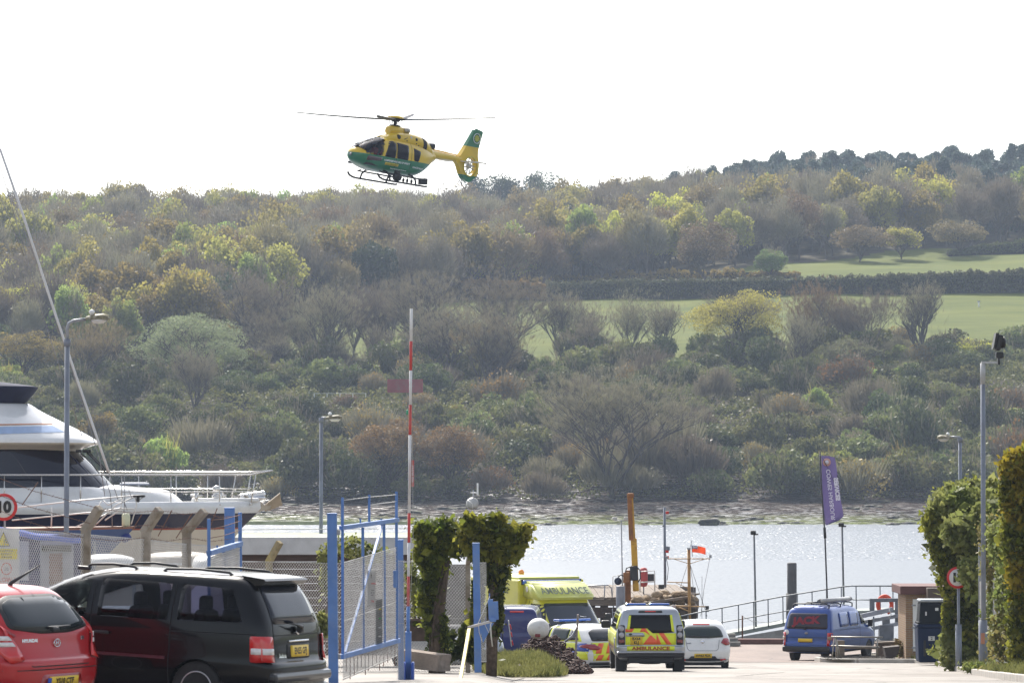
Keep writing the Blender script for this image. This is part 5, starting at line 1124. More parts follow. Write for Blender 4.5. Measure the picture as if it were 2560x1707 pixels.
plate(bv.bvh, 'rear', (-.03, .78), 'RY54 GKG', bv.root, .52, .13); bv.line('rear', [(-.7, .88), (.7, .88)], .014, seam_m); bv.line('rear', [(-.72, .5), (-.72, 1.15)], .012, seam_m); bv.line('rear', [(.72, .5), (.72, 1.15)], .012, seam_m)
bv.pt('rear', disc((0, 1.03), .045, sx=1.4), M('dull_badge', (.3, .3, .35), .3, .8), 'badge', off=.015)
MB().tube([(0, -2.4, 1.17), (-.2, -2.38, 1.2), (-.42, -2.36, 1.2)], [.03, .018, .012], 6).build('rear_wiper', blk_trim, bv.root)
MB().box((0, -2.4, .48), (1.74, .14, .2), bev=.06).build('rear_bumper', blk_trim, bv.root); bv.mirror(1.42, 1.25, .86, blk_trim, (.18, .1, .26))
for y in (-1.9, -.8, .35):
    MB().tube([(-.66, y, 1.84), (-.66, y, 1.98), (-.55, y, 2.02), (.55, y, 2.02), (.66, y, 1.98), (.66, y, 1.84)], .025, 6).build('roof_bar', blk_trim, bv.root)
mb = MB().lathe([(.075, -1.3), (.075, 1.35)], c=(.42, -.6, 2.12), n=16, axis='Y'); mb.lathe([(.085, 1.3), (.085, 1.38)], c=(.42, -.6, 2.12), n=16, axis='Y'); mb.build('pipe_tube', M('grey_pipe', (.4, .4, .4), .4), bv.root)
mb = MB().lathe([(.06, -1.), (.06, .9)], c=(.2, -.7, 2.1), n=12, axis='Y'); mb.lathe([(.07, -1.1), (.07, -.9)], c=(.1, -.2, 2.1), n=12, axis='Y'); mb.build('pipe_tube', M('dark_pipe', (.12, .12, .12), .5), bv.root)
MB().tube([(0, -1.9, 2.06), (0, .35, 2.06)], .02, 6).build('rack_rail', blk_trim, bv.root)
mb = MB().box((-.3, .1, 1.1), (.5, .18, .9), bev=.05).box((.4, .1, 1.1), (.5, .18, .9), bev=.05); mb.build('seats', seat_m, bv.root)

# ================================================================== dark blue van half hidden behind the bank
dbv = paint('dark_blue_van_paint', (.016, .022, .14), .1, .3)
sl = [(.3, -2.2, 2.2, .78), (.36, -2.3, 2.35, .88), (.55, -2.32, 2.4, .92), (1.0, -2.30, 2.3, .93), (1.2, -2.28, 1.5, .92), (1.6, -2.25, 1.1, .88), (1.78, -2.2, .8, .82), (1.86, -2.1, .5, .7), (1.88, -1.9, .2, .45)]
dv = Car('dark_blue_van', 'dark blue van half hidden behind the grassy bank and the blue gate post', 'van', G(1276, 104.5), R(-3), sl, dbv, (-1.4, 1.4), .32, .2, er=8, ar=.2, af=.8, style='steel')
dv.line('rear', [(-.1, .4), (-.1, 1.8)], .02, seam_m); dv.line('rear', [(-.8, .4), (-.82, 1.7)], .014, seam_m)
dv.pt('rear', [(.1, 1.74), (.5, 1.74), (.5, 1.79), (.1, 1.79)], lens_red, 'high_brake_light', r=.01); dv.pt('rear', [(-.88, .8), (-.78, .8), (-.78, 1.3), (-.86, 1.3)], lens_red, 'tail_light', r=.02, off=.02); dv.pt('rear', [(.88, .8), (.78, .8), (.78, 1.3), (.86, 1.3)], lens_red, 'tail_light', r=.02, off=.02)
MB().box((0, -2.32, .45), (1.8, .12, .2), bev=.05).build('rear_bumper', blk_trim, dv.root); dv.mirror(1.4, 1.2, .92)

# ================================================================== silver car behind the ivy stumps
sc_ = paint('pale_silver_paint', (.35, .38, .42), .5, .28)
sl = [(.22, -2.1, 2.1, .74), (.3, -2.2, 2.2, .85), (.6, -2.22, 2.22, .89), (.8, -2.1, 2.0, .885), (.92, -1.9, 1.3, .86), (1.1, -1.6, .9, .79), (1.3, -1.2, .45, .69), (1.38, -.9, .1, .58), (1.41, -.7, -.2, .3)]
sc = Car('silver_car', 'silver car seen in pieces behind the ivy covered stumps and the mesh', 'car', G(1112, 97, 0), R(25), sl, sc_, (-1.35, 1.35), .31, .2, er=3, ar=.5)
for v in ('left', 'right'): sc.pt(v, [(-1.5, .93), (.95, .93), (.4, 1.28), (-1.0, 1.28)], g_dark, 'side_window', r=.06)
sc.pt('rear', [(-.6, .98), (.6, .98), (.52, 1.25), (-.52, 1.25)], g_dark, 'rear_window', r=.06); sc.mirror(.8, .98, .84, sc_)

# ================================================================== box ambulance
ay = paint('ambulance_yellow_paint', (.56, .52, .03), 0, .35)
amb_loc = G(1372, 116, -.14); amb = thing('ambulance', amb_loc, 'yellow box bodied ambulance with its cab turned towards the camera', 'ambulance', R(180 + 25))
# cab: front at +y
sl = [(.35, .2, 2.6, .80), (.42, .2, 2.75, .92), (.62, .2, 2.8, .97), (.85, .2, 2.78, .985), (1.05, .2, 2.6, .985), (1.22, .2, 2.3, .975), (1.34, .2, 2.05, .96), (1.6, .2, 1.75, .915), (1.9, .2, 1.42, .86), (2.1, .2, 1.2, .83), (2.2, .2, 1.05, .8)]
bm = body_bm(sl, 4, 12, 3.6, .05, .7); bv_ = BVHTree.FromBMesh(bm); me = bpy.data.meshes.new('cab'); bm.to_mesh(me); bm.free(); cab = link('cab', me, ay, amb)
mb = MB().prism([(.1, 2.12), (1.35, 2.12), (1.28, 2.25), (.75, 2.60), (.1, 2.68)], -.92, .92, 'X'); lt = mb.build('cab_roof_pod', paint('pale_yellow_panel', (.55, .57, .12), 0, .35), amb)
bmx = bmesh.new(); bmx.from_mesh(lt.data); bmesh.ops.bevel(bmx, geom=[e for e in bmx.edges], offset=.07, segments=3, affect='EDGES'); bmx.to_mesh(lt.data); bmx.free(); lt.data.polygons.foreach_set('use_smooth', [True] * len(lt.data.polygons))
mb = MB().box((0, -1.6, 1.62), (2.16, 3.55, 2.16), bev=.05); box_o = mb.build('box_body', ay, amb); bmx = bmesh.new(); bmx.from_mesh(box_o.data); bbx = BVHTree.FromBMesh(bmx); bmx.free()
bmx = bmesh.new(); bmx.from_mesh(lt.data); bpod = BVHTree.FromBMesh(bmx); bmx.free()
def ap(bvh, view, poly, mat, name, r=.04, off=.008, par=amb): return link(name, patch_mesh(bvh, view, rpoly(poly, r) if r else poly, off, .12, .012), mat, par)
ap(bv_, 'front', [(-.82, 1.32), (.82, 1.32), (.74, 2.02), (-.74, 2.02)], glassmat('ambulance_screen', (.4, .45, .5), .8, (.035, .045, .065)), 'windscreen', .08)
for v in ('left', 'right'):
    ap(bv_, v, [(.55, 1.3), (1.75, 1.32), (1.55, 1.6), (1.25, 1.98), (.55, 2.0)], g_dark, 'door_window', .06); ap(bv_, v, [(.42, .5), (.44, .5), (.44, 2.08), (.42, 2.08)], seam_m, 'door_gap', 0, .006)
    ap(bbx, v, [(-3.2, .75), (.1, .75), (.1, 1.1), (-3.2, 1.1)], hig, 'green_band', 0)
for x0, m_ in ((-.9, hiy), (-.45, hig), (0, hiy), (.45, hig)): ap(bv_, 'front', [(x0, 1.02), (x0 + .45, 1.02), (x0 + .45, 1.2), (x0, 1.2)], m_, 'bonnet_square', 0)
txm = M('dark_green_letters', (.03, .06, .02), .5)
text_on(bpod, 'front', 'AMBULANCE', (0, 2.38), .26, txm, amb, wid=1.02, off=.02, spread=.004)
bxf = BVHTree.FromPolygons([Vector((1.085, -9, -9)), Vector((1.085, 9, -9)), Vector((1.085, 9, 9)), Vector((1.085, -9, 9))], [(0, 1, 2, 3)])
text_on(bxf, 'right', 'AMBULANCE', (-1.25, 2.35), .26, txm, amb, wid=.95, off=.01)
ap(bbx, 'right', [(-1.0, 2.28), (-.75, 2.28), (-.75, 2.45), (-1.0, 2.45)], lens_blue, 'side_beacon', .02, .05)
star = []
for k in range(12):
    a = PI / 2 + k * PI / 6; rr = .2 if k % 2 == 0 else .085; star.append((rr * math.cos(a), rr * math.sin(a)))
sb = MB()
for k in range(3): sb.box((0, 0, 0), (.012, .1, .42), rx=k * PI / 3)
so = sb.build('star_of_life', M('star_blue', (.03, .15, .6), .4), amb); so.location = (1.09, -.75, 1.45)
MB().tube([(1.1, -.75, 1.3), (1.1, -.75, 1.6)], .012, 5).build('star_staff', white_paint, amb)
mb = MB().box((0, .2, 2.62), (1.9, .1, .12), bev=.03); mb.build('front_light_bar', lens_blue, amb); mb = MB().box((0, .14, 2.62), (2.0, .08, .18), bev=.02); mb.build('light_bar_back', blk_trim, amb)
MB().box((0, -1.6, 2.73), (2.0, 3.3, .08), bev=.03).build('box_roof', M('box_roof_yellow', (.5, .53, .12), .5), amb)
MB().lathe([(.09, 2.76), (.09, 2.86), (.05, 2.92)], c=(-.2, -2.4, 0), n=12).build('amber_beacon', M('amber_glass', (.8, .25, .01), .2, coat=1), amb)
for s_ in (-1, 1):
    MB().box((s_ * 1.17, 1.62, 1.5), (.2, .1, .42), bev=.05).box((s_ * 1.03, 1.6, 1.45), (.16, .05, .05)).build('wing_mirror', blk_trim, amb)
    MB().lathe([(.1, 0), (.09, .06), (.03, .08)], c=(s_ * .62, .95, 2.42), n=16, axis='Y').build('pod_lamp', lens_clear, amb) if False else None
    ap(bpod, 'right' if s_ > 0 else 'left', disc((.45, 2.42), .09), lens_clear, 'pod_lamp', 0, .02)
    ap(bv_, 'front', [(s_ * .55, .95), (s_ * .88, .97), (s_ * .88, 1.2), (s_ * .62, 1.15)], lens_clear, 'headlight', .03, .02)
    for y in (1.75, -2.4): wheel(amb, s_ * .85, y, .35, .22, s_, 'steel')
ap(bv_, 'front', [(-.45, .95), (.45, .95), (.4, 1.12), (-.4, 1.12)], blk_trim, 'grille', .03, .01); MB().box((0, 2.72, .55), (1.9, .2, .3), bev=.08).build('front_bumper', blk_trim, amb)
MB().box((0, -.8, .5), (1.9, 4.6, .3)).build('chassis', underside, amb)
amb.scale = (1.08, 1.06, 1.06)
# ================================================================== helicopter (nose at +Y in its own frame)
hy = paint('helicopter_yellow', (.7, .46, .008), 0, .3); hg = paint('helicopter_green', (.015, .17, .075), 0, .3)
hdark = M('helicopter_dark_metal', (.03, .03, .032), .5, .4)
HD = 181.0; hl = P(968, 456, HD)
he = thing('helicopter', hl, 'yellow and green rescue helicopter hovering over the trees on the far bank', 'helicopter', 0)
he.rotation_mode = 'XYZ'
fwd_yaw = R(141.5)      # nose towards camera-left
he.matrix_world = Matrix.Translation(hl) @ Matrix.Rotation(fwd_yaw, 4, 'Z') @ Matrix.Rotation(R(2.8), 4, 'X') @ Matrix.Rotation(R(-6), 4, 'Y') @ Matrix.Diagonal((1, 1, .93, 1))
# stations: y, z bottom, z top, half width, exponent ; origin at skid level under the rotor
ST = [(2.95, 1.18, 1.24, .04, 2), (2.88, .98, 1.42, .30, 2.1), (2.72, .82, 1.58, .48, 2.2), (2.4, .66, 1.76, .64, 2.4), (1.9, .52, 2.02, .75, 2.6), (1.3, .46, 2.24, .80, 2.8), (.7, .45, 2.36, .815, 3), (.0, .45, 2.40, .815, 3), (-.8, .46, 2.40, .81, 3), (-1.5, .52, 2.38, .79, 2.8), (-2.0, .70, 2.33, .72, 2.6), (-2.5, 1.02, 2.25, .58, 2.4), (-2.9, 1.32, 2.14, .42, 2.2), (-3.25, 1.50, 2.02, .26, 2)]
def loft(ST, sub=4, n=36, yellow_above=None):
    bm = bmesh.new(); rings = []; m = len(ST) - 1
    for t in [i + j / sub for i in range(m) for j in range(sub)] + [m]:
        y, zb, zt, w_, e = catmull(ST, t); zc = (zb + zt) / 2; h = (zt - zb) / 2; r = []
        for k in range(n):
            a = 2 * PI * k / n; c, s = math.cos(a), math.sin(a)
            r.append(bm.verts.new((w_ * math.copysign(abs(c) ** (2 / e), c), y, zc + h * math.copysign(abs(s) ** (2 / e), s))))
        rings.append(r)
    for a, b_ in zip(rings[:-1], rings[1:]):
        for k in range(n): bm.faces.new((a[k], a[(k + 1) % n], b_[(k + 1) % n], b_[k])).smooth = True
    bm.faces.new(rings[0]); bm.faces.new(rings[-1]); bmesh.ops.recalc_face_normals(bm, faces=bm.faces); return bm
bm = loft(ST)
hbv = BVHTree.FromBMesh(bm)
bmesh.ops.bisect_plane(bm, geom=bm.verts[:] + bm.edges[:] + bm.faces[:], plane_co=(0, 0, 1.30), plane_no=(0, 0, 1))
for f in bm.faces: f.material_index = 1 if f.calc_center_median().z < 1.30 else 0
me = bpy.data.meshes.new('fuselage'); bm.to_mesh(me); bm.free(); fz = link('fuselage', me, [hy, hg])
inn = loft([(y - .05 * np.sign(y), zb + .06, zt - .06, max(w_ - .05, .02), e) for y, zb, zt, w_, e in ST[1:-1]], 3, 28); im = bpy.data.meshes.new('i'); inn.to_mesh(im); inn.free()
cuts = [link('cutter', im)] + [tmp(MB().prism(rpoly(q, .1), -3, 3, 'X')) for q in ([(1.26, 1.33), (.55, 1.31), (.52, 2.12), (.75, 2.15), (.95, 2.05)], [(.36, 1.33), (-.45, 1.33), (-.45, 2.06), (.36, 2.12)])]
boolean(fz, cuts); fz.data.materials.clear(); fz.data.materials.append(hy); fz.data.materials.append(hg)
for p_ in fz.data.polygons: p_.material_index = 1 if p_.center.z < 1.30 else 0
def is_screen(c):
    lim = 1.33 + max(0, c.y - 2.42) * 1.0
    return c.z > lim and c.y > .98 and abs(c.x) > -1 and not (c.y < 1.32 + (2.1 - c.z) * .22 if abs(c.x) > .55 else c.y < .98 + abs(c.x) * .35)
bmx = bmesh.new(); bmx.from_mesh(fz.data); bmesh.ops.triangulate(bmx, faces=[f for f in bmx.faces if len(f.verts) > 4])
bmesh.ops.delete(bmx, geom=[f for f in bmx.faces if is_screen(f.calc_center_median())], context='FACES'); bmx.to_mesh(fz.data); bmx.free(); fz.parent = he
for p_ in fz.data.polygons: p_.use_smooth = True
fz.data.set_sharp_from_angle(angle=R(40))
MB().box((0, .6, .78), (1.3, 3.6, .12)).box((0, .05, 1.25), (1.2, .08, .9)).build('cabin_floor', hdark, he); MB().box((0, 2.0, 1.3), (.8, .3, .25), bev=.06).box((0, 2.0, 1.05), (.3, .3, .4)).build('instrument_panel', hdark, he)
for s_ in (-1, 1): MB().box((s_ * .38, .7, 1.2), (.4, .1, .8), bev=.04).box((s_ * .38, .95, .92), (.4, .45, .12), bev=.04).build('seat', seat_m, he)
class HB: pass
def hp(view, poly, mat, name, r=.05, off=.008, par=he, step=.1): return link(name, patch_mesh(hbv, view, rpoly(poly, r) if r else poly, off, step, .015), mat, par)
g_h = glassmat('cockpit_glass', (.7, .73, .8), .3, (.02, .022, .04)); g_hs = glassmat('cabin_window_glass', (.7, .72, .8), .3, (.025, .03, .05))
# windscreen wraps the nose: built from the upper front of the body
bm = loft([(y + .012, zb, zt + .012, w_ + .014, e) for y, zb, zt, w_, e in ST[1:7]], 6, 72)
for f in list(bm.faces):
    if not is_screen(f.calc_center_median()) or len(f.verts) > 4: bm.faces.remove(f)
me = bpy.data.meshes.new('windscreen'); bm.to_mesh(me); bm.free(); link('windscreen', me, g_h, he)
MB().tube([(.0, 2.72, 1.60), (0, 2.4, 1.785), (0, 1.9, 2.045), (0, 1.3, 2.262), (0, .9, 2.34)], .03, 6).build('windscreen_frame', hdark, he)
for v in ('left', 'right'):
    hp(v, [(1.26, 1.33), (.55, 1.31), (.52, 2.12), (.75, 2.15), (.95, 2.05)], g_hs, 'front_door_window', .1); hp(v, [(1.33, 1.29), (.5, 1.28), (.47, 2.16), (.76, 2.2), (1.0, 2.1)], hdark, 'front_door_seal', .1, .003)
    hp(v, [(.36, 1.33), (-.45, 1.33), (-.45, 2.06), (.36, 2.12)], g_hs, 'cabin_window', .09); hp(v, [(.40, 1.29), (-.49, 1.29), (-.49, 2.10), (.40, 2.16)], hdark, 'cabin_window_seal', .1, .003)
    hp(v, [(-.98, 1.36), (-1.28, 1.34), (-1.42, 1.85), (-.90, 1.98)], g_hs, 'rear_window', .08); hp(v, [(-.94, 1.32), (-1.31, 1.30), (-1.47, 1.88), (-.86, 2.02)], hdark, 'rear_window_seal', .1, .003)
    link('door_gap', patch_mesh(hbv, v, [[(.43, .75), (.455, .75), (.455, 2.2), (.43, 2.2)], [(-.72, .8), (-.70, .8), (-.70, 2.2), (-.72, 2.2)]], .01, .15, 0), seam_m, he)
    hp(v, [(1.2, .86), (.2, .86), (.2, 1.0), (1.2, 1.0)], hy, 'yellow_panel', 0); 
    wl = M('white_letters', (.75, .78, .75), .5)
    text_on(hbv, v, 'HAMPSHIRE AND ISLE OF WIGHT', (.35 if v == 'left' else .25, 1.10), .135, wl, he, off=.02, wid=.98); text_on(hbv, v, 'AIR AMBULANCE', (.7, .93), .12, M('olive_letters', (.22, .25, .01), .5), he, off=.025, wid=.95)
    text_on(hbv, v, 'www.hiowaa.org', (-1.35, .98), .17, wl, he, off=.02, wid=.8); text_on(hbv, v, 'Helping to keep the people of the island safe', (.1, .72), .07, wl, he, off=.02)
hp('left', [(2.45, .95), (1.5, 1.02), (1.45, 1.2), (2.4, 1.22)], M('belly_glass', (.06, .03, .03), .15, coat=1), 'chin_window', .08); hp('right', [(2.45, .95), (1.5, 1.02), (1.45, 1.2), (2.4, 1.22)], MATS['belly_glass'], 'chin_window', .08)
# engine deck
EN = [(1.0, 2.15, 2.26, .30, 2), (.7, 2.1, 2.52, .52, 2.4), (.1, 2.05, 2.74, .62, 2.6), (-.8, 2.0, 2.82, .66, 2.8), (-1.6, 1.95, 2.76, .68, 2.6), (-2.2, 1.75, 2.62, .62, 2.5), (-2.7, 1.55, 2.38, .48, 2.3), (-3.0, 1.5, 2.18, .32, 2)]
bm = loft(EN, 4, 32); ebv = BVHTree.FromBMesh(bm); me = bpy.data.meshes.new('engine_cowling'); bm.to_mesh(me); bm.free(); link('engine_cowling', me, hy, he)
def ep(view, poly, mat, name, r=.04, off=.01): return link(name, patch_mesh(ebv, view, rpoly(poly, r) if r else poly, off, .1, .015), mat, he)
vent = M('intake_mesh', (.02, .02, .022), .8, var=.5, scale=60)
for v in ('left', 'right'):
    ep(v, [(-1.62, 2.74), (-1.95, 2.68), (-2.02, 1.98), (-1.72, 2.12)], vent, 'side_vent', .05, .015); ep(v, disc((.18, 2.48), .12), vent, 'air_intake', 0); ep(v, disc((-1.12, 2.5), .085), vent, 'intake_port', 0)
    ep(v, disc((-.72, 2.56), .06), M('light_grey', (.5, .5, .48), .5), 'round_cap', 0); ep(v, [(-.2, 2.42), (-.42, 2.52), (-.44, 2.49), (-.22, 2.39)], vent, 'slot_vent', 0)
    for y, z in ((-.42, 2.34), (-1.15, 2.28), (-1.35, 2.2), (-2.3, 1.9)): ep(v, disc((y, z), .035, 8), vent, 'fastener', 0)
MA = [(.42, 2.55, 2.95, .16, 2), (.3, 2.6, 3.05, .26, 2.4), (-.1, 2.6, 3.1, .32, 2.6), (-.5, 2.6, 3.1, .30, 2.4), (-.75, 2.6, 3.0, .2, 2)]
bm = loft(MA, 4, 24); me = bpy.data.meshes.new('mast_fairing'); bm.to_mesh(me); bm.free(); link('mast_fairing', me, hy, he)
for s_ in (-1, 1): MB().lathe([(.13, 0), (.16, -.3), (.14, -.32), (.11, -.05)], c=(s_ * .26, -.55, 2.92), n=16, axis='Y').build('exhaust', M('exhaust_metal', (.4, .38, .34), .35, .9), he)
for s_ in (-1, 1): MB().tube([(s_ * .3, -2.25, 2.3), (s_ * .45, -2.75, 2.32)], [.15, .17], 14).build('tail_pipe', hdark, he)
# rotor
RZ = 3.30
MB().tube([(0, -.1, 3.0), (0, -.1, 3.42)], .09, 12).tube([(.2, -.1, 3.05), (.18, -.1, 3.35)], .02, 5).tube([(-.2, -.1, 3.05), (-.18, -.1, 3.35)], .02, 5).lathe([(.28, 3.07), (.3, 3.1), (.28, 3.13)], c=(0, -.1, 0), n=20).build('rotor_mast', hdark, he)
MB().lathe([(.42, 3.50), (.44, 3.53), (.36, 3.60), (.2, 3.65), (.02, 3.67)], c=(0, -.1, 0), n=28).build('rotor_cap', hy, he)
MB().lathe([(.2, 3.32), (.24, 3.4), (.24, 3.48), (.2, 3.52)], c=(0, -.1, 0), n=16).build('rotor_hub', hdark, he)
hrot = he.matrix_world.to_quaternion().inverted().to_matrix().to_4x4() @ Matrix.Rotation(R(1.0), 4, 'Y') @ Matrix.Rotation(R(6.5), 4, 'X')
bl_m = M('rotor_blade_grey', (.045, .045, .048), .5, var=.2, scale=2)
for k in range(4):
    a = R(-8 + 90 * k); mb = MB(); rows = []
    for i in range(15):
        r_ = .3 + (5.1 - .3) * i / 14; ch = (.075 if i < 1 else .10 if i == 1 else .145 if i < 12 else .145 - (i - 12) * .03); z = .02 * r_ + .006 * r_ ** 2; th = .06 * (1 - r_ / 14) if i > 1 else .06
        tw = .3 - .02 * r_
        rows.append([Vector((r_, -ch * 1.1, z - tw * ch * 1.1)), Vector((r_, -ch * .3, z + th)), Vector((r_, ch * .8, z + th * .4 + tw * ch)), Vector((r_, ch, z + tw * ch)), Vector((r_, -ch * .3, z - th * .6))])
    vs = [v for r_ in rows for v in r_]; fs = [(i * 5 + j, i * 5 + (j + 1) % 5, (i + 1) * 5 + (j + 1) % 5, (i + 1) * 5 + j) for i in range(14) for j in range(5)] + [(0, 1, 2, 3, 4), (74, 73, 72, 71, 70)]
    mb.add(vs, fs); o = mb.build('rotor_blade', bl_m, he); o.location = (0, -.1, 3.42); o.rotation_euler = (hrot @ Matrix.Rotation(a, 4, 'Z')).to_euler()
    mb = MB().box((.32, 0, .0), (.34, .12, .09), bev=.02).tube([(.3, .1, .02), (.3, .12, -.22)], .02, 5); o = mb.build('blade_root', hdark, he); o.location = (0, -.1, 3.42); o.rotation_euler = (hrot @ Matrix.Rotation(a, 4, 'Z')).to_euler()
# tail boom, fin with shrouded fan
TB = [(-2.6, 1.58, 2.25, .34, 2.2), (-3.2, 1.66, 2.16, .25, 2.2), (-4.2, 1.74, 2.12, .19, 2.2), (-5.2, 1.78, 2.08, .16, 2.2), (-5.6, 1.78, 2.06, .13, 2.2)]
bm = loft(TB, 4, 20); me = bpy.data.meshes.new('tail_boom'); bm.to_mesh(me); bm.free(); link('tail_boom', me, hy, he)
for s_ in (-1, 1): MB().tube([(s_ * .08, -3.1, 2.2), (s_ * .06, -5.3, 2.12)], .03, 6).build('boom_fairing', hy, he)
fin = [(-5.25, 2.02), (-5.62, 2.55), (-5.95, 3.1), (-6.3, 3.72), (-6.42, 3.76), (-7.02, 3.66), (-6.86, 3.1), (-6.72, 2.6), (-6.74, 2.25), (-6.9, 1.8), (-6.9, 1.3), (-6.72, 1.05), (-6.35, .78), (-6.1, .72), (-5.8, .88), (-5.5, 1.2), (-5.25, 1.62), (-5.0, 1.8)]
fcy, fcz, fr = -6.2, 1.62, .52
mb = MB().prism(rpoly(fin, .1, 3), -.13, .13, 'X'); fo = mb.build('fin', hy)
hole = tmp(MB().lathe([(fr, -.4), (fr, .4)], c=(0, fcy, fcz), n=48, axis='X')); boolean(fo, [hole]); fo.data.materials.clear()
bmx = bmesh.new(); bmx.from_mesh(fo.data)
for z in (2.72, 1.12): bmesh.ops.bisect_plane(bmx, geom=bmx.verts[:] + bmx.edges[:] + bmx.faces[:], plane_co=(0, 0, z), plane_no=(0, 0, 1))
for f in bmx.faces: c = f.calc_center_median(); f.material_index = 1 if (c.z > 2.72 or c.z < 1.12) else 0
for v in bmx.verts:
    k = max(0, (v.co.z - 2.3) / 1.4); v.co.x *= 1 - .45 * min(1, k); 
bmx.to_mesh(fo.data); bmx.free(); fo.data.materials.append(hy); fo.data.materials.append(hg); fo.parent = he
mb = MB()
for k in range(40):
    a0, a1 = 2 * PI * k / 40, 2 * PI * (k + 1) / 40
fs_ = MB().lathe([(fr - .01, -.16), (fr + .05, -.17), (fr + .05, .17), (fr - .01, .16)], c=(0, fcy, fcz), n=40, axis='X').build('fan_shroud', M('shroud_yellow', (.55, .45, .03), .4), he)
bpy.data.meshes
# shroud is an open ring: rebuild without its caps
bmx = bmesh.new(); bmx.from_mesh(fs_.data); bmesh.ops.delete(bmx, geom=[f for f in bmx.faces if len(f.verts) > 4], context='FACES_ONLY'); bmx.to_mesh(fs_.data); bmx.free()
MB().lathe([(.1, -.13), (.12, 0), (.1, .13), (.02, .16)], c=(0, fcy, fcz), n=16, axis='X').build('fan_hub', M('fan_grey', (.5, .5, .48), .4, .3), he)
for k in range(10):
    a = 2 * PI * k / 10 + .1 * (k % 3); MB().prism([(-.028, .1), (.028, .1), (.035, fr - .03), (-.035, fr - .03)], -.012, .012, 'X', M=Matrix.Translation((0, fcy, fcz)) @ Matrix.Rotation(a, 4, 'X')).build('fan_blade', MATS['fan_grey'], he)
tailw = M('tailplane_cream', (.68, .62, .5), .4)
MB().prism([(-1.22, -5.35), (1.22, -5.35), (1.22, -5.85), (-1.22, -5.85)], 1.80, 1.85, 'Z').build('tailplane', tailw, he)
for s_ in (-1, 1):
    MB().prism([(-5.15, 1.62), (-5.9, 1.62), (-6.15, 2.12), (-5.5, 2.12)], s_ * 1.23 - .02, s_ * 1.23 + .02, 'X').build('end_plate', tailw, he) if False else None
    MB().prism([(-5.2, 1.79), (-6.1, 1.79), (-6.15, 1.86), (-5.2, 1.86)], s_ * 1.24 - .02, s_ * 1.24 + .02, 'X').build('end_plate', tailw, he)
MB().tube([(0, -5.95, 1.85), (0, -6.45, 1.7)], .05, 8).build('tail_shaft', tailw, he)
cr_ = M('crest_white', (.7, .72, .7), .5)
for s_ in (-1, 1):
    x = s_ * .125; c = (x, -6.55, 3.25)
    MB().tube([(x, -6.5 + .27 * math.cos(a), 3.22 + .27 * math.sin(a)) for a in np.linspace(0, 2 * PI, 25)], .022, 4, caps=False).build('crest_ring', cr_, he)
    mb = MB()
    for k in range(5): mb.box((x, -6.5, 3.22), (.02, .06, .36), rx=k * PI / 5 + .2)
    mb.build('crest_star', M('crest_gold', (.5, .5, .08), .5), he)
    mb = MB().prism([(-6.5 - .3 * math.cos(a), 3.22 + .34 * math.sin(a)) for a in np.linspace(-1.2, 1.2, 9)] + [(-6.62 - .12 * math.cos(a), 3.22 + .3 * math.sin(a)) for a in np.linspace(1.1, -1.1, 7)], x - .01, x + .01, 'X'); mb.build('crest_crescent', MATS['crest_gold'], he)
for (y, z, r_) in ((-4.2, 2.1, .5), (1.0, 2.35, .6)): MB().tube([(0, y, z), (0, y - .2, z + r_)], .012, 4).build('aerial', hdark, he)
# skids
sk = M('skid_black', (.018, .018, .02), .5, .3)
for s_ in (-1, 1):
    x = s_ * 1.0
    MB().tube([(x, 1.95, .3), (x, 1.78, .13), (x, 1.5, .05), (x, 1.2, .03), (x, -1.75, .03), (x, -1.9, .06)], .055, 8).build('skid', sk, he)
    MB().box((x * 1.12, .55, .12), (.12, .5, .03)).build('step', sk, he) if False else None
for y in (.95, -1.05):
    MB().tube([(-1.0, y, .03), (-.93, y, .3), (-.7, y, .5), (-.4, y, .55), (.4, y, .55), (.7, y, .5), (.93, y, .3), (1.0, y, .03)], .05, 8).build('cross_tube', sk, he)
# step bars along each side, camera turret, searchlights, box
for s_ in (-1, 1): MB().tube([(s_ * .86, 1.35, .42), (s_ * .86, -1.6, .40)], .045, 6).tube([(s_ * .86, 1.35, .42), (s_ * .6, 1.4, .5)], .03, 5).build('side_step', sk, he)
MB().lathe([(.05, -.24), (.2, -.16), (.25, 0), (.2, .17), (.08, .22)], c=(-.92, .35, .30), n=18).box((-.9, .35, .55), (.2, .3, .2), bev=.04).build('camera_turret', sk, he)
for y in (-.35, -.65, -.98): MB().tube([(-.75, y, .42), (-.75, y, .3)], .02, 5).lathe([(.03, .1), (.065, .16), (.065, .26), (.03, .3)], c=(-.75, y, .0), n=10).build('small_lamp', hdark, he)
MB().box((-.85, -1.75, .3), (.2, .55, .34), bev=.03, rx=R(-6)).build('equipment_box', sk, he); MB().tube([(-.8, -1.4, .5), (-.8, -1.6, .62), (-.8, -1.9, .55), (-.8, -2.0, .4)], .015, 5).build('cable', sk, he)
MB().lathe([(.1, 0), (.12, .1), (.02, .14)], c=(0, 2.6, 1.72), n=14).build('wire_cutter_lamp', M('wiper_pod', (.5, .5, .5), .3, .5), he) 
MB().tube([(0, 2.9, 1.25), (-.05, 3.2, 1.26)], .018, 5).tube([(.0, 2.9, 1.25), (0, 3.05, 1.12)], .05, 8).build('nose_probe', galv, he)
MB().lathe([(.05, 0), (.06, .05), (.02, .07)], c=(-.2, 2.75, 1.0), n=10, axis='Y').build('landing_light', lens_clear, he)
MB().lathe([(.09, -.05), (.11, .02), (.03, .08)], c=(-.25, .1, .43), n=12).build('belly_lamp', lens_clear, he)

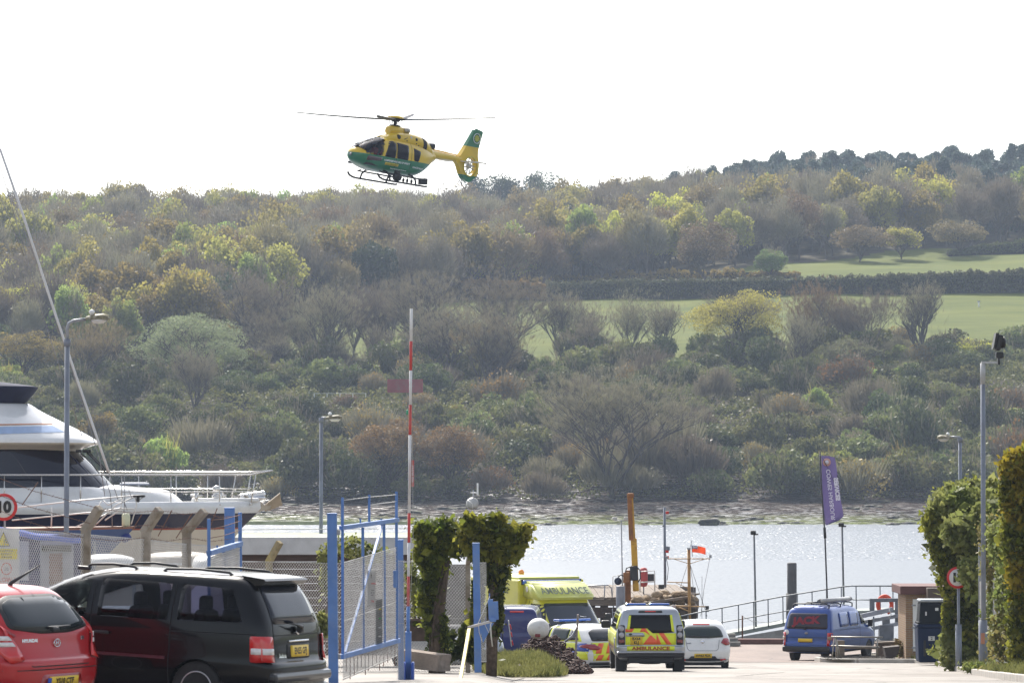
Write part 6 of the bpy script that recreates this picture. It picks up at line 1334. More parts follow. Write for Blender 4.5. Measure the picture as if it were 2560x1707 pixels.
# ------------------------------------------------------------------ people (skin-modifier figures)
skin = M('skin_tone', (.5, .3, .22), .55, var=.05)
def person(name, label, loc, rz, joints, radii, edges, cloth, head, head_r=.11, hair=(.06, .045, .035), helmet=None, parent_world=None, hands=True):
    me = bpy.data.meshes.new('body'); me.from_pydata(joints, edges, [])
    o = link('body', me); md = o.modifiers.new('s', 'SKIN'); md.use_smooth_shade = True; ss = o.modifiers.new('u', 'SUBSURF'); ss.levels = 2; ss.render_levels = 2
    for i, r in enumerate(radii): me.skin_vertices[0].data[i].radius = (r, r * .8)
    me.skin_vertices[0].data[0].use_root = True
    dg = bpy.context.evaluated_depsgraph_get(); dg.update(); m2 = bpy.data.meshes.new_from_object(o.evaluated_get(dg)); o.modifiers.clear(); o.data = m2; m2.materials.clear(); m2.materials.append(cloth)
    root = thing(name, loc, label, 'person', rz); o.parent = root; hx = Vector(head)
    hd = MB(); prof = [(.02, -1.1), (.5, -1.05), (.72, -.8), (.84, -.4), (.9, 0), (.92, .35), (.8, .75), (.5, 1.02), (.05, 1.12)]
    hd.lathe([(a * head_r * .82, b_ * head_r) for a, b_ in prof], c=hx, n=20); hd.lathe([(.055, -.2), (.05, -.05)], c=hx, n=12)
    hd.prism([(head_r * .7, -.02), (head_r * .98, -.03), (head_r * .7, .03)], -.014, .014, 'X', M=Matrix.Translation(hx))
    for s_ in (-1, 1): hd.lathe([(.012, -.01), (.025, 0), (.012, .01)], c=hx + Vector((s_ * head_r * .76, 0, 0)), n=10, axis='X')
    hd.build('head', skin, root)
    eye = MB()
    for s_ in (-1, 1): eye.lathe([(.001, -.006), (.011, 0), (.001, .006)], c=hx + Vector((s_ * .032, head_r * .72, .012)), n=8, axis='Y')
    eye.box(hx + Vector((0, head_r * .70, -.045)), (.045, .01, .008)); eye.build('eyes_and_mouth', M('dark_features', (.05, .02, .02), .6), root)
    if helmet is not None: MB().lathe([(head_r * 1.08, -.2 * head_r), (head_r * 1.15, .3 * head_r), (head_r * 1.0, .95 * head_r), (.6 * head_r, 1.25 * head_r), (.01, 1.32 * head_r)], c=hx - Vector((0, .012, 0)), n=20).build('helmet', helmet, root)
    else: MB().lathe([(head_r * .86, .0), (head_r * .88, .4 * head_r), (head_r * .75, .85 * head_r), (.45 * head_r, 1.12 * head_r), (.01, 1.18 * head_r)], c=hx - Vector((0, .016, 0)), n=20).build('hair', M('grey_brown_hair', hair, .8), root)
    if hands:
        for k, j in enumerate(hands if isinstance(hands, (list, tuple)) else ()):
            p = Vector(joints[j]); q = Vector(joints[j - 1]); d = (p - q).normalized(); mb = MB(); mb.tube([p - d * .03, p + d * .03, p + d * .08], [.03, .042, .036], 8)
            sd = d.orthogonal().normalized(); u2 = d.cross(sd)
            for i in range(4):
                b0 = p + d * .07 + sd * (.027 - .018 * i); L_ = (.07, .08, .075, .06)[i]; mb.tube([b0, b0 + d * L_ * .5 + u2 * .012, b0 + d * L_ * .85 + u2 * .035], [.0095, .009, .007], 6)
            b0 = p + d * .02 + sd * .035; mb.tube([b0, b0 + sd * .03 + d * .03, b0 + sd * .035 + d * .065], [.012, .01, .008], 6); mb.build('hand', skin, root)
    return root
SJ = [(0, 0, .5), (0, .02, .75), (0, 0, 1.0), (0, .02, 1.1), (.18, 0, .98), (.24, .1, .72), (.16, .34, .68), (-.18, 0, .98), (-.24, .1, .72), (-.16, .34, .68), (.1, .12, .48), (.12, .5, .52), (.12, .6, .12), (-.1, .12, .48), (-.12, .5, .52), (-.12, .6, .12)]
SR = [.16, .15, .15, .06, .08, .055, .04, .08, .055, .04, .1, .075, .05, .1, .075, .05]
SE = [(0, 1), (1, 2), (2, 3), (2, 4), (4, 5), (5, 6), (2, 7), (7, 8), (8, 9), (0, 10), (10, 11), (11, 12), (0, 13), (13, 14), (14, 15)]
redsuit = M('red_flight_suit', (.62, .04, .035), .8)
bpy.context.view_layer.update()
for i, (x, y) in enumerate(((-.38, 1.15), (.38, 1.15))):
    p_ = person('person', ['crew member in a red suit in the near front seat of the helicopter', 'crew member in a red suit in the far front seat of the helicopter'][i], (0, 0, 0), 0, SJ, SR, SE, redsuit, (0, .02, 1.24), helmet=M('white_helmet', (.7, .7, .7), .3), hands=(6, 9))
    p_.matrix_world = he.matrix_world @ Matrix.Translation((x, y - .35, .72)); p_['group'] = 'helicopter crew'
# ================================================================== yard: fences, gates, poles
def post_box(mb, px0, y0, px1, y1, D, wpx, D1=None, depth=None):
    """square bar between two photograph points at distance D (to D1)"""
    a = P(px0, y0, D); b = P(px1, y1, D1 or D); w_ = wpx / FPX * D; d = b - a; L_ = d.length
    q = d.to_track_quat('Z', 'Y').to_matrix().to_4x4(); mb.box((0, 0, L_ / 2), (w_, depth or w_, L_), M=Matrix.Translation(a) @ q, bev=w_ * .08 if w_ > .05 else 0); return mb
def bar(name, pts, mat, parent, wpx, D=None):
    """chain of (px, y, D) joined by round tube, wpx thick in the photograph"""
    q = [P(p[0], p[1], p[2] if len(p) > 2 else D) for p in pts]; Dm = q[0].y; o = MB().tube(q, wpx / 2 / FPX * Dm, 8).build(name, mat, None)
    if parent: 
        o.parent = parent; o.matrix_parent_inverse = parent_inv(parent)
    return o
def parent_inv(p): return (Matrix.Translation(p.location) @ p.rotation_euler.to_matrix().to_4x4()).inverted()
def T(name, label, cat, px, D, z=None, group=None):
    return thing(name, Vector((XX(px, D), D, gz(XX(px, D), D) if z is None else z)), label, cat, 0, group)
def W(mb, name, mat, parent, kind=None):
    """build a part given in world coordinates under its thing"""
    o = mb.build(name, mat, parent); o.matrix_parent_inverse = parent_inv(parent)
    if kind: o['kind'] = kind
    return o
wire_m = M('fence_wire', (.5, .49, .47), .5, .4, var=.1)
def chain_link(name, pts, h, parent, cell=.07, wr=.0038, top=0, zfun=None):
    """diamond wire mesh along a ground line; pts: world Vectors on the ground"""
    seg = [(a, b_, (b_ - a).to_2d().length) for a, b_ in zip(pts[:-1], pts[1:])]; V = []; F = []
    def at(s):
        for a, b_, l in seg:
            if s <= l + 1e-6: return a.lerp(b_, max(0, s) / l)
            s -= l
        return pts[-1].copy()
    tot = sum(s[2] for s in seg); n = int(tot / cell)
    for dr in (1, -1):
        for i in range(-int(h / cell), n + int(h / cell)):
            s0 = i * cell; s1 = s0 + h * dr; z0, z1 = 0, h
            if s1 > tot: z1 = h * (tot - s0) / (s1 - s0); s1 = tot
            if s1 < 0: z1 = h * (0 - s0) / (s1 - s0); s1 = 0
            if s0 < 0: z0 = h * (0 - s0) / (h * dr) if dr > 0 else 9; s0 = 0
            if s0 > tot: z0 = h * (s0 - tot) / h if dr < 0 else 9; s0 = tot
            if z0 >= z1 - .02: continue
            k = 3
            for j in range(k):
                a = at(s0 + (s1 - s0) * j / k) + Vector((0, 0, z0 + (z1 - z0) * j / k)); b_ = at(s0 + (s1 - s0) * (j + 1) / k) + Vector((0, 0, z0 + (z1 - z0) * (j + 1) / k))
                d = (b_ - a).normalized(); u = d.cross(Vector((0, 1, .01))).normalized() * wr; v = d.cross(u).normalized() * wr; base = len(V)
                for q in (a, b_): V.extend([tuple(q + u), tuple(q - u * .5 + v * .87), tuple(q - u * .5 - v * .87)])
                F.extend([(base, base + 1, base + 4, base + 3), (base + 1, base + 2, base + 5, base + 4), (base + 2, base, base + 3, base + 5)])
    o = link(name, np_mesh(name, V, F, [wire_m]), None, parent); o.matrix_parent_inverse = parent_inv(parent); o['kind'] = 'stuff'
    mb = MB()
    for z in (.02, h * .5, h - .01): mb.tube([p + Vector((0, 0, z)) for p in pts], wr * 1.4, 4, caps=False)
    W(mb, 'line_wire', wire_m, parent)
def cranked_post(px, D, ytop, pxt, ybend, wpx=22, parent=None, name='concrete_post', mat=concrete):
    g = Vector((XX(px, D), D, gz(XX(px, D), D) - .1)); b_ = P(px, ybend, D); t = P(pxt, ytop, D - .15); w_ = wpx / FPX * D
    mb = MB().box(((g + b_) / 2), (w_, w_, (b_ - g).length), bev=.012)
    d = t - b_; mb.box((0, 0, d.length / 2 - .03), (w_ * .95, w_ * .9, d.length + .06), bev=.02, M=Matrix.Translation(b_) @ d.to_track_quat('Z', 'Y').to_matrix().to_4x4())
    W(mb, name, mat, parent); return t
def barbed(pts, parent, r=.004):
    mb = MB(); rs = np.random.RandomState(4)
    for a, b_ in zip(pts[:-1], pts[1:]):
        m = (a + b_) / 2 - Vector((0, 0, .05)); mb.tube([a, m, b_], r, 4, caps=False); n = int((b_ - a).length / .12)
        for i in range(n):
            q = a.lerp(b_, (i + .5) / n) - Vector((0, 0, .05 * (1 - abs(2 * (i + .5) / n - 1)))); d = Vector(rs.normal(size=3)).normalized() * .022; mb.tube([q - d, q + d], r * .8, 3, caps=False)
    W(mb, 'barbed_wire', rust, parent)

fa = T('chain_link_fence', 'chain link fence on cranked concrete posts with barbed wire behind the black people carrier', 'fence', 365, 55.5)
line = [(-90, 49), (215, 53), (365, 55.5), (470, 58), (590, 60)]
pts = [Vector((XX(a, d), d, gz(XX(a, d), d))) for a, d in line]; hts = P(365, 1347, 55.5).z - gz(XX(365, 55.5), 55.5)
chain_link('wire_mesh', pts, hts, fa, .072, .0042)
tops = [cranked_post(215, 53, 1268, 250, 1322, 23, fa), cranked_post(365, 55.5, 1272, 400, 1325, 23, fa), cranked_post(467, 58, 1276, 512, 1328, 22, fa)]
L0 = P(-90, 1190, 49)
for k, z in enumerate((0, -.22, -.42)):
    barbed([L0 + Vector((0, 0, z + .15))] + [t + Vector((-abs(z) * .6, .05, z - .02)) for t in tops] + [P(580, 1290 + k * 28, 60)], fa)
for a, b_, c, d in ((92, 1262, 55, 1205), (355, 1285, 330, 1325), (430, 1275, 395, 1340), (480, 1283, 440, 1345), (543, 1270, 520, 1330)): bar('spreader_rod', [(a, b_), (c, d)] if a > 100 else [(55, 1262), (95, 1205)], rust, fa, 2.5, 58)
# left blue gate leaf and its post
gl = T('blue_gate', 'left blue steel gate leaf standing nearly edge on beside the cranked posts', 'gate', 560, 59, group='blue entrance gates')
W(post_box(MB(), 522, 1296, 523, 1560, 56.5, 8), 'upright', blue_paint, gl); W(post_box(MB(), 600, 1280, 601, 1540, 60.5, 9), 'upright', blue_paint, gl); W(post_box(MB(), 559, 1378, 560, 1540, 58.5, 8), 'upright', blue_paint, gl)
W(post_box(MB(), 522, 1382, 602, 1358, 56.5, 13, 60.4), 'cross_bar', blue_paint, gl); W(post_box(MB(), 543, 1362, 543, 1378, 57.6, 4), 'stub', blue_paint, gl); W(post_box(MB(), 583, 1350, 583, 1368, 59.6, 4), 'stub', blue_paint, gl)
q = [P(523, 1385, 56.6), P(600, 1360, 60.3)]; chain_link('wire_mesh', [p - Vector((0, 0, 1.3)) for p in q], 1.25, gl, .07, .004)
for y0, y1 in ((1300, 1287), (1322, 1302), (1345, 1325)): bar('top_wire', [(523, y0, 56.5), (560, (y0 + y1) / 2 + 3, 58.5), (600, y1, 60.4)], rust, gl, 2)
gp = T('gate_post', 'wide blue steel gate post beside the left gate leaf', 'post', 573, 60.8, group='blue gate posts'); W(post_box(MB(), 574, 1270, 575, 1640, 60.8, 25), 'post', blue_paint, gp); W(post_box(MB(), 574, 1268, 574, 1272, 60.8, 27), 'cap', blue_paint, gp)
# right gate
gp2 = T('gate_post', 'tall blue steel gate post next to the rear of the black people carrier', 'post', 831, 56, group='blue gate posts')
W(post_box(MB(), 830, 1284, 834, 1730, 56, 24), 'post', blue_paint, gp2); W(post_box(MB(), 830, 1282, 830, 1286, 56, 26), 'cap', blue_paint, gp2); W(MB().box(P(846, 1330, 56), (.06, .1, .08)).box(P(847, 1640, 56), (.06, .1, .08)), 'hinge', galv, gp2)
gt = T('blue_gate', 'right blue steel gate leaf with a diagonal brace and two notices, standing open', 'gate', 925, 58, group='blue entrance gates')
def gd(px): return 56.3 + (px - 853) / 140 * 4.4
for px, y0, y1, w_ in ((856, 1243, 1645, 7), (907, 1318, 1622, 7), (960, 1308, 1608, 7), (991, 1228, 1602, 7)): W(post_box(MB(), px, y0, px + 1, y1, gd(px), w_), 'upright', blue_paint, gt)
W(post_box(MB(), 923, 1236, 923, 1312, gd(923), 6), 'upright', blue_paint, gt)
W(post_box(MB(), 853, 1319, 994, 1299, gd(853), 11, gd(994)), 'top_bar', blue_paint, gt); W(post_box(MB(), 853, 1641, 996, 1600, gd(853), 12, gd(996)), 'bottom_bar', blue_paint, gt)
W(post_box(MB(), 862, 1632, 955, 1312, gd(862), 6, gd(955)), 'diagonal_brace', M('pale_blue_paint', (.3, .42, .7), .4, dirt=(.12, .22, .5)), gt)
for px in (901, 953): W(post_box(MB(), px, 1296, px, 1312, gd(px), 4), 'stub', blue_paint, gt)
bar('top_wire', [(858, 1250, gd(858)), (923, 1242, gd(923)), (991, 1236, gd(991))], wire_m, gt, 2); bar('top_wire', [(923, 1262, gd(923)), (991, 1253, gd(991))], wire_m, gt, 2)
a, b_ = P(857, 1700, gd(857)), P(993, 1640, gd(993)); chain_link('wire_mesh', [a, b_], (P(857, 1405, gd(857)) - a).z, gt, .07, .004)
mb = MB()
for i in range(14):
    px = 866 + i * 9.3; D_ = gd(px); yt = 1641 - (px - 853) * .287; W(MB().tube([P(px, yt + 5, D_), P(px + (i % 3) - 1, yt + 40 + 22 * ((i * 7) % 4) / 3, D_ - .02)], .009, 4), 'hanging_bar', rust, gt)

def sheet(name, px0, y0, px1, y1, D, mat, parent, th=.012, D1=None):
    a = P(px0, y0, D); b_ = P(px1, y0, D1 or D); c = P(px1, y1, D1 or D); d = P(px0, y1, D); n = (b_ - a).cross(d - a).normalized() * th
    mb = MB().add([a, b_, c, d, a + n, b_ + n, c + n, d + n], [(0, 1, 2, 3), (7, 6, 5, 4), (0, 4, 5, 1), (1, 5, 6, 2), (2, 6, 7, 3), (3, 7, 4, 0)]); return W(mb, name, mat, parent)
def word(txt, px, y, D, hpx, mat, parent, wid=1., name='lettering', rz=0., roll=0., spread=.002, off=.012, flip=False, D1=None):
    """flat lettering centred on a photograph point, facing the camera; hpx = capital height"""
    size = hpx / FPX * D / .7; me = text_mesh(txt, size, spread * size / .1); me.materials.clear(); me.materials.append(mat); o = link(name, me, None, parent)
    o.matrix_parent_inverse = parent_inv(parent); o.matrix_basis = Matrix.Translation(P(px, y, D) - Vector((0, off, 0))) @ Matrix.Rotation(rz, 4, 'Z') @ Matrix.Rotation(PI / 2, 4, 'X') @ Matrix.Rotation(roll, 4, 'Z') @ Matrix.Diagonal((wid * (-1 if flip else 1), 1, 1, 1)); return o
sw = M('sign_white', (.62, .61, .6), .5, var=.06, dirt=(.45, .43, .4)); sr = M('sign_red', (.6, .03, .03), .5); sk_ = M('sign_black', (.015, .015, .015), .5); sy = M('sign_yellow', (.75, .62, .02), .5, var=.06)
sheet('notice', 918, 1425, 938, 1512, gd(918) - .04, sw, gt, D1=gd(938) - .04)
for y, t_, m_, h in ((1438, 'i', sk_, 14), (1458, 'WARNING', sr, 4), (1475, 'VISITORS', sk_, 3), (1481, 'REPORT TO', sk_, 3), (1487, 'OFFICE', sk_, 3), (1503, 'CCTV', sr, 5)): word(t_, 928, y, gd(928) - .07, h, m_, gt, .8, rz=R(60) * 0)
sheet('banner', 939, 1497, 955, 1610, gd(939) - .04, M('banner_black', (.02, .025, .02), .5), gt, D1=gd(955) - .04)
for y, c in ((1522, sy), (1545, M('sign_green', (.05, .4, .1), .5)), (1568, sw), (1590, sw)): W(MB().box(P(947, y, gd(947) - .06), (.075, .006, .02)), 'print_stripe', c, gt)
W(post_box(MB(), 986, 1425, 987, 1468, 60.4, 9), 'latch_box', blue_paint, gt)
gp3 = T('gate_post', 'blue and mesh wrapped post just left of the striped barrier pole', 'post', 1001, 61.5, group='blue gate posts'); W(post_box(MB(), 1001, 1350, 1003, 1720, 61.5, 14), 'post', blue_paint, gp3); W(post_box(MB(), 1001, 1348, 1001, 1352, 61.5, 17), 'cap', blue_paint, gp3)
wrap = []; zb = P(1001, 1715, 61.35); chain_link('mesh_wrap', [zb + Vector((-.06, 0, 0)), zb + Vector((.07, 0, 0))], (P(1001, 1400, 61.35) - zb).z, gp3, .03, .003)
# raised barrier pole
bp_ = T('barrier_pole', 'raised red and white striped barrier pole on a blue counterweight stand', 'barrier', 1024, 62)
rw = [(772, 853, 0), (853, 926, 1), (926, 1012, 0), (1012, 1087, 1), (1087, 1282, 0), (1282, 1356, 1), (1356, 1440, 0), (1440, 1515, 1)]
lean = lambda y: 1028.5 - (y - 772) * .011
bw = M('barrier_white', (.62, .61, .6), .5, var=.1, dirt=(.4, .38, .36)); br_ = M('barrier_red', (.5, .05, .045), .5, var=.15, dirt=(.45, .2, .18))
for y0, y1, c in rw: W(MB().tube([P(lean(y0), y0, 62), P(lean(y1), y1 - .3, 62)], 3.6 / FPX * 62, 10), 'stripe', br_ if c else bw, bp_)
W(MB().tube([P(1021, 1515, 62), P(1020, 1585, 62)], 4.5 / FPX * 62, 10), 'sleeve', blue_paint, bp_); W(post_box(MB(), 1021, 1578, 1020, 1730, 62, 15), 'stand', blue_paint, bp_)
W(MB().box(P(1008, 1690, 61.8), (.09, .3, .5), bev=.03).box(P(1032, 1690, 61.8), (.05, .3, .5), bev=.02), 'counterweight', M('deep_blue_paint', (.04, .1, .4), .4), bp_)
sheet('pole_notice', 1029, 1150, 1035, 1216, 61.9, br_, bp_); word('NO ENTRY', 1032, 1183, 61.9, 4, bw, bp_, roll=PI / 2, wid=1.5); W(MB().tube([P(1031, 1085, 61.9), P(1033, 1360, 61.9), P(1026, 1500, 61.9)], .004, 4), 'rope', M('rope_pale', (.5, .48, .42), .9), bp_); W(MB().box(P(1018, 1030, 61.9), (.035, .03, .08), bev=.01), 'green_tag', M('green_tag', (.03, .3, .15), .5), bp_)
# right blue post with catch, bracket and yellow prop
cp_ = T('catch_post', 'blue steel post in the grass edge with a pulley bracket on it', 'post', 1193, 72)
W(post_box(MB(), 1190, 1358, 1195, 1680, 72, 17.5), 'post', blue_paint, cp_); W(post_box(MB(), 1190, 1356, 1190, 1359, 72, 19), 'cap', blue_paint, cp_); W(MB().box(P(1190, 1431, 71.9), (.05, .02, .05), bev=.01), 'bolt_plate', blue_paint, cp_)
zb = P(1206, 1655, 72.4); chain_link('mesh_strip', [zb + Vector((-.06, 0, 0)), zb + Vector((.08, .1, 0))], (P(1206, 1405, 72.4) - zb).z, cp_, .035, .0035)
mb = MB().prism([(P(1199, 0, 71.8).x, P(0, 1560, 71.8).z), (P(1235, 0, 71.8).x, P(0, 1556, 71.8).z), (P(1208, 0, 71.8).x, P(0, 1606, 71.8).z)], 71.75, 71.8, 'Y'); W(mb, 'bracket', blue_paint, cp_)
mb = post_box(MB(), 1226, 1497, 1228, 1548, 71.6, 7, depth=.1); post_box(mb, 1236, 1503, 1238, 1548, 71.6, 6, depth=.14); mb.box(P(1224, 1490, 71.6), (.02, .03, .12)).box(P(1232, 1548, 71.6), (.13, .12, .09), bev=.02); W(mb, 'pulley_box', blue_paint, cp_)
W(MB().tube([P(1170, 1568, 71.4), P(1232, 1551, 71.6)], .028, 8), 'white_arm', M('dirty_white_pipe', (.5, .48, .45), .6, dirt=(.3, .22, .18)), cp_)
W(MB().tube([P(1224, 1490, 71.5), P(1196, 1556, 71.3), P(1198, 1580, 71.3), P(1205, 1602, 71.3)], .008, 5).tube([P(1210, 1555, 71.3), P(1222, 1581, 71.3), P(1228, 1556, 71.4)], .007, 5).tube([P(1226, 1560, 71.3), P(1228, 1590, 71.3), P(1231, 1615, 71.3)], .014, 5), 'rope', M('rope_pale', (.5, .48, .42), .9), cp_)
yp = T('yellow_prop', 'yellow painted prop leaning beside the blue catch post', 'post', 1160, 66); W(post_box(MB(), 1173, 1572, 1147, 1722, 68, 8, 65.6), 'prop', M('prop_yellow', (.62, .53, .12), .5, var=.08, dirt=(.5, .42, .1)), yp); W(MB().box(P(1172, 1572, 68), (.05, .05, .06)), 'rusty_end', rust, yp)

# fence further back, cranked timber post, shed behind
fb = T('rear_fence', 'lower chain link fence in front of the white edged shed roof', 'fence', 800, 79)
pts = [Vector((XX(a, d), d, gz(XX(a, d), d))) for a, d in ((592, 76), (820, 78), (1000, 79.5), (1178, 80.5))]; chain_link('wire_mesh', pts, P(800, 1406, 78).z - gz(XX(800, 78), 78), fb, .08, .0045)
cranked_post(673, 77, 1354, 700, 1402, 17, fb, mat=M('lichen_concrete', (.3, .24, .13), .9, var=.3, scale=8, dirt=(.5, .38, .08), dscale=4)); cranked_post(1170, 80.4, 1395, 1172, 1410, 12, fb)
W(post_box(MB(), 797, 1585, 838, 1470, 75, 12), 'prop', wood_old, fb)
sh = T('long_shed', 'long low shed with a white roof edge and brown wall behind the rear fence', 'shed', 820, 100)
x0, x1 = XX(520, 100), XX(1050, 100); zt = P(800, 1342, 100).z; zb_ = P(800, 1386, 100).z
W(MB().box(((x0 + x1) / 2, 100, (zt + zb_) / 2), (x1 - x0, .12, zt - zb_), bev=.02), 'fascia', M('fascia_white', (.5, .5, .5), .6, var=.08, dirt=(.38, .38, .38)), sh)
W(MB().box(((x0 + x1) / 2, 103.2, zt - .1), (x1 - x0 + .2, 6.2, .2)), 'roof', M('mossy_roof', (.3, .33, .24), .9, var=.25, scale=2, dirt=(.42, .42, .4)), sh)
wm_ = M('brown_boarding', (.075, .045, .035), .8, var=.25, scale=3, stretch=(1, 1, 6)); 
for i in range(14): W(MB().box(((x0 + x1) / 2, 100.25 + .015 * (i % 2), zb_ - .1 - i * .2), (x1 - x0 - .2, .05, .19)), 'wall_board', wm_, sh)
W(MB().tube([(x0, 101, zt + .18), (x1, 101, zt + .22)], .015, 4), 'roof_cable', wire_m, sh)
W(MB().box(((x0 + x1) / 2, 106.3, zt + .28), (x1 - x0, .15, .1)), 'ridge', M('mossy_roof', (.3, .33, .24)), sh)
gsh = T('grey_screen', 'plain grey panel behind the mesh between the two ivy stumps', 'panel', 1130, 86); sheet('panel', 1080, 1410, 1168, 1560, 86, M('grey_panel', (.2, .19, .185), .8, var=.12, dirt=(.15, .14, .13)), gsh, .05)

# street lamps
def street_lamp(px, D, ytop, wpx, head, label, arm, ybase=None):
    t = T('street_lamp', label, 'street lamp', px, D, group='street lamps'); g = t.location.copy(); top = P(px, ytop, D); w_ = wpx / FPX * D / 2
    W(MB().tube([Vector((top.x, D, g.z - .1)), top], w_, 12).tube([top - Vector((0, 0, .12)), top + Vector((0, 0, .02))], w_ * 1.35, 12).tube([Vector((top.x, D, g.z - .1)), Vector((top.x, D, g.z + 1.1))], w_ * 1.35, 12), 'column', lamp_grey, t)
    W(MB().tube([P(a, b_, D) for a, b_ in arm], w_ * .62, 10), 'bracket_arm', galv, t)
    hx, hy_, hw, hh, s = head; c = P(hx, hy_, D); k = hw / FPX * D; h2 = hh / FPX * D
    hb = MB(); rowz = [(-.5, .0, .05), (-.42, .5, .28), (-.1, .8, .5), (.25, .95, .5), (.45, .7, .38), (.5, .1, .1)]
    rr = []
    for u, a_, wv in rowz:
        for j in range(9):
            q = PI * j / 8; rr.append(c + Vector((u * k * s, -math.cos(q) * wv * .3, max(0, math.sin(q)) * a_ * h2 * .55)))
    hb.add(rr, [(i * 9 + j, i * 9 + j + 1, (i + 1) * 9 + j + 1, (i + 1) * 9 + j) for i in range(5) for j in range(8)], True); W(hb, 'lantern_hood', M('lantern_olive', (.16, .14, .08), .6, var=.5, scale=14, dirt=(.4, .36, .3), dscale=6), t)
    lb = MB().lathe([(.02, -.34 * h2), (k * .2, -.3 * h2), (k * .3, -.12 * h2), (k * .32, .0)], c=(0, 0, 0), n=18); o = lb.build('lamp_bowl', M('lamp_bowl_glass', (.55, .53, .5), .3, var=.1), t); o.matrix_parent_inverse = parent_inv(t); o.matrix_basis = Matrix.Translation(c + Vector((k * .08 * s, 0, 0)))
    W(MB().lathe([(.03, 0), (.055, .04), (.05, .08), (.01, .1)], c=c + Vector((-k * .2 * s, 0, h2 * .42)), n=12), 'photo_cell', white_paint, t)
    return t
street_lamp(168, 70, 850, 13, (242, 799, 62, 30, 1), 'tall grey swan neck street lamp in front of the motor yacht at the left', [(168, 852), (168, 822), (172, 808), (184, 802), (215, 798)])
street_lamp(803, 105, 1046, 9.5, (834, 1047, 45, 20, 1), 'grey street lamp left of the striped barrier pole', [(803, 1050), (804, 1044), (822, 1044)])
street_lamp(2400, 112, 1095, 9, (2362, 1097, 40, 20, -1), 'street lamp rising out of the ivy near the right edge', [(2400, 1100), (2400, 1092), (2376, 1092)])
fp = T('floodlight_pole', 'tall grey pole with a black floodlight on top at the right edge', 'pole', 2457, 92)
W(MB().tube([Vector((XX(2457, 92), 92, fp.location.z - .1)), P(2457, 908, 92)], 6. / FPX * 92, 14).tube([P(2457, 1550, 92), Vector((XX(2457, 92), 92, fp.location.z - .1))], 11 / FPX * 92, 14), 'column', lamp_grey, fp)
W(MB().tube([P(2457, 908, 92), P(2457, 960, 92)], 6.4 / FPX * 92, 14), 'white_band', M('pole_pale', (.42, .42, .42), .5), fp); W(MB().box(P(2474, 906, 92), (.42, .14, .05)), 'mounting_plate', M('pole_pale', (.42, .42, .42)), fp)
W(MB().box(P(2457, 1595, 91.85), (.1, .02, .28), bev=.008), 'orange_sticker', M('faded_orange', (.45, .2, .12), .7), fp)
c = P(2494, 868, 92); mb = MB().box((0, 0, .12), (.14, .34, .42), rx=0, bev=.04, M=Matrix.Translation(c) @ Matrix.Rotation(R(12), 4, 'Y')); mb.prism([(-.12, -.05), (.02, .36), (-.06, .36), (-.14, -.05)], -.2, .2, 'Y', M=Matrix.Translation(c)); mb.lathe([(.05, -.15), (.13, -.1), (.15, 0), (.1, .08)], c=c + Vector((.12, 0, .12)), n=14, axis='X'); mb.box(c + Vector((.05, 0, -.2)), (.2, .2, .16), bev=.03).box(c + Vector((.02, 0, -.35)), (.05, .2, .2)); W(mb, 'floodlight', black_plastic, fp)
for k in range(4): W(MB().lathe([(.14, 0), (.155, .012), (.14, .024)], c=c + Vector((.12 + .03 * k - .06, 0, .12)), n=14, axis='X'), 'cooling_fin', black_plastic, fp)

# signs on the left
def roundel(parent, px, y, D, rpx, txt, parts=True):
    r = rpx / FPX * D; c = P(px, y, D); rx = Matrix.Translation(c)
    W(MB().lathe([(r, .0), (r, .02)], c=(0, 0, 0), n=40, axis='Y', M=rx), 'red_ring', sr, parent); W(MB().lathe([(r * .78, -.006), (r * .78, .01)], c=(0, 0, 0), n=40, axis='Y', M=rx), 'white_disc', sw, parent)
    word(txt, px, y + 1, D, rpx * .78, sk_, parent, off=.014, spread=.006)
s1 = T('speed_sign', 'round ten sign with a red ring above the caution board at the left edge', 'sign', 10, 57, group='ten signs'); roundel(s1, 9, 1267, 57, 34, '10'); bar('bracket', [(12, 1300), (12, 1322)], galv, s1, 5, 57.1)
s2 = T('caution_board', 'white board with a yellow warning triangle and a red SLOW notice at the left edge', 'sign', 15, 56.5); sheet('panel', -30, 1320, 48, 1475, 56.5, sw, s2, .015)
D_ = 56.45; tri = [(15 - 17, 1365), (15 + 17, 1365), (15, 1326)]; 
W(MB().prism([(P(a, 0, D_).x, P(0, b_, D_).z) for a, b_ in tri], D_ - .004, D_, 'Y'), 'triangle_border', sk_, s2); W(MB().prism([(P(a, 0, D_).x, P(0, b_, D_).z) for a, b_ in [(2, 1362.5), (28, 1362.5), (15, 1332)]], D_ - .008, D_ - .004, 'Y'), 'triangle_face', sy, s2)
W(MB().tube([P(12, 1346, D_ - .02), P(14, 1353, D_ - .02), P(11, 1360, D_ - .02)], .008, 5).tube([P(14, 1353, D_ - .02), P(20, 1358, D_ - .02)], .007, 5).tube([P(8, 1352, D_ - .02), P(17, 1349, D_ - .02)], .006, 5).lathe([(.001, -.01), (.014, 0), (.001, .01)], c=P(13, 1342, D_ - .02), n=10), 'slipping_figure', sk_, s2)
sheet('yellow_panel', -26, 1371, 43, 1397, D_, sy, s2, .006)
for y, t_ in ((1376, 'CAUTION'), (1384, 'SLIPPERY'), (1392, 'SURFACE')): word(t_, 16, y, D_, 4.6, sk_, s2, 1.05)
word('SLOW !', 15, 1449, D_, 11, M('faded_red', (.55, .12, .08), .6), s2, .9, off=.015, spread=.002)
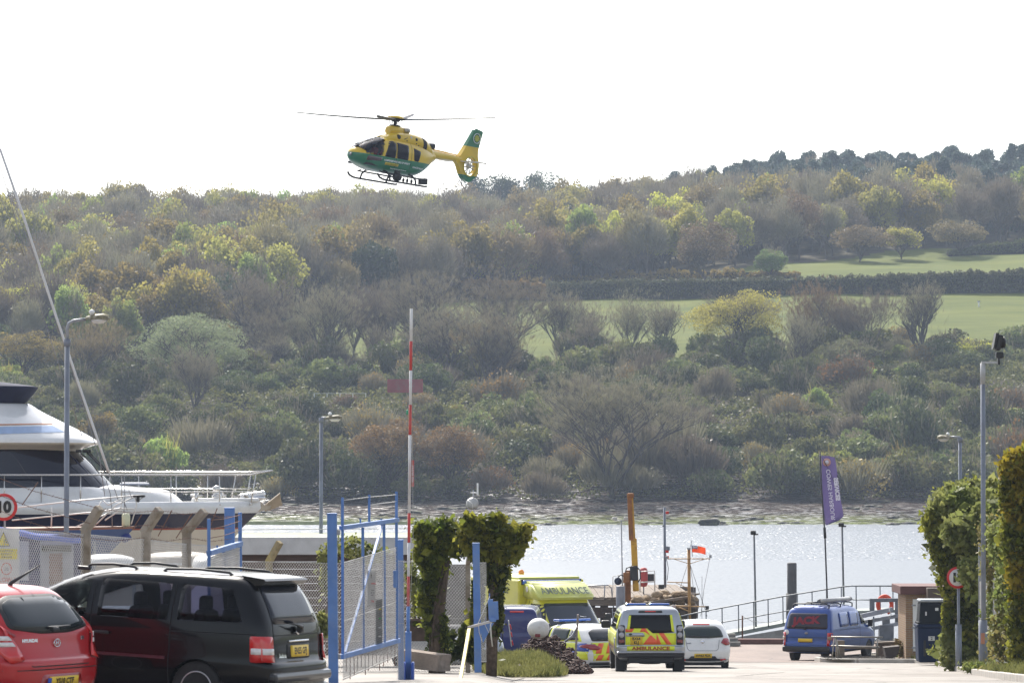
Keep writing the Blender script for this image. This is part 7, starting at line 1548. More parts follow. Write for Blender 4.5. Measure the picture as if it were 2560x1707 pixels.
r = 12.5 / FPX * D_; W(MB().tube([P(16, 1421, D_ - .02) + Vector((r * math.cos(a), 0, r * math.sin(a) * 1.15)) for a in np.linspace(0, 2 * PI, 25)], .008, 5, caps=False), 'small_ring', M('faded_red', (.55, .12, .08)), s2); word('10', 16, 1422, D_, 8, M('grey_digits', (.25, .25, .25), .6), s2)
# right sign
s3 = T('speed_sign', 'round ten sign with a red ring half covered by ivy on the right', 'sign', 2396, 100, group='ten signs'); roundel(s3, 2394, 1443, 100, 27, '10'); W(MB().tube([P(2396, 1432, 100.1), Vector((XX(2396, 100), 100.1, s3.location.z - .1))], 3.6 / FPX * 100, 10).tube([P(2396, 1560, 100.1), Vector((XX(2396, 100), 100.1, s3.location.z - .1))], 8 / FPX * 100, 12), 'post', lamp_grey, s3)

# ================================================================== motor yacht ashore
yr = thing('motor_yacht', P(652, 1270, 86), 'large white motor yacht with a dark blue hull band and bow rails at the left', 'boat', R(-84))
gel = paint('white_gelcoat', (.74, .74, .73), 0, .25); cream = paint('cream_gelcoat', (.62, .55, .44), 0, .35); navy = paint('navy_band', (.018, .02, .05), 0, .25); redl = M('red_boot_line', (.35, .08, .05), .4)
xs = [0, -.5, -1.2, -2.2, -3.6, -5.5, -8, -11, -15]; bb = [.06, .42, .85, 1.3, 1.75, 2.05, 2.25, 2.3, 2.2]
rows = [(-2.3, .02, -2.6), (-1.55, .62, -1.7), (-.49, .86, -.62), (-.455, .865, -.58), (-.11, .95, -.12), (0, 1., 0), (.16, .97, -.02), (.17, .9, -.05)]
hull = MB(); idx = {}
for s_ in (-1, 1):
    base = len(hull.v); vs = []; fs = []; mi = []
    for i, (x, b_) in enumerate(zip(xs, bb)):
        for (z, k, rk) in rows:
            f = max(0, 1 - i / 4); zz = z + (.04 * (x / 4) ** 2 * (.3 if z > -1 else 0)) * 0; vs.append((s_ * b_ * (k if k > .5 else .03) * (1 if z > -.6 else min(1, .55 + i * .08)), x + rk * f * .75, zz))
    m = len(rows)
    for i in range(len(xs) - 1):
        for j in range(m - 1):
            hull.cur = (0, 1, 3, 2, 0 if False else 4, 4, 4)[j] if j < 7 else 4
            hull.add([vs[i * m + j], vs[i * m + j + 1], vs[(i + 1) * m + j + 1], vs[(i + 1) * m + j]], [(0, 1, 2, 3)] if s_ > 0 else [(3, 2, 1, 0)], True)
hull.cur = 4
hull.add([(.95 * b_ * s_, x, .02) for x, b_ in zip(xs, bb) for s_ in (-1, 1)], [(2 * i, 2 * i + 1, 2 * i + 3, 2 * i + 2) for i in range(len(xs) - 1)])
hull.cur = 1; hull.add([(-2.2, -15, -2.3), (2.2, -15, -2.3), (2.2, -15, .17), (-2.2, -15, .17)], [(0, 1, 2, 3)])
me = hull.mesh('hull'); bmx = bmesh.new(); bmx.from_mesh(me); bmesh.ops.remove_doubles(bmx, verts=bmx.verts, dist=.001); bmesh.ops.recalc_face_normals(bmx, faces=bmx.faces); bmx.to_mesh(me); bmx.free(); link('hull', me, [cream, cream, navy, redl, gel], yr)
def stack(name, sl, mat, parent, er=8, ef=2.6, ar=.2, af=1.6, sub=4):
    bm = body_bm(sl, sub, er, ef, ar, af); me = bpy.data.meshes.new(name); bv2 = BVHTree.FromBMesh(bm); bm.to_mesh(me); bm.free(); return link(name, me, mat, parent), bv2
stack('trunk_cabin', [(.0, -12, -1.75, 1.35), (.1, -12, -1.8, 1.34), (.42, -12, -2.2, 1.25), (.52, -12, -2.9, 1.15), (.56, -12, -3.4, 1.05)], gel, yr)
stack('side_deck_house', [(.0, -12, -3.2, 1.8), (.3, -12, -3.3, 1.78), (.52, -12, -3.6, 1.7), (.56, -12, -3.9, 1.5)], gel, yr)
_, wbv = stack('wheelhouse_glass', [(.45, -12, -3.42, 1.72), (.6, -12, -3.55, 1.7), (1.0, -12, -3.95, 1.62), (1.42, -12, -4.4, 1.55)], glassmat('yacht_glass', (.2, .22, .3), .93, (.012, .014, .028)), yr, af=2.2)
stack('brow', [(1.36, -12, -4.3, 1.5), (1.42, -12, -4.2, 1.6), (1.52, -12, -3.86, 1.85), (1.56, -12, -3.84, 1.88)], cream, yr, af=2.4)
_, rbv = stack('flybridge', [(1.55, -12, -3.84, 1.9), (1.62, -12, -3.9, 1.9), (1.85, -12, -4.3, 1.75), (2.05, -12, -4.7, 1.6), (2.3, -12, -5.2, 1.4), (2.48, -12, -5.5, 1.25), (2.5, -12, -5.8, .9)], gel, yr, af=2.4)
for v in ('right', 'front'):
    pass
link('blue_stripe', patch_mesh(rbv, 'right', [(-4.62, 1.8), (-10, 1.62), (-10, 1.82), (-4.9, 1.95)], .01, .15, 0), M('pale_blue_stripe', (.3, .4, .58), .3), yr)
link('pin_stripe', patch_mesh(rbv, 'right', [(-4.9, 1.985), (-10, 1.86), (-10, 1.885), (-4.95, 2.01)], .012, .15, 0), M('orange_pin', (.5, .2, .1), .4), yr)
stack('canopy_cover', [(2.48, -12, -5.62, 1.05), (2.52, -12, -5.55, 1.1), (2.86, -12, -5.28, 1.25), (2.9, -12, -5.4, 1.2), (3.0, -12, -6.2, .9), (3.06, -12, -7, .5)], M('navy_canvas', (.02, .025, .055), .9, var=.2, scale=3), yr, af=1.2)
for (y, x) in ((-4.35, .0), (-4.4, .75), (-4.55, 1.2), (-4.4, -.75)):
    h = Vector((x, y + .25, 1.36)); MB().box(h, (.16, .14, .07), bev=.02).tube([h, h + Vector((0, .32, -.32)), h + Vector((.1, .55, -.62))], .014, 5).build('wiper', blk_trim, yr)
for k in (-1.1, -.4, .4, 1.1):
    a_ = Vector((k * .98, -3.42 - abs(k) * .35, .5)); b_ = Vector((k * .85, -4.32 - abs(k) * .3, 1.4)); MB().tube([a_, (a_ + b_) / 2 + Vector((0, .03, .0)), b_], .035, 6).build('window_pillar', navy, yr)
MB().box((.1, -3.0, .58), (.6, .7, .05), bev=.02).box((.1, -3.0, .61), (.5, .6, .03), bev=.01).build('deck_hatch', M('hatch_grey', (.35, .38, .45), .3), yr)
ch_r = M('polished_rail', (.62, .6, .57), .22, .9, var=.05)
def bm_at(y): return float(np.interp(-y, [-x for x in xs], bb))
for s_ in (1, -1):
    st = [-.25, -1.0, -2.15, -3.3, -4.25, -5.15, -6.0, -7.5] if s_ > 0 else [-.35, -.7, -1.25, -2.0, -2.9, -3.6, -5, -6.5]
    top = [(s_ * max(.25, bm_at(y) * .93), y, .80 + (.06 if s_ < 0 else 0) + .02 * (-y) * .05) for y in [.3, -.25, -1, -2, -3.3, -4.5, -6, -9]]; top[0] = (s_ * .2, .28, .90)
    MB().tube(top, .022, 8).build('rail', ch_r, yr); MB().tube([(p[0], p[1], p[2] - .4) for p in top[1:5]], .012, 6).build('mid_rail', ch_r, yr)
    for y in st: x = s_ * bm_at(y) * .93 if y < -.3 else s_ * .3; MB().tube([(x, y, .1), (x * .98, y + (.12 if y > -.8 else 0), .80)], .016, 6).lathe([(.04, .08), (.03, .12), (.016, .14)], c=(x, y, 0), n=8).build('stanchion', ch_r, yr)
MB().box((0, -.85, .2), (.5, 1.6, .09), bev=.03).build('bow_platform', gel, yr)
for y, x in ((-1.55, .75), (-.95, -.3)): MB().tube([(x, y, .1), (x, y, .42)], .045, 10).tube([(x, y - .14, .3), (x, y + .14, .3)], .028, 8).box((x, y, .09), (.2, .3, .04), bev=.01).build('bollard', ch_r, yr)
MB().lathe([(.11, .2), (.12, .3), (.06, .34), (.09, .42), (.11, .5), (.03, .54)], c=(0, -1.05, 0), n=14).build('windlass', ch_r, yr)
MB().box((0, -.2, .32), (.08, .6, .12), bev=.02, rx=R(8)).box((0, -.1, .25), (.2, .4, .08), bev=.03).tube([(0, -.4, .26), (0, .12, .33)], .035, 8).build('anchor_roller', chrome, yr)
ga = M('galvanised_anchor', (.42, .36, .28), .45, .6, var=.2)
MB().prism([(.3, .0), (.75, .42), (.8, .1), (.55, -.02)], -.02, .02, 'X', M=Matrix.Rotation(.5, 4, 'Y')).prism([(.3, .0), (.75, .42), (.82, .1), (.5, -.05)], -.02, .02, 'X', M=Matrix.Rotation(-.6, 4, 'Y')).tube([(0, -.1, .3), (0, .3, .1), (0, .45, -.05)], .05, 8).prism([(.1, -.12), (.5, -.02), (.6, .12), (.3, .05)], -.06, .06, 'X').build('anchor', ga, yr).location = (0, -.3, 0)
for y in (-4, -9): MB().box((0, y, -3.1), (1.2, .5, 1.7)).build('keel_block', wood_old, yr)
for y in (-3, -7, -11): MB().tube([(1.7, y, -1.4), (2.5, y, -4.0)], .05, 6).tube([(-1.7, y, -1.4), (-2.5, y, -4.0)], .05, 6).build('shore', galv, yr)

# ================================================================== sailing yacht with bowsprit, its forestay and pulpit
sy_ = thing('sailing_yacht', P(338, 1318, 78), 'blue sailing yacht with a white tubular bowsprit pulpit and furled forestay', 'boat', R(-84))
hb = MB(); xs2 = [0, -.6, -1.5, -3, -5, -8]; b2 = [.04, .35, .7, 1.1, 1.4, 1.5]
for s_ in (-1, 1):
    vs = [(s_ * b_ * k, x + rk * max(0, 1 - i / 3), z - x * -.012) for i, (x, b_) in enumerate(zip(xs2, b2)) for z, k, rk in ((-1.4, .1, -1.4), (-.6, .75, -.6), (-.025, .98, -.03), (0, 1, 0), (.015, .97, 0))]
    for i in range(5):
        for j in range(4):
            hb.cur = (0, 0, 1, 1)[j]; hb.add([vs[i * 5 + j], vs[i * 5 + j + 1], vs[(i + 1) * 5 + j + 1], vs[(i + 1) * 5 + j]], [(0, 1, 2, 3)], True)
hb.cur = 1; hb.add([(b_ * s_ * .97, x, .03 + .012 * x) for x, b_ in zip(xs2, b2) for s_ in (-1, 1)], [(2 * i, 2 * i + 1, 2 * i + 3, 2 * i + 2) for i in range(5)])
link('hull', hb.mesh(), [paint('sail_hull_blue', (.03, .07, .2), 0, .35), M('varnished_toe_rail', (.28, .12, .07), .4)], sy_)
wt = M('white_tube', (.68, .66, .63), .35)
def bars(name, L_, mat, parent, w_, D):
    mb = MB()
    for pl in L_: mb.tube([P(p[0], p[1], D) for p in pl], w_ / 2 / FPX * D, 6)
    return W(mb, name, mat, parent)
bars('pulpit', [[(45, 1268), (200, 1250), (335, 1238), (346, 1240)], [(30, 1300), (250, 1278), (300, 1270), (335, 1272)], [(337, 1240), (342, 1262), (328, 1310)], [(254, 1252), (240, 1275), (236, 1318)], [(258, 1250), (270, 1262), (305, 1245)], [(130, 1268), (128, 1320)], [(232, 1318), (290, 1262), (335, 1242)], [(185, 1318), (300, 1270)], [(345, 1238), (362, 1240), (343, 1252)], [(308, 1246), (300, 1275), (262, 1300)]], wt, sy_, 3.2, 78)
W(MB().lathe([(.12, -.03), (.14, 0), (.12, .02)], c=P(348, 1239, 78), n=18), 'ring', blk_trim, sy_); W(MB().box(P(345, 1248, 78), (.07, .07, .12), bev=.02), 'bow_lamp', blk_trim, sy_)
bars('forestay_sail', [[(0, 372), (60, 545), (125, 745), (190, 940), (248, 1110), (272, 1180)]], M('furled_sailcloth', (.62, .61, .6), .7, var=.05), sy_, 6.5, 78)
bars('forestay', [[(272, 1180), (296, 1250)], [(-25, 330), (60, 620), (120, 830), (205, 1090)], [(0, 490), (60, 640)], [(18, 470), (110, 700), (250, 1150), (262, 1240)]], M('wire_stay', (.25, .24, .24), .5, .5), sy_, 1.8, 78)
bars('rigging', [[(265, 1200), (276, 1235), (278, 1262)], [(311, 1190), (312, 1250), (306, 1330)], [(322, 1225), (330, 1245)], [(233, 1300), (236, 1400)], [(279, 1262), (281, 1325)], [(305, 1240), (318, 1275)]], M('wire_stay', (.25, .24, .24)), sy_, 2, 78)
W(MB().lathe([(.07, -.15), (.09, -.1), (.09, .1), (.06, .15)], c=P(315, 1300, 78), n=12), 'fender', M('pale_fender', (.6, .6, .4), .5), sy_); W(MB().lathe([(.02, -.1), (.1, -.06), (.13, 0), (.1, .07), (.02, .1)], c=P(272, 1340, 78), n=12).lathe([(.02, -.12), (.12, -.06), (.15, 0), (.1, .08), (.02, .1)], c=P(312, 1342, 78), n=12), 'blue_fender', M('blue_fender', (.015, .03, .16), .5), sy_)
for s_ in (0, 1): W(MB().tube([P(236 - s_ * 90, 1330, 77.6), P(236 - s_ * 90, 1400, 77.6), Vector((XX(236 - s_ * 90, 77.6), 77.6, 4.2))], .03, 6), 'shore', galv, sy_)

# blue tented workboat, upturned dinghy and a second small boat behind the mesh
tb = T('tented_boat', 'small white wheelhouse boat under a bright blue tarpaulin behind the mesh at the left', 'boat', 110, 66)
D_ = 66
mb = MB(); n = 12; up = []
for i in range(n + 1):
    t = i / n; px = -20 + 222 * t; y = 1310 + 8 * t + 22 * (1 - (1 - t) ** 2) * 1.0
    for k in range(5): up.append(P(px, y + (0, 0, 3, 12, 17)[k] + 2 * math.sin(i * 1.3), D_ + (2.0, 1.0, .1, .0, .02)[k]))
mb.add(up, [(i * 5 + j, i * 5 + j + 1, (i + 1) * 5 + j + 1, (i + 1) * 5 + j) for i in range(n) for j in range(4)], True); W(mb, 'tarpaulin', leafmat('blue_tarpaulin', (.05, .14, .6), (.08, .2, .7), .45, 2, rnd=0), tb)
nv = M('navy_tarp', (.012, .014, .09), .8, var=.3, scale=6); 
for a, b_, y0, y1 in ((72, 100, 1336, 1500), (184, 203, 1345, 1500), (46, 202, 1336, 1352)): sheet('tarp_panel', a, y0, b_, y1, D_ + .1, nv, tb, .03)
gw = M('dull_white_grp', (.42, .43, .46), .5, var=.12, scale=3, dirt=(.3, .3, .33)); sheet('cabin_side', 95, 1352, 186, 1500, D_ + .5, gw, tb, .05); sheet('cabin_side', 20, 1345, 74, 1450, D_ + .8, gw, tb, .05); sheet('brown_door', 123, 1382, 156, 1462, D_ + .4, M('faded_brown_door', (.25, .15, .11), .8, var=.2), tb, .03)
sheet('cabin_window', 104, 1362, 178, 1378, D_ + .42, g_dark, tb, .02)
def hull_shape(name, label, px0, px1, ytop, hpx, D, mat, up=True, cat='boat'):
    t = T(name, label, cat, (px0 + px1) / 2, D); a = P(px0, ytop + hpx, D); L_ = P(px1, 0, D).x - a.x; h = hpx / FPX * D; mb = MB(); V = []; n = 14; m = 9
    for i in range(n + 1):
        u = i / n; w_ = math.sin(PI * min(1, .08 + u * .92) ** .8) ** .45 if u < 1 else .3
        for j in range(m): q = PI * j / (m - 1); V.append(Vector((a.x + u * L_, D + .7 + math.cos(q) * .75 * w_, a.z + (h * (math.sin(q) ** .7) * (w_ ** .6) if up else -h * math.sin(q) ** .6 * w_ + h))))
    mb.add(V, [(i * m + j, i * m + j + 1, (i + 1) * m + j + 1, (i + 1) * m + j) for i in range(n) for j in range(m - 1)], True); W(mb, 'hull', mat, t)
    W(MB().tube([V[i * m] for i in range(n + 1)], .025, 6).tube([V[i * m + m - 1] for i in range(n + 1)], .025, 6), 'gunwale', M('gunwale_white', (.7, .7, .69), .4), t); return t
hull_shape('upturned_dinghy', 'white upturned dinghy behind the second cranked post', 212, 332, 1386, 24, 70, M('bright_grp', (.72, .72, .7), .4, var=.05))
hull_shape('open_boat', 'cream open boat with a bright gunwale behind the mesh above the people carrier roof', 366, 560, 1380, 30, 72, M('cream_grp', (.5, .45, .38), .5, var=.1)); hull_shape('small_tender', 'small white tender right of the cream open boat', 478, 560, 1388, 40, 69, M('bright_grp', (.72, .72, .7)))

# ================================================================== ivy stumps, right hedge, grass things
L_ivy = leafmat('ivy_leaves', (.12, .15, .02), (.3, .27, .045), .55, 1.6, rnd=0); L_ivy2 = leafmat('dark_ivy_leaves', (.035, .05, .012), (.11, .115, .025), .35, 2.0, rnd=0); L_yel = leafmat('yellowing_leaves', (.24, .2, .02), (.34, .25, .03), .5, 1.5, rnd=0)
L_priv = leafmat('light_shrub_leaves', (.15, .18, .045), (.3, .29, .1), .5, 1.2, rnd=0)
ivy_bark = M('ivy_stems', (.09, .065, .045), .95, var=.4, scale=10, bump=.8, bscale=30)
def leafy(name, label, cat, lumps, D, n, seed, mats, leaf=.05, base=None, trunks=(), group=None, dep=.8):
    """lumps: (px, y, rx px, ry px[, mat index])"""
    rs = np.random.RandomState(seed); c0 = lumps[0]; t = T(name, label, cat, c0[0] if base is None else base, D, group=group); A = []; MI = []; area = np.array([l[2] * l[3] for l in lumps], float); area /= area.sum()
    for l, ar_ in zip(lumps, area):
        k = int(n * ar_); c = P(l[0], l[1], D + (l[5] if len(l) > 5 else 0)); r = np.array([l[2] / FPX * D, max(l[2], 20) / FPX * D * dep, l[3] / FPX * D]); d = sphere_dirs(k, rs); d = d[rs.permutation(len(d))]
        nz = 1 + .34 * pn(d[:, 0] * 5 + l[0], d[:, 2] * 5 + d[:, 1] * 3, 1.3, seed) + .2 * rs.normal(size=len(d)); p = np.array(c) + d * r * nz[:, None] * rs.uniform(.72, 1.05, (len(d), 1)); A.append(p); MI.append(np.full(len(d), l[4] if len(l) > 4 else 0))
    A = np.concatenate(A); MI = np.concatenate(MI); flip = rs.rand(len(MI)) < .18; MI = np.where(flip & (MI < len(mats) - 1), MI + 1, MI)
    kk_ = len(A) // 9; j = rs.randint(0, len(A), kk_); cen = np.array(P(c0[0], c0[1], D)); sp = A[j] + (A[j] - cen) * rs.uniform(.05, .22, (kk_, 1)) + rs.normal(size=(kk_, 3)) * .05; A = np.concatenate([A, sp]); MI = np.concatenate([MI, MI[j]])
    v, f = quads(A, leaf * 1.05 * rs.lognormal(0, .42, len(A)), rs, 1.15); o = link('foliage', np_mesh('foliage', v, f, mats, MI), None, t); o.matrix_parent_inverse = parent_inv(t)
    for tr in trunks:
        mb = MB(); rs2 = random.Random(seed)
        for pl, w0, w1 in tr:
            q = [P(a, b_, D) for a, b_ in pl]; m = len(q); mb.tube(q, [(w0 + (w1 - w0) * i / (m - 1)) / 2 / FPX * D for i in range(m)], 10)
            for k in range(7):
                a_ = rs2.uniform(0, PI * 2); r_ = w0 / 2 / FPX * D; mb.tube([p + Vector((math.cos(a_ + i * .5) * r_, math.sin(a_ + i * .5) * r_, 0)) for i, p in enumerate(q)], .018, 5)
        W(mb, 'trunk', ivy_bark, t)
    return t
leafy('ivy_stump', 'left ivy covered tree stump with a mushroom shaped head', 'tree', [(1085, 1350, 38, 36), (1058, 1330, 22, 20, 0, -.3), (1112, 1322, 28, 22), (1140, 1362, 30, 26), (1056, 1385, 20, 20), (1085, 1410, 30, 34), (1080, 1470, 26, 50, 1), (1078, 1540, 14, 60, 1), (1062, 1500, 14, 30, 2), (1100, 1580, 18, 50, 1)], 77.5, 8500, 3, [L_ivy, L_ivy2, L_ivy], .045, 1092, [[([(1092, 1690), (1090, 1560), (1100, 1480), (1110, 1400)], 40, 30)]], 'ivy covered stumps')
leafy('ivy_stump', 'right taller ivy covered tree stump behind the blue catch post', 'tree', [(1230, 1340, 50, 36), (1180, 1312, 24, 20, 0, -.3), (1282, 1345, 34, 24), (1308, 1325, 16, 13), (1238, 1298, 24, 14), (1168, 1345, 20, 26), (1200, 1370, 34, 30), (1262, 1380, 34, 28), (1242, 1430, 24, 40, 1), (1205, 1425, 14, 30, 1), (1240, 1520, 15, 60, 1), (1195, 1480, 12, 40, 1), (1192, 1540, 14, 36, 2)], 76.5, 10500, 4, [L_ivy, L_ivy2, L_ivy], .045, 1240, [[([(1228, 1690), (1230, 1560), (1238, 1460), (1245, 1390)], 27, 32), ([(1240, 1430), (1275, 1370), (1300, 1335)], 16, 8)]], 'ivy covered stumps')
leafy('bramble_tangle', 'dark bramble tangle at the foot of the ivy stumps', 'bush', [(1140, 1625, 50, 22, 1), (1180, 1590, 30, 36, 1), (1110, 1600, 25, 25, 1), (1190, 1640, 25, 18, 1)], 79, 3500, 5, [L_priv, L_ivy2], .035)
leafy('weedy_shrub', 'thin leafy shrub against the rear fence left of the stumps', 'bush', [(1035, 1470, 26, 34), (1050, 1520, 20, 30), (1030, 1430, 16, 24)], 79, 700, 6, [L_priv, L_ivy2], .035); leafy('weedy_shrub', 'sparse climbing shrub behind the open gate leaf', 'bush', [(880, 1370, 40, 26), (930, 1385, 40, 20), (820, 1390, 24, 30), (815, 1440, 16, 40)], 82, 900, 7, [L_priv, L_ivy2], .04)
leafy('fence_shrub', 'small green shrub at the foot of the rear fence beside the gate post', 'bush', [(805, 1555, 16, 22), (795, 1580, 22, 18)], 74, 900, 8, [L_priv, L_ivy2], .03)
leafy('ivy_hedge', 'big ivy hedge leaning over the round ten sign on the right', 'hedge', [(2365, 1320, 46, 42), (2335, 1300, 24, 26), (2400, 1270, 60, 44, 2), (2450, 1290, 50, 50, 2), (2380, 1375, 46, 46), (2350, 1350, 24, 36), (2400, 1440, 50, 50), (2440, 1400, 44, 60, 1), (2425, 1500, 36, 60, 1), (2440, 1580, 40, 60), (2380, 1600, 24, 44, 2), (2410, 1640, 50, 30, 2), (2370, 1540, 14, 40), (2428, 1440, 26, 34, 2, -2.6), (2416, 1415, 18, 16, 2, -2.4), (2400, 1330, 40, 40, 2, -1.5), (2455, 1330, 34, 60, 2, -1.5)], 101.5, 26000, 9, [L_ivy, L_ivy2, L_priv], .055, 2400, [[([(2425, 1690), (2425, 1560), (2410, 1440)], 20, 18)]])
leafy('shrub', 'pale airy shrub on top of the right ivy hedge around the street lamp', 'bush', [(2395, 1235, 50, 26), (2440, 1225, 40, 26), (2480, 1240, 40, 34), (2350, 1275, 30, 22), (2500, 1290, 34, 60)], 104, 5200, 10, [L_priv, L_ivy], .05)
leafy('yellow_hedge', 'tall yellowing ivy hedge filling the right edge', 'hedge', [(2550, 1170, 44, 44, 0), (2560, 1260, 44, 70, 0), (2545, 1340, 40, 60, 1), (2575, 1430, 50, 80, 0), (2560, 1540, 36, 80, 1), (2580, 1630, 50, 60, 1), (2525, 1230, 26, 40, 1), (2600, 1300, 60, 160, 1)], 84, 21000, 11, [L_yel, L_ivy, L_ivy2], .05, 2560)
leafy('dry_climber', 'sparse dry climber on the mesh behind the floodlight pole', 'bush', [(2490, 1420, 34, 70, 0), (2500, 1530, 36, 70, 1), (2490, 1620, 34, 50, 0), (2475, 1340, 26, 50), (2500, 1360, 30, 50, 1, -6), (2512, 1480, 26, 60, 1, -7), (2505, 1590, 28, 60, 0, -7)], 93.5, 9000, 12, [leafmat('dry_climber_leaves', (.2, .14, .07), (.22, .2, .06), .4, 1.5), L_priv], .035)
leafy('low_plants', 'green weeds along the foot of the right hedge', 'plant', [(2440, 1668, 36, 12), (2500, 1672, 40, 14), (2350, 1630, 30, 14, 0, 20), (2395, 1640, 30, 14, 0, 16), (2560, 1690, 50, 18)], 90, 3000, 13, [L_priv, L_ivy], .035)
fr_ = T('right_fence', 'sagging chain link fence with a cranked concrete post under the right hedge', 'fence', 2500, 92.5)
pts = [Vector((XX(a, d), d, float(road_z(d)) + .1)) for a, d in ((2447, 98), (2475, 94), (2530, 88), (2600, 82))]; chain_link('wire_mesh', pts, 2.35, fr_, .06, .004)
cranked_post(2533, 87, 1325, 2500, 1372, 15, fr_, mat=M('brown_concrete', (.22, .15, .11), .9, var=.3, scale=8)); W(post_box(MB(), 2449, 1358, 2450, 1690, 98, 6), 'steel_post', galv, fr_)

st_b = T('concrete_block', 'broken concrete kerb block lying between the barrier pole and the stumps', 'block', 1060, 76)
bm = bmesh.new(); bmesh.ops.create_cube(bm, size=1); bmesh.ops.subdivide_edges(bm, edges=bm.edges[:], cuts=5, use_grid_fill=True)
for v in bm.verts:
    n_ = noise.noise(v.co * 3) * .05; v.co *= 1 + n_; v.co.x *= .98; v.co.y *= .5; v.co.z *= .32
me = bpy.data.meshes.new('block'); bm.to_mesh(me); bm.free(); o = link('block', me, M('block_stone', (.27, .22, .18), .95, var=.25, scale=6, bump=.8, dirt=(.16, .13, .1)), st_b); o.location = (0, 0, .28); o.rotation_euler = (0, R(4), R(-38)); o.scale = (1.15, .8, 1.1)
sp_l = T('steel_plate', 'brown rusty steel tank plate standing behind the concrete block', 'plate', 1048, 79); sheet('plate', 1025, 1550, 1071, 1602, 79, M('brown_plate', (.09, .06, .045), .8, var=.3, scale=5), sp_l, .3); sheet('lid', 1022, 1546, 1074, 1551, 78.9, M('plate_rim', (.14, .1, .08), .8), sp_l, .4)
tl = T('timber_bench', 'low bench of old planks seen through the gap behind the gate post', 'bench', 812, 72); 
for y in (1478 + 120, 1478 + 135): W(post_box(MB(), 800, y, 860, y - 2, 72, 5), 'plank', wood_old, tl)
for px in (806, 850): W(post_box(MB(), px, 1598, px, 1640, 72, 4), 'leg', rust, tl)
hp_ = T('drilled_post', 'tall rusty drilled steel post between the chain heap and the police car', 'post', 1440, 91)
W(post_box(MB(), 1445, 1535, 1438, 1645, 91, 13, depth=.05), 'post', M('drilled_steel', (.26, .22, .19), .6, .4, var=.3, scale=6), hp_)
for i in range(8): W(MB().box(P(1445 - i * .85, 1543 + i * 13, 90.96), (.022, .02, .022)), 'hole', sk_, hp_)
W(MB().tube([P(1450, 1540, 90.9), P(1466, 1541, 90.9)], .01, 5), 'pin', galv, hp_); W(MB().tube([P(1444, 1565, 91), P(1430, 1590, 91), P(1412, 1603, 91)], .03, 6), 'brace', galv, hp_)
rs_ = T('red_marker', 'short red and white marker board stuck in the bank', 'sign', 1276, 97); W(post_box(MB(), 1271, 1549, 1279, 1615, 97, 9, depth=.03), 'board', sw, rs_); 
for y in (1566, 1585, 1606): W(post_box(MB(), 1273 + (y - 1549) * .12, y - 6, 1273 + (y - 1549) * .12 + 3, y + 6, 96.96, 8, depth=.03), 'red_mark', sr, rs_)
# buoy and heap of chain
by = T('mooring_buoy', 'white round mooring buoy on top of the chain heap', 'buoy', 1346, 92); cb_ = P(1346, 1570, 92); bm = bmesh.new(); bmesh.ops.create_uvsphere(bm, u_segments=32, v_segments=20, radius=.285)
for f in bm.faces: f.smooth = True
me = bpy.data.meshes.new('float'); bm.to_mesh(me); bm.free(); o = link('float', me, M('buoy_white', (.66, .65, .63), .6, var=.06, scale=3, dirt=(.5, .46, .42), dscale=3), by); o.matrix_parent_inverse = parent_inv(by); o.matrix_basis = Matrix.Translation(cb_) @ Matrix.Diagonal((1, 1, .93, 1))
W(MB().box(cb_ + Vector((-.02, -.26, -.17)), (.14, .04, .09), rx=R(-30), bev=.02), 'red_patch', M('antifoul_red', (.2, .04, .04), .8), by)
hc = T('chain_heap', 'heap of rusty brown mooring chain piled below the white buoy', 'chain', 1385, 91.5)
def heap_top(px): return np.interp(px, [1285, 1310, 1346, 1385, 1420, 1450, 1480], [1668, 1615, 1592, 1592, 1622, 1655, 1684])
rs = np.random.RandomState(21); lm_ = MB(); R1, R2, rr = .085, .045, .019; lp = []
for k in range(13):
    a = 2 * PI * k / 12; x = R2 * math.cos(a); y = R2 * math.sin(a) + math.copysign(.045, math.sin(a)) * (1 if abs(math.sin(a)) > .01 else 0); lp.append((x, y, 0))
lm_.tube(lp, rr, 6, caps=False); lme = lm_.mesh('chain_link'); chain_m = M('rusty_chain', (.075, .04, .03), .75, .3, var=.45, scale=20, rnd=.4); lme.materials.append(chain_m)
def links(n):
    out = []
    while len(out) < n:
        px = rs.uniform(1292, 1478); t = rs.rand(); top = heap_top(px); D_ = 92.6 - t * 2.2; zt_ = P(px, top, 92.2).z; zg = float(road_z(D_)) + .05; z = zt_ * (1 - t) + zg * t + .12 * math.sin(px * .3 + t * 9) * .3
        if zt_ > zg: out.append((XX(px, D_), D_, max(z, zg)))
    return out
for (x, y, z) in links(296):
    o = link('chain_link', lme, None, hc); o.matrix_parent_inverse = parent_inv(hc); o.location = (x, y, z); o.rotation_euler = tuple(rs.uniform(-1.2, 1.2, 3)); s = rs.uniform(.9, 1.35); o.scale = (s, s, s)
V0 = np.array([tuple(v.co) for v in lme.vertices]); F0 = np.array([p.vertices[:] for p in lme.polygons]); VV = []; FF = []
from mathutils import Euler
for i, (x, y, z) in enumerate(links(520)):
    Mx = np.array(Euler(tuple(rs.uniform(-1.5, 1.5, 3))).to_matrix()); VV.append(V0 @ Mx.T * 1.2 + [x, y + .1, z - .07]); FF.append(F0 + i * len(V0))
o = link('chain_links_below', np_mesh('chain_links_below', np.concatenate(VV), np.concatenate(FF), [chain_m], smooth=True), None, hc); o.matrix_parent_inverse = parent_inv(hc); o['kind'] = 'stuff'
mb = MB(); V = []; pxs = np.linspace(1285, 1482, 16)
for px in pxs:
    for t in (0, .35, .7, 1.): D_ = 93.2 - t * 3.0; zt_ = P(px, heap_top(px) + 12, 92.2).z; zg = float(road_z(D_)) - .05; V.append((XX(px, D_), D_, zt_ * (1 - t) + zg * t - .1))
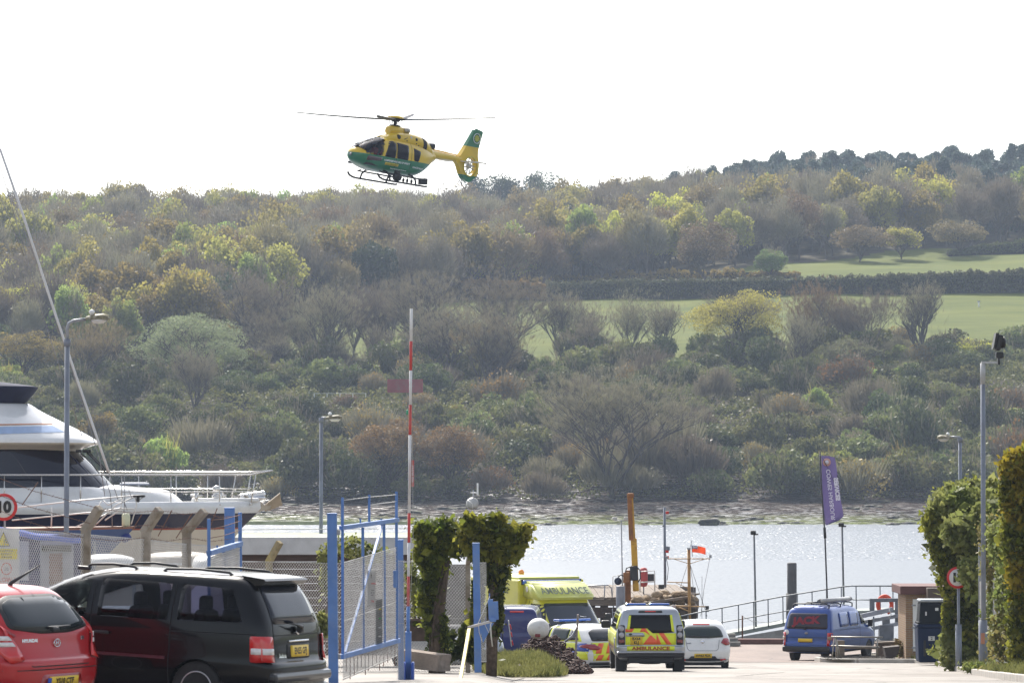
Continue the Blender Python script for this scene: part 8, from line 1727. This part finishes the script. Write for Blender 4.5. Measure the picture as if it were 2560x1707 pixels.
mb.add(V, [(i * 4 + j, i * 4 + j + 1, i * 4 + j + 5, i * 4 + j + 4) for i in range(15) for j in range(3)], True); W(mb, 'core', M('rust_dark', (.02, .014, .011), .95), hc)
# ================================================================== jetty, crane, gangway and the rest of the quay
JZ = P(1500, 1492, 153).z
jt = thing('jetty', Vector((XX(1580, 158), 158, 0)), 'old timber jetty with a weathered plank deck behind the ambulance', 'jetty')
rs = np.random.RandomState(31)
def jx(px, D): return XX(px, D)
n = 34
for i in range(n):      # deck planks run from the near edge to the far edge
    pa = 1432 + i * 9.0; L0, L1 = 153 + (.4 if i > 16 else 0), 168.5; x = jx(pa, 153)
    W(MB().box((x, (L0 + L1) / 2, JZ - .03 + rs.uniform(-.02, .02)), (.145, L1 - L0 + rs.uniform(-.4, .4), .06)), 'plank', wood_old, jt)
for D_ in (153.1, 160, 167.8):
    W(MB().box((jx(1582, D_), D_, JZ - .22), (5.6, .25, .3), bev=.02), 'deck_beam', wood_old, jt)
W(MB().box((jx(1582, 152.9), 152.85, JZ - .65), (5.5, .12, .45), bev=.02), 'fascia_board', M('dark_jetty_timber', (.07, .05, .04), .9, var=.4, scale=2, bump=.5), jt)
for px in (1446, 1478, 1510, 1600, 1640, 1690, 1730):
    for D_ in (153.2, 167.8): W(MB().tube([Vector((jx(px, D_), D_, -.5)), Vector((jx(px, D_), D_, JZ - .1))], .17, 10), 'timber_pile', MATS['dark_jetty_timber'], jt)
for a, b_ in ((1446, 1510), (1600, 1690)): W(MB().box((jx((a + b_) / 2, 153.2), 153.0, 1.6), ((b_ - a) / FPX * 153, .12, .2), ry=R(8)), 'brace', MATS['dark_jetty_timber'], jt)
for a, b_, y0, y1 in ((1432, 1535, 1462, 1500), ): bars('handrail', [[(1446, 1464), (1520, 1462), (1528, 1468), (1534, 1520)], [(1512, 1463), (1510, 1500)]], galv, jt, 3, 153)
bars('ladder', [[(1531, 1520), (1534, 1600)], [(1543, 1520), (1546, 1600)]] + [[(1532, y), (1544, y)] for y in range(1530, 1600, 14)], galv, jt, 2.5, 152.5)
bars('handrail', [[(1532, 1500), (1532, 1440), (1560, 1435)], [(1532, 1458), (1560, 1456)]], wt, jt, 2.5, 156); bars('handrail', [[(1600, 1428), (1637, 1426), (1637, 1478)], [(1600, 1455), (1637, 1453)], [(1600, 1428), (1600, 1480)]], wt, jt, 3, 156)
W(MB().box(P(1626, 1443, 158), (.32, .2, .34), bev=.03), 'locker', blk_trim, jt); W(MB().box(P(1653, 1466, 156), (.24, .24, .2), bev=.02), 'winch_box', blk_trim, jt)
rd_ = T('life_ring_case', 'faded red drum shaped life ring case on the jetty rail', 'case', 1609, 156.5, JZ); c = P(1609, 1442, 156.5); W(MB().lathe([(.02, -.42), (.12, -.4), (.18, -.3), (.18, .3), (.12, .4), (.02, .42)], c=c, n=16), 'case', M('faded_red_case', (.4, .06, .06), .6, var=.15, scale=5), rd_); W(MB().tube([c + Vector((0, 0, -.42)), Vector((c.x, c.y, JZ))], .03, 6), 'stand', galv, rd_)
sp2 = T('steel_pile', 'short round grey steel pile at the near face of the jetty', 'pile', 1551, 151, 0); W(MB().lathe([(.19, -.5), (.19, P(0, 1466, 151).z), (.17, P(0, 1464, 151).z)], c=(jx(1551, 151), 151, 0), n=24), 'tube', M('pile_grey', (.24, .24, .26), .55, .2, var=.12, dirt=(.18, .17, .17)), sp2)
cr2 = T('crane', 'yellow loader crane folded upright on the jetty', 'crane', 1580, 152, JZ)
cy = M('crane_yellow', (.6, .32, .02), .45, var=.15, scale=2, dirt=(.3, .14, .02), dscale=4); co = M('crane_rust_orange', (.28, .11, .03), .7, var=.3, scale=5, dirt=(.12, .05, .02))
W(post_box(MB(), 1570, 1505, 1570, 1425, 152, 14), 'column', co, cr2); W(post_box(MB(), 1562, 1520, 1563, 1440, 152.2, 5), 'ram', M('crane_steel', (.45, .4, .36), .35, .7), cr2)
W(post_box(MB(), 1590, 1477, 1584, 1345, 151.8, 15), 'lower_boom', cy, cr2); W(post_box(MB(), 1585, 1345, 1579, 1240, 151.8, 7), 'upper_boom', cy, cr2); W(post_box(MB(), 1578, 1350, 1573, 1233, 151.7, 11), 'hydraulic_ram', co, cr2); W(MB().box(P(1577, 1238, 151.7), (.26, .24, .2), bev=.04), 'boom_tip', co, cr2)
W(post_box(MB(), 1586, 1450, 1584, 1414, 151.6, 19), 'pivot_block', blk_trim, cr2); W(post_box(MB(), 1566, 1456, 1566, 1430, 151.6, 16), 'slew_head', co, cr2); W(MB().lathe([(.16, -.12), (.16, .12)], c=P(1545, 1452, 151.8), n=14, axis='Y'), 'hose_reel', M('navy_reel', (.02, .03, .06), .6), cr2)
bars('hose', [[(1580, 1414), (1566, 1420), (1562, 1436)], [(1590, 1414), (1600, 1425), (1601, 1445), (1595, 1455)], [(1545, 1442), (1552, 1436), (1560, 1440)]], blk_trim, cr2, 3, 151.5)
fm = T('floodlight_mast', 'thin mast with two small square floodlights left of the yellow crane', 'pole', 1553, 154, JZ); bars('mast', [[(1557, 1500), (1553, 1300)]], galv, fm, 3, 154); bars('cross_arm', [[(1534, 1300), (1568, 1300)]], galv, fm, 2, 154)
for px in (1537, 1565): W(MB().box(P(px, 1296, 153.9), (.2, .1, .15), bev=.02), 'floodlight', M('lamp_face', (.5, .5, .48), .3), fm)
gpole = T('signal_mast', 'straight grey signal mast with red lamps on the jetty', 'pole', 1662, 157, JZ); bars('mast', [[(1663, 1468), (1661, 1268)]], lamp_grey, gpole, 6.5, 157); bars('cable', [[(1666, 1395), (1671, 1420), (1668, 1450)]], blk_trim, gpole, 1.5, 156.9)
for y in (1281, 1378, 1392): W(MB().box(P(1668, y, 156.8), (.14, .12, .12), bev=.02), 'red_lamp', lens_red, gpole)
W(MB().box(P(1670, 1370, 156.8), (.16, .14, .18), bev=.02), 'grey_lamp', lamp_grey, gpole); W(MB().box(P(1658, 1314, 156.8), (.06, .1, .06)), 'clip', blk_trim, gpole)
wb_ = thing('workboat', Vector((XX(1700, 149), 149, 0)), 'dark workboat with sacks on deck and an ochre mast moored at the jetty', 'boat')
hm_ = M('workboat_hull', (.05, .04, .035), .8, var=.35, scale=2, dirt=(.16, .12, .09)); a, b_ = XX(1560, 149), XX(1742, 149); zd = P(0, 1512, 149).z
W(MB().prism([(a, .1), (b_ - .5, .1), (b_, zd), (a, zd)], 147.8, 150.8, 'Y'), 'hull', hm_, wb_); W(MB().box(((a + b_) / 2, 147.75, zd - .04), (b_ - a, .1, .09)), 'rubbing_strake', wood_old, wb_)
sack = M('sand_sack', (.3, .22, .14), .95, var=.35, scale=4, bump=.6)
for i in range(26):
    px = 1585 + i * 5.8; bm = bmesh.new(); bmesh.ops.create_icosphere(bm, subdivisions=2, radius=1)
    for v in bm.verts: v.co *= 1 + .2 * noise.noise(v.co * 2 + Vector((i, 0, 0)))
    me = bpy.data.meshes.new('sack'); bm.to_mesh(me); bm.free(); o = link('sack', me, sack, wb_); o.matrix_parent_inverse = parent_inv(wb_); h_ = (.12, .3, .45, .25)[i % 4] * (.6 if px < 1640 else 1); o.location = (XX(px, 149) + rs.uniform(-.05, .05), 148.6 + rs.uniform(0, 1.2), zd + h_); o.scale = (.28, .22, .14); o.rotation_euler = (0, rs.uniform(-.3, .3), rs.uniform(0, 3))
W(MB().box(P(1665, 1500, 148.4), (2.1, .3, .1), ry=R(-8)).box(P(1700, 1489, 149), (1.6, .2, .07), ry=R(-6)), 'plank', wood_old, wb_)
bars('mast', [[(1724, 1560), (1722, 1370)]], M('ochre_mast', (.42, .24, .09), .6, var=.2, scale=4, dirt=(.3, .18, .08)), wb_, 8, 147.6)
bars('yard', [[(1668, 1396), (1776, 1396)]], MATS['ochre_mast'], wb_, 2.5, 147.5); bars('yard', [[(1668, 1454), (1720, 1456)]], MATS['ochre_mast'], wb_, 2.5, 147.5); bars('brace', [[(1686, 1397), (1720, 1408)], [(1760, 1397), (1726, 1408)], [(1690, 1456), (1720, 1470)]], MATS['ochre_mast'], wb_, 1.6, 147.5)
bars('lower_boom', [[(1672, 1513), (1768, 1516)], [(1690, 1514), (1724, 1528)]], MATS['ochre_mast'], wb_, 3, 147.4); W(MB().box(P(1768, 1521, 147.4), (.14, .1, .24)).box(P(1672, 1511, 147.4), (.12, .1, .1)), 'boom_end', blk_trim, wb_)
bars('stay', [[(1718, 1412), (1700, 1470)], [(1726, 1412), (1768, 1540)], [(1726, 1412), (1745, 1560)], [(1774, 1397), (1760, 1470), (1752, 1540)], [(1755, 1440), (1755, 1560)], [(1730, 1352), (1724, 1372)]], MATS['wire_stay'], wb_, 1.2, 147.5); W(MB().box(P(1722, 1371, 147.5), (.14, .12, .08)).box(P(1776, 1390, 147.5), (.1, .1, .12)).box(P(1667, 1393, 147.5), (.1, .1, .1)), 'mast_fitting', galv, wb_)
fl_ = thing('red_ensign', P(1730, 1365, 147.4), 'small red ensign flying from the ochre mast', 'flag')
def flag_mesh(px0, y0, px1, y1, D, nx=14, ny=8, wave=.06, droop=0.):
    mb = MB(); V = []
    for i in range(nx + 1):
        for j in range(ny + 1):
            u, v = i / nx, j / ny; V.append(P(px0 + (px1 - px0) * u, y0 + (y1 - y0) * v + droop * u * u, D + wave * math.sin(u * 7 + v * 2) * u))
    mb.add(V, [(i * (ny + 1) + j, (i + 1) * (ny + 1) + j, (i + 1) * (ny + 1) + j + 1, i * (ny + 1) + j + 1) for i in range(nx) for j in range(ny)], True); return mb
W(flag_mesh(1730, 1363, 1764, 1380, 147.4, droop=6), 'cloth', leafmat('ensign_red', (.55, .02, .02), (.65, .03, .03), .4, 2, rnd=0), fl_); W(flag_mesh(1730, 1363, 1744, 1371, 147.3, 6, 4, .02, 1), 'canton', M('ensign_blue', (.02, .03, .2), .7), fl_)
bars('union_cross', [[(1731, 1364), (1744, 1371)], [(1731, 1371), (1744, 1365)], [(1737, 1363), (1738, 1371)], [(1731, 1367), (1744, 1368)]], sw, fl_, 1.4, 147.22); bars('staff', [[(1728, 1350), (1731, 1390)]], galv, fl_, 1.5, 147.4)

# gangway and rails
gg = thing('gangway', Vector((XX(1950, 146), 146, 1.95)), 'grey tubular railed gangway sloping up to the right over the water', 'gangway'); gm = M('gangway_steel', (.2, .21, .22), .55, .5, var=.15, scale=3)
top = [(1700, 1540), (1760, 1527), (1840, 1512), (1957, 1490), (2105, 1466), (2130, 1464), (2232, 1464)]
bars('top_rail', [top], gm, gg, 3.4, 146); bars('mid_rail', [[(1700, 1572), (1840, 1549), (1957, 1528), (2060, 1510)], [(2128, 1498), (2185, 1499)]], gm, gg, 2.8, 146)
ft = lambda px: float(np.interp(px, [1700, 1840, 1957, 2105, 2232], [1603, 1580, 1556, 1528, 1525]))
for px in (1720, 1765, 1805, 1846, 1884, 1920, 1957, 1993, 2030, 2066, 2103, 2140, 2200, 2232):
    bars('stanchion', [[(px, np.interp(px, [t[0] for t in top], [t[1] for t in top])), (px + 1, ft(px) + 3)]], gm, gg, 3, 146)
W(MB().prism([(P(a, 0, 146.1).x, P(0, b_, 146.1).z) for a, b_ in ((1700, 1600), (1840, 1578), (2105, 1527), (2240, 1523), (2240, 1530), (2105, 1535), (1840, 1588), (1700, 1610))], 146.05, 148.2, 'Y'), 'walkway', M('green_grey_deck', (.22, .25, .23), .7, var=.15), gg)
W(MB().prism([(P(a, 0, 146).x, P(0, b_, 146).z) for a, b_ in ((1790, 1600), (1957, 1572), (2080, 1550), (2080, 1575), (1957, 1604), (1857, 1612), (1790, 1612))], 145.85, 146, 'Y'), 'side_girder', M('girder_grey', (.25, .25, .24), .6, .2, var=.12, dirt=(.15, .14, .13)), gg)
bars('rope', [[(1857, 1540), (1880, 1552), (1920, 1556), (1950, 1550)]], MATS['rope_pale'], gg, 1.2, 145.7); bars('post', [[(1856, 1538), (1856, 1612)]], rust, gg, 4, 145)
qk = T('quay_kerb', 'low red brown kerb along the quay edge left of the blue van', 'kerb', 1880, 138.5); W(MB().box((XX(1820, 138.5), 138.5, gz(XX(1820, 138.5), 138.5) + .1), (5.4, .5, .2), bev=.03), 'beam', M('red_brown_kerb', (.16, .085, .07), .9, var=.2, scale=4), qk)
st2 = T('steps', 'low grey stone steps at the foot of the gangway', 'steps', 1815, 137); 
for k in range(3): W(MB().box((XX(1812, 137), 136.6 + k * .3, gz(0, 137) + .1 + k * .14), (1.1 - k * .15, .35, .15), bev=.02), 'step', M('step_stone', (.22, .21, .19), .9, var=.2, scale=5), st2)
for i, (px, y0, y1, w_, lb) in enumerate([(1885, 1335, 1512, 5, 'left pole with a small black floodlight on the gangway'), (2105, 1315, 1466, 5, 'right pole with a small black floodlight beside the banner')]):
    t = T('quay_light', lb, 'pole', px, 147, P(0, y1 + 60, 147).z, group='gangway floodlights'); bars('pole', [[(px + 5, y1 + 60), (px, y0)]], gm, t, w_, 147); W(MB().box(P(px - 2, y0 - 4, 146.9), (.22, .16, .17), bev=.03).box(P(px + 6, y0, 146.9), (.14, .1, .06)), 'floodlight', blk_trim, t)
bn = T('banner_flag', 'tall purple feather banner with white lettering seen from its back', 'flag', 2062, 144, 2.2)
bars('pole', [[(2050, 1128), (2052, 1200), (2062, 1330), (2070, 1545)]], M('pole_dark', (.06, .06, .07), .5), bn, 4, 144); bars('sleeve', [[(2061, 1318), (2063, 1345)]], blk_trim, bn, 7, 143.9)
pur = leafmat('banner_purple', (.085, .08, .18), (.1, .09, .21), .3, .5, rnd=0)
mb = MB(); V = []; rows_ = [(1139, 2053, 2072), (1143, 2053, 2087), (1160, 2054, 2090), (1180, 2054, 2093), (1200, 2055, 2095), (1225, 2056, 2099), (1250, 2058, 2102), (1270, 2059, 2106), (1290, 2061, 2109), (1300, 2062, 2098), (1308, 2063, 2078), (1312, 2064, 2067)]
for r_i, (y, a, b_) in enumerate(rows_):
    for j in range(9): u = j / 8; V.append(P(a + (b_ - a) * u, y, 144 + .05 * math.sin(u * 5 + r_i * .5)))
mb.add(V, [(i * 9 + j, i * 9 + j + 1, (i + 1) * 9 + j + 1, (i + 1) * 9 + j) for i in range(len(rows_) - 1) for j in range(8)], True); W(mb, 'cloth', pur, bn)
bwh = M('banner_white', (.7, .68, .75), .6)
word('COWES HARBOUR', 2077, 1236, 143.8, 10, bwh, bn, 1.05, roll=-PI / 2 + .1, flip=False, spread=.001)
word('SERVICES', 2093, 1222, 143.8, 10, bwh, bn, .98, roll=-PI / 2 + .1, flip=False, spread=.006)
for o in [c for c in bpy.data.objects if c.parent == bn and c.name.startswith('lettering')]: o.matrix_basis = o.matrix_basis @ Matrix.Diagonal((1, -1, 1, 1))
W(MB().lathe([(.16, -.01), (.16, .01)], c=P(2067, 1155, 143.85), n=20, axis='Y'), 'emblem', M('emblem_orange', (.55, .3, .25), .6), bn); W(MB().lathe([(.08, -.012), (.08, .012)], c=P(2067, 1155, 143.83), n=16, axis='Y'), 'emblem_centre', bwh, bn)
bars('cord', [[(2056, 1144), (2070, 1170), (2090, 1215), (2096, 1235)], [(2092, 1188), (2100, 1205), (2104, 1204)]], blk_trim, bn, 1.4, 143.8)
pi_ = T('mooring_pile', 'thick dark grey round mooring pile standing in the water behind the blue van', 'pile', 1979, 151, 0); z1 = P(0, 1406, 151).z; W(MB().lathe([(.2, -1), (.2, z1 - .03), (.17, z1)], c=(XX(1979, 151), 151, 0), n=24), 'tube', M('dark_pile', (.1, .095, .095), .75, var=.2, scale=3, dirt=(.07, .06, .055)), pi_); z2 = P(0, 1482, 151).z; W(MB().lathe([(.25, z2 - 1.6), (.25, z2)], c=(XX(1979, 151), 151, 0), n=24), 'collar', MATS['dark_pile'], pi_)
bd = T('berthing_frame', 'grey steel and timber berthing frame at the right end of the gangway', 'frame', 2210, 142, 1.5); bf = M('frame_grey', (.16, .17, .19), .7, .2, var=.2, scale=4)
W(post_box(MB(), 2180, 1530, 2180, 1498, 142, 12), 'upright', bf, bd); W(post_box(MB(), 2242, 1562, 2242, 1495, 142, 9), 'upright', bf, bd); W(post_box(MB(), 2174, 1500, 2247, 1499, 142, 9), 'top_beam', bf, bd)
pb_ = M('pale_fender_beam', (.27, .29, .33), .75, var=.2, scale=3, dirt=(.18, .18, .19)); W(post_box(MB(), 2150, 1540, 2232, 1522, 141.6, 11), 'fender_beam', pb_, bd); W(post_box(MB(), 2150, 1556, 2248, 1538, 141.8, 9), 'fender_beam', pb_, bd); W(post_box(MB(), 2150, 1575, 2248, 1558, 141.8, 9), 'fender_beam', pb_, bd)
W(post_box(MB(), 2215, 1600, 2215, 1560, 142, 36), 'leg', bf, bd); W(post_box(MB(), 2215, 1570, 2215, 1545, 141.9, 18), 'bracket', bf, bd); bars('brace', [[(2168, 1620), (2200, 1590)], [(2184, 1540), (2186, 1612)]], gm, bd, 4, 141.5)
lr = T('lifebuoy', 'orange horseshoe lifebuoy hanging in the berthing frame', 'lifebuoy', 2212, 142.3, 2.5); cc = P(2212, 1511, 142.3); orange = M('lifebuoy_orange', (.7, .08, .03), .6, var=.08)
W(MB().tube([cc + Vector((.27 * math.cos(a), 0, .34 * math.sin(a))) for a in np.linspace(R(-70), R(250), 22)], .085, 8), 'ring', orange, lr); bars('rope', [[(2222, 1520), (2228, 1535), (2223, 1545)]], sw, lr, 2, 141.4)
# kiosk, tanks
m_br, N, L, b = nodemat('ochre_brick'); br = addn(N, 'ShaderNodeTexBrick'); br.inputs['Scale'].default_value = 1; br.inputs['Color1'].default_value = (.26, .15, .09, 1); br.inputs['Color2'].default_value = (.33, .2, .1, 1); br.inputs['Mortar'].default_value = (.3, .26, .2, 1); br.inputs['Brick Width'].default_value = .225; br.inputs['Row Height'].default_value = .075; br.inputs['Mortar Size'].default_value = .008
tc = addn(N, 'ShaderNodeTexCoord'); sx = addn(N, 'ShaderNodeSeparateXYZ'); cx = addn(N, 'ShaderNodeCombineXYZ'); ad = addn(N, 'ShaderNodeMath', operation='ADD'); L.new(tc.outputs['Object'], sx.inputs[0]); L.new(sx.outputs[0], ad.inputs[0]); L.new(sx.outputs[1], ad.inputs[1]); L.new(ad.outputs[0], cx.inputs[0]); L.new(sx.outputs[2], cx.inputs[1]); L.new(cx.outputs[0], br.inputs[0]); L.new(br.outputs[0], b.inputs[0]); b.inputs['Roughness'].default_value = .9
kk = T('brick_kiosk', 'small ochre brick hut with a dark red roof edge and a white door', 'hut', 2320, 121); g0 = kk.location.z; x0, x1 = XX(2263, 121), XX(2400, 121); zt = P(0, 1484, 121).z
W(MB().box(((x0 + x1) / 2, 122.2, (g0 + zt) / 2 - .05), (x1 - x0, 2.4, zt - g0 + .1)), 'wall', m_br, kk); W(MB().box(((x0 + x1) / 2 - .05, 122.2, zt + .13), (x1 - x0 + .3, 2.8, .28), bev=.02), 'roof_edge', M('dark_red_fascia', (.12, .05, .045), .8, var=.15), kk)
W(MB().box((XX(2303, 121), 120.97, P(0, 1562, 121).z), (XX(2326, 121) - XX(2281, 121), .06, P(0, 1497, 121).z - P(0, 1627, 121).z), bev=.01), 'door', white_paint, kk)
for y in (1512, 1568, 1618): W(MB().box((XX(2283, 120.9), 120.92, P(0, y, 121).z), (.14, .03, .05)), 'hinge', galv, kk)
W(MB().box((XX(2345, 121), 120.6, P(0, 1486, 121).z), (.9, .6, .5), bev=.02), 'side_box', M('brown_box', (.11, .08, .065), .8), kk)
tk = T('water_tanks', 'two stacked dark blue plastic tanks beside the brick hut', 'tank', 2326, 114); tcx, tD = XX(2326, 114), 114; tm = M('navy_plastic', (.012, .022, .055), .7, spec=.2, var=.12, scale=2); tm2 = M('dark_plastic', (.01, .013, .018), .7, spec=.2, var=.12)
za, zb2, zc = tk.location.z + .1, P(0, 1566, 114).z, P(0, 1503, 114).z
def taper(z0, z1, w0, w1, bev=.06): mb = MB(); bm = bmesh.new(); bmesh.ops.create_cube(bm, size=1); [setattr(v, 'co', Vector((v.co.x * (w1 if v.co.z > 0 else w0), v.co.y * (w1 if v.co.z > 0 else w0), z0 if v.co.z < 0 else z1))) for v in bm.verts]; bmesh.ops.bevel(bm, geom=bm.edges[:], offset=bev, segments=3, affect='EDGES', profile=.5); bm.verts.index_update(); mb.add([v.co + Vector((tcx, tD, 0)) for v in bm.verts], [[v.index for v in f.verts] for f in bm.faces]); bm.free(); return mb
W(taper(za, zb2, .88, .96), 'lower_tank', tm, tk); W(MB().box((tcx, tD, zb2 + .05), (1.0, 1.0, .1), bev=.03), 'rim', tm, tk); W(taper(zb2 + .1, zc, .86, .76), 'upper_tank', tm2, tk); W(MB().box((tcx, tD, zc + .04), (.82, .82, .09), bev=.04), 'lid', M('lid_grey', (.3, .32, .34), .45), tk); W(MB().box((tcx, tD, zb2 + .14), (.93, .93, .07), bev=.02), 'rim', tm2, tk)
for px, y, w_, h_ in ((2342, 1522, .1, .09), (2315, 1533, .05, .12), (2329, 1595, .2, .14)): sheet('label', px - w_ * 40, y - h_ * 40, px + w_ * 40, y + h_ * 40, tD - .5, sw, tk, .008)
W(MB().box((XX(2306, tD), tD - .47, (za + zb2) / 2 - .1), (.07, .03, .5)), 'tank_slot', blk_trim, tk); word('2', 2329, 1595, tD - .52, 7, sk_, tk)
# trestle, wedge planter, low wall
tr_ = T('metal_trestle', 'low bare metal bench frame on the kerbed gravel in front of the blue van', 'frame', 2140, 121); tg = M('trestle_metal', (.35, .33, .3), .5, .6, var=.2)
bars('top_bar', [[(2078, 1591), (2207, 1592)]], tg, tr_, 4, 121); bars('lower_bar', [[(2078, 1613), (2200, 1617)]], tg, tr_, 3.5, 121)
for a in ([(2086, 1592), (2080, 1650)], [(2090, 1592), (2096, 1650)], [(2194, 1592), (2193, 1640)], [(2090, 1592), (2102, 1646)]): bars('leg', [a], tg, tr_, 3.5, 121)
W(post_box(MB(), 2092, 1616, 2198, 1618, 121.4, 8), 'plank', wood_old, tr_); W(post_box(MB(), 2100, 1600, 2100, 1640, 121.3, 9, depth=.3), 'box', wood_old, tr_)
wp_ = T('wedge_bin', 'dark brown wedge shaped skip lying at the edge of the gravel', 'bin', 2220, 120); W(MB().prism([(P(a, 0, 120).x, P(0, b_, 120).z) for a, b_ in ((2201, 1616), (2240, 1612), (2236, 1632), (2214, 1648), (2206, 1640))], 119.5, 120.2, 'Y'), 'body', M('bin_brown', (.06, .045, .04), .8, var=.2), wp_)
lw = T('low_wall', 'low rough stone wall running behind the wedge bin to the brick hut', 'wall', 2235, 126); W(MB().box((XX(2228, 126), 126, gz(XX(2228, 126), 126) + .32), (1.1, .3, .55), ry=R(-3), bev=.03), 'wall', M('rubble_stone', (.16, .13, .11), .95, var=.35, scale=7, bump=.9), lw); W(MB().box((XX(2228, 126), 125.95, gz(0, 126) + .62), (1.2, .4, .06), ry=R(-3), bev=.01), 'coping', wood_old, lw)
leafy('weeds', 'dry weeds growing between the wedge bin and the brick hut', 'plant', [(2248, 1618, 12, 18, 0), (2262, 1630, 12, 12, 0), (2230, 1628, 10, 10, 1)], 122, 500, 40, [MATS['dry_climber_leaves'], L_priv], .03)
gvl = np.random.RandomState(50); n = 2600; D = gvl.uniform(119, 127, n); u = gvl.uniform(2055, 2235, n); X = (u - 1280) / FPX * D; v, f = quads(np.stack([X, D, road_z(D) + .115], 1), .03, gvl); o = link('gravel', np_mesh('gravel', v, f, [M('gravel_grey', (.22, .2, .18), .9, var=.3, scale=3)])); tag(o, 'grey gravel inside the kerbed corner', 'gravel', kind='stuff')
# dish aerial
da = T('dish_aerial', 'pale mesh dish aerial on a thin mast above the ivy stumps', 'aerial', 1184, 101); c = P(1181, 1258, 101)
bars('mast', [[(1184, 1420), (1183, 1224)]], galv, da, 3, 101.05); W(MB().lathe([(.01, 0), (.09, .012), (.17, .05), (.175, .05), (.09, .0), (.01, -.012)], c=c - Vector((0, .06, 0)), n=28, axis='Y'), 'dish', M('dish_white', (.42, .42, .42), .5), da); W(MB().tube([c + Vector((-.13, -.1, .1)), c + Vector((0, -.28, .0)), c + Vector((.01, -.05, -.15))], .008, 5), 'feed_arm', white_paint, da)
W(MB().box(P(1194, 1222, 101), (.05, .05, .33), bev=.01).tube([P(1183, 1230, 101), P(1194, 1232, 101)], .015, 5).tube([P(1176, 1231, 101), P(1194, 1232, 101)], .012, 5), 'panel_aerial', white_paint, da)
# person beside the marked four wheel drive
PJ = [(0, 0, .95), (0, 0, 1.2), (0, 0, 1.42), (0, 0, 1.5), (.2, 0, 1.42), (.26, .02, 1.15), (.24, .12, .92), (-.2, 0, 1.42), (-.26, .02, 1.15), (-.24, .12, .92), (.1, 0, .9), (.11, .03, .5), (.11, -.02, .07), (-.1, 0, .9), (-.11, .03, .5), (-.11, -.02, .07), (.12, .12, .03), (-.12, .12, .03)]
PR = [.16, .15, .17, .06, .08, .06, .045, .08, .06, .045, .1, .075, .05, .1, .075, .05, .05, .05]
PE = [(0, 1), (1, 2), (2, 3), (2, 4), (4, 5), (5, 6), (2, 7), (7, 8), (8, 9), (0, 10), (10, 11), (11, 12), (12, 16), (0, 13), (13, 14), (14, 15), (15, 17)]
person('person', 'man with short grey hair standing behind the marked four wheel drive by the jetty', G(1682, 131), R(200), PJ, PR, PE, M('dark_jacket', (.03, .035, .05), .8), (0, .02, 1.64), head_r=.115, hair=(.3, .27, .25), hands=(6, 9))
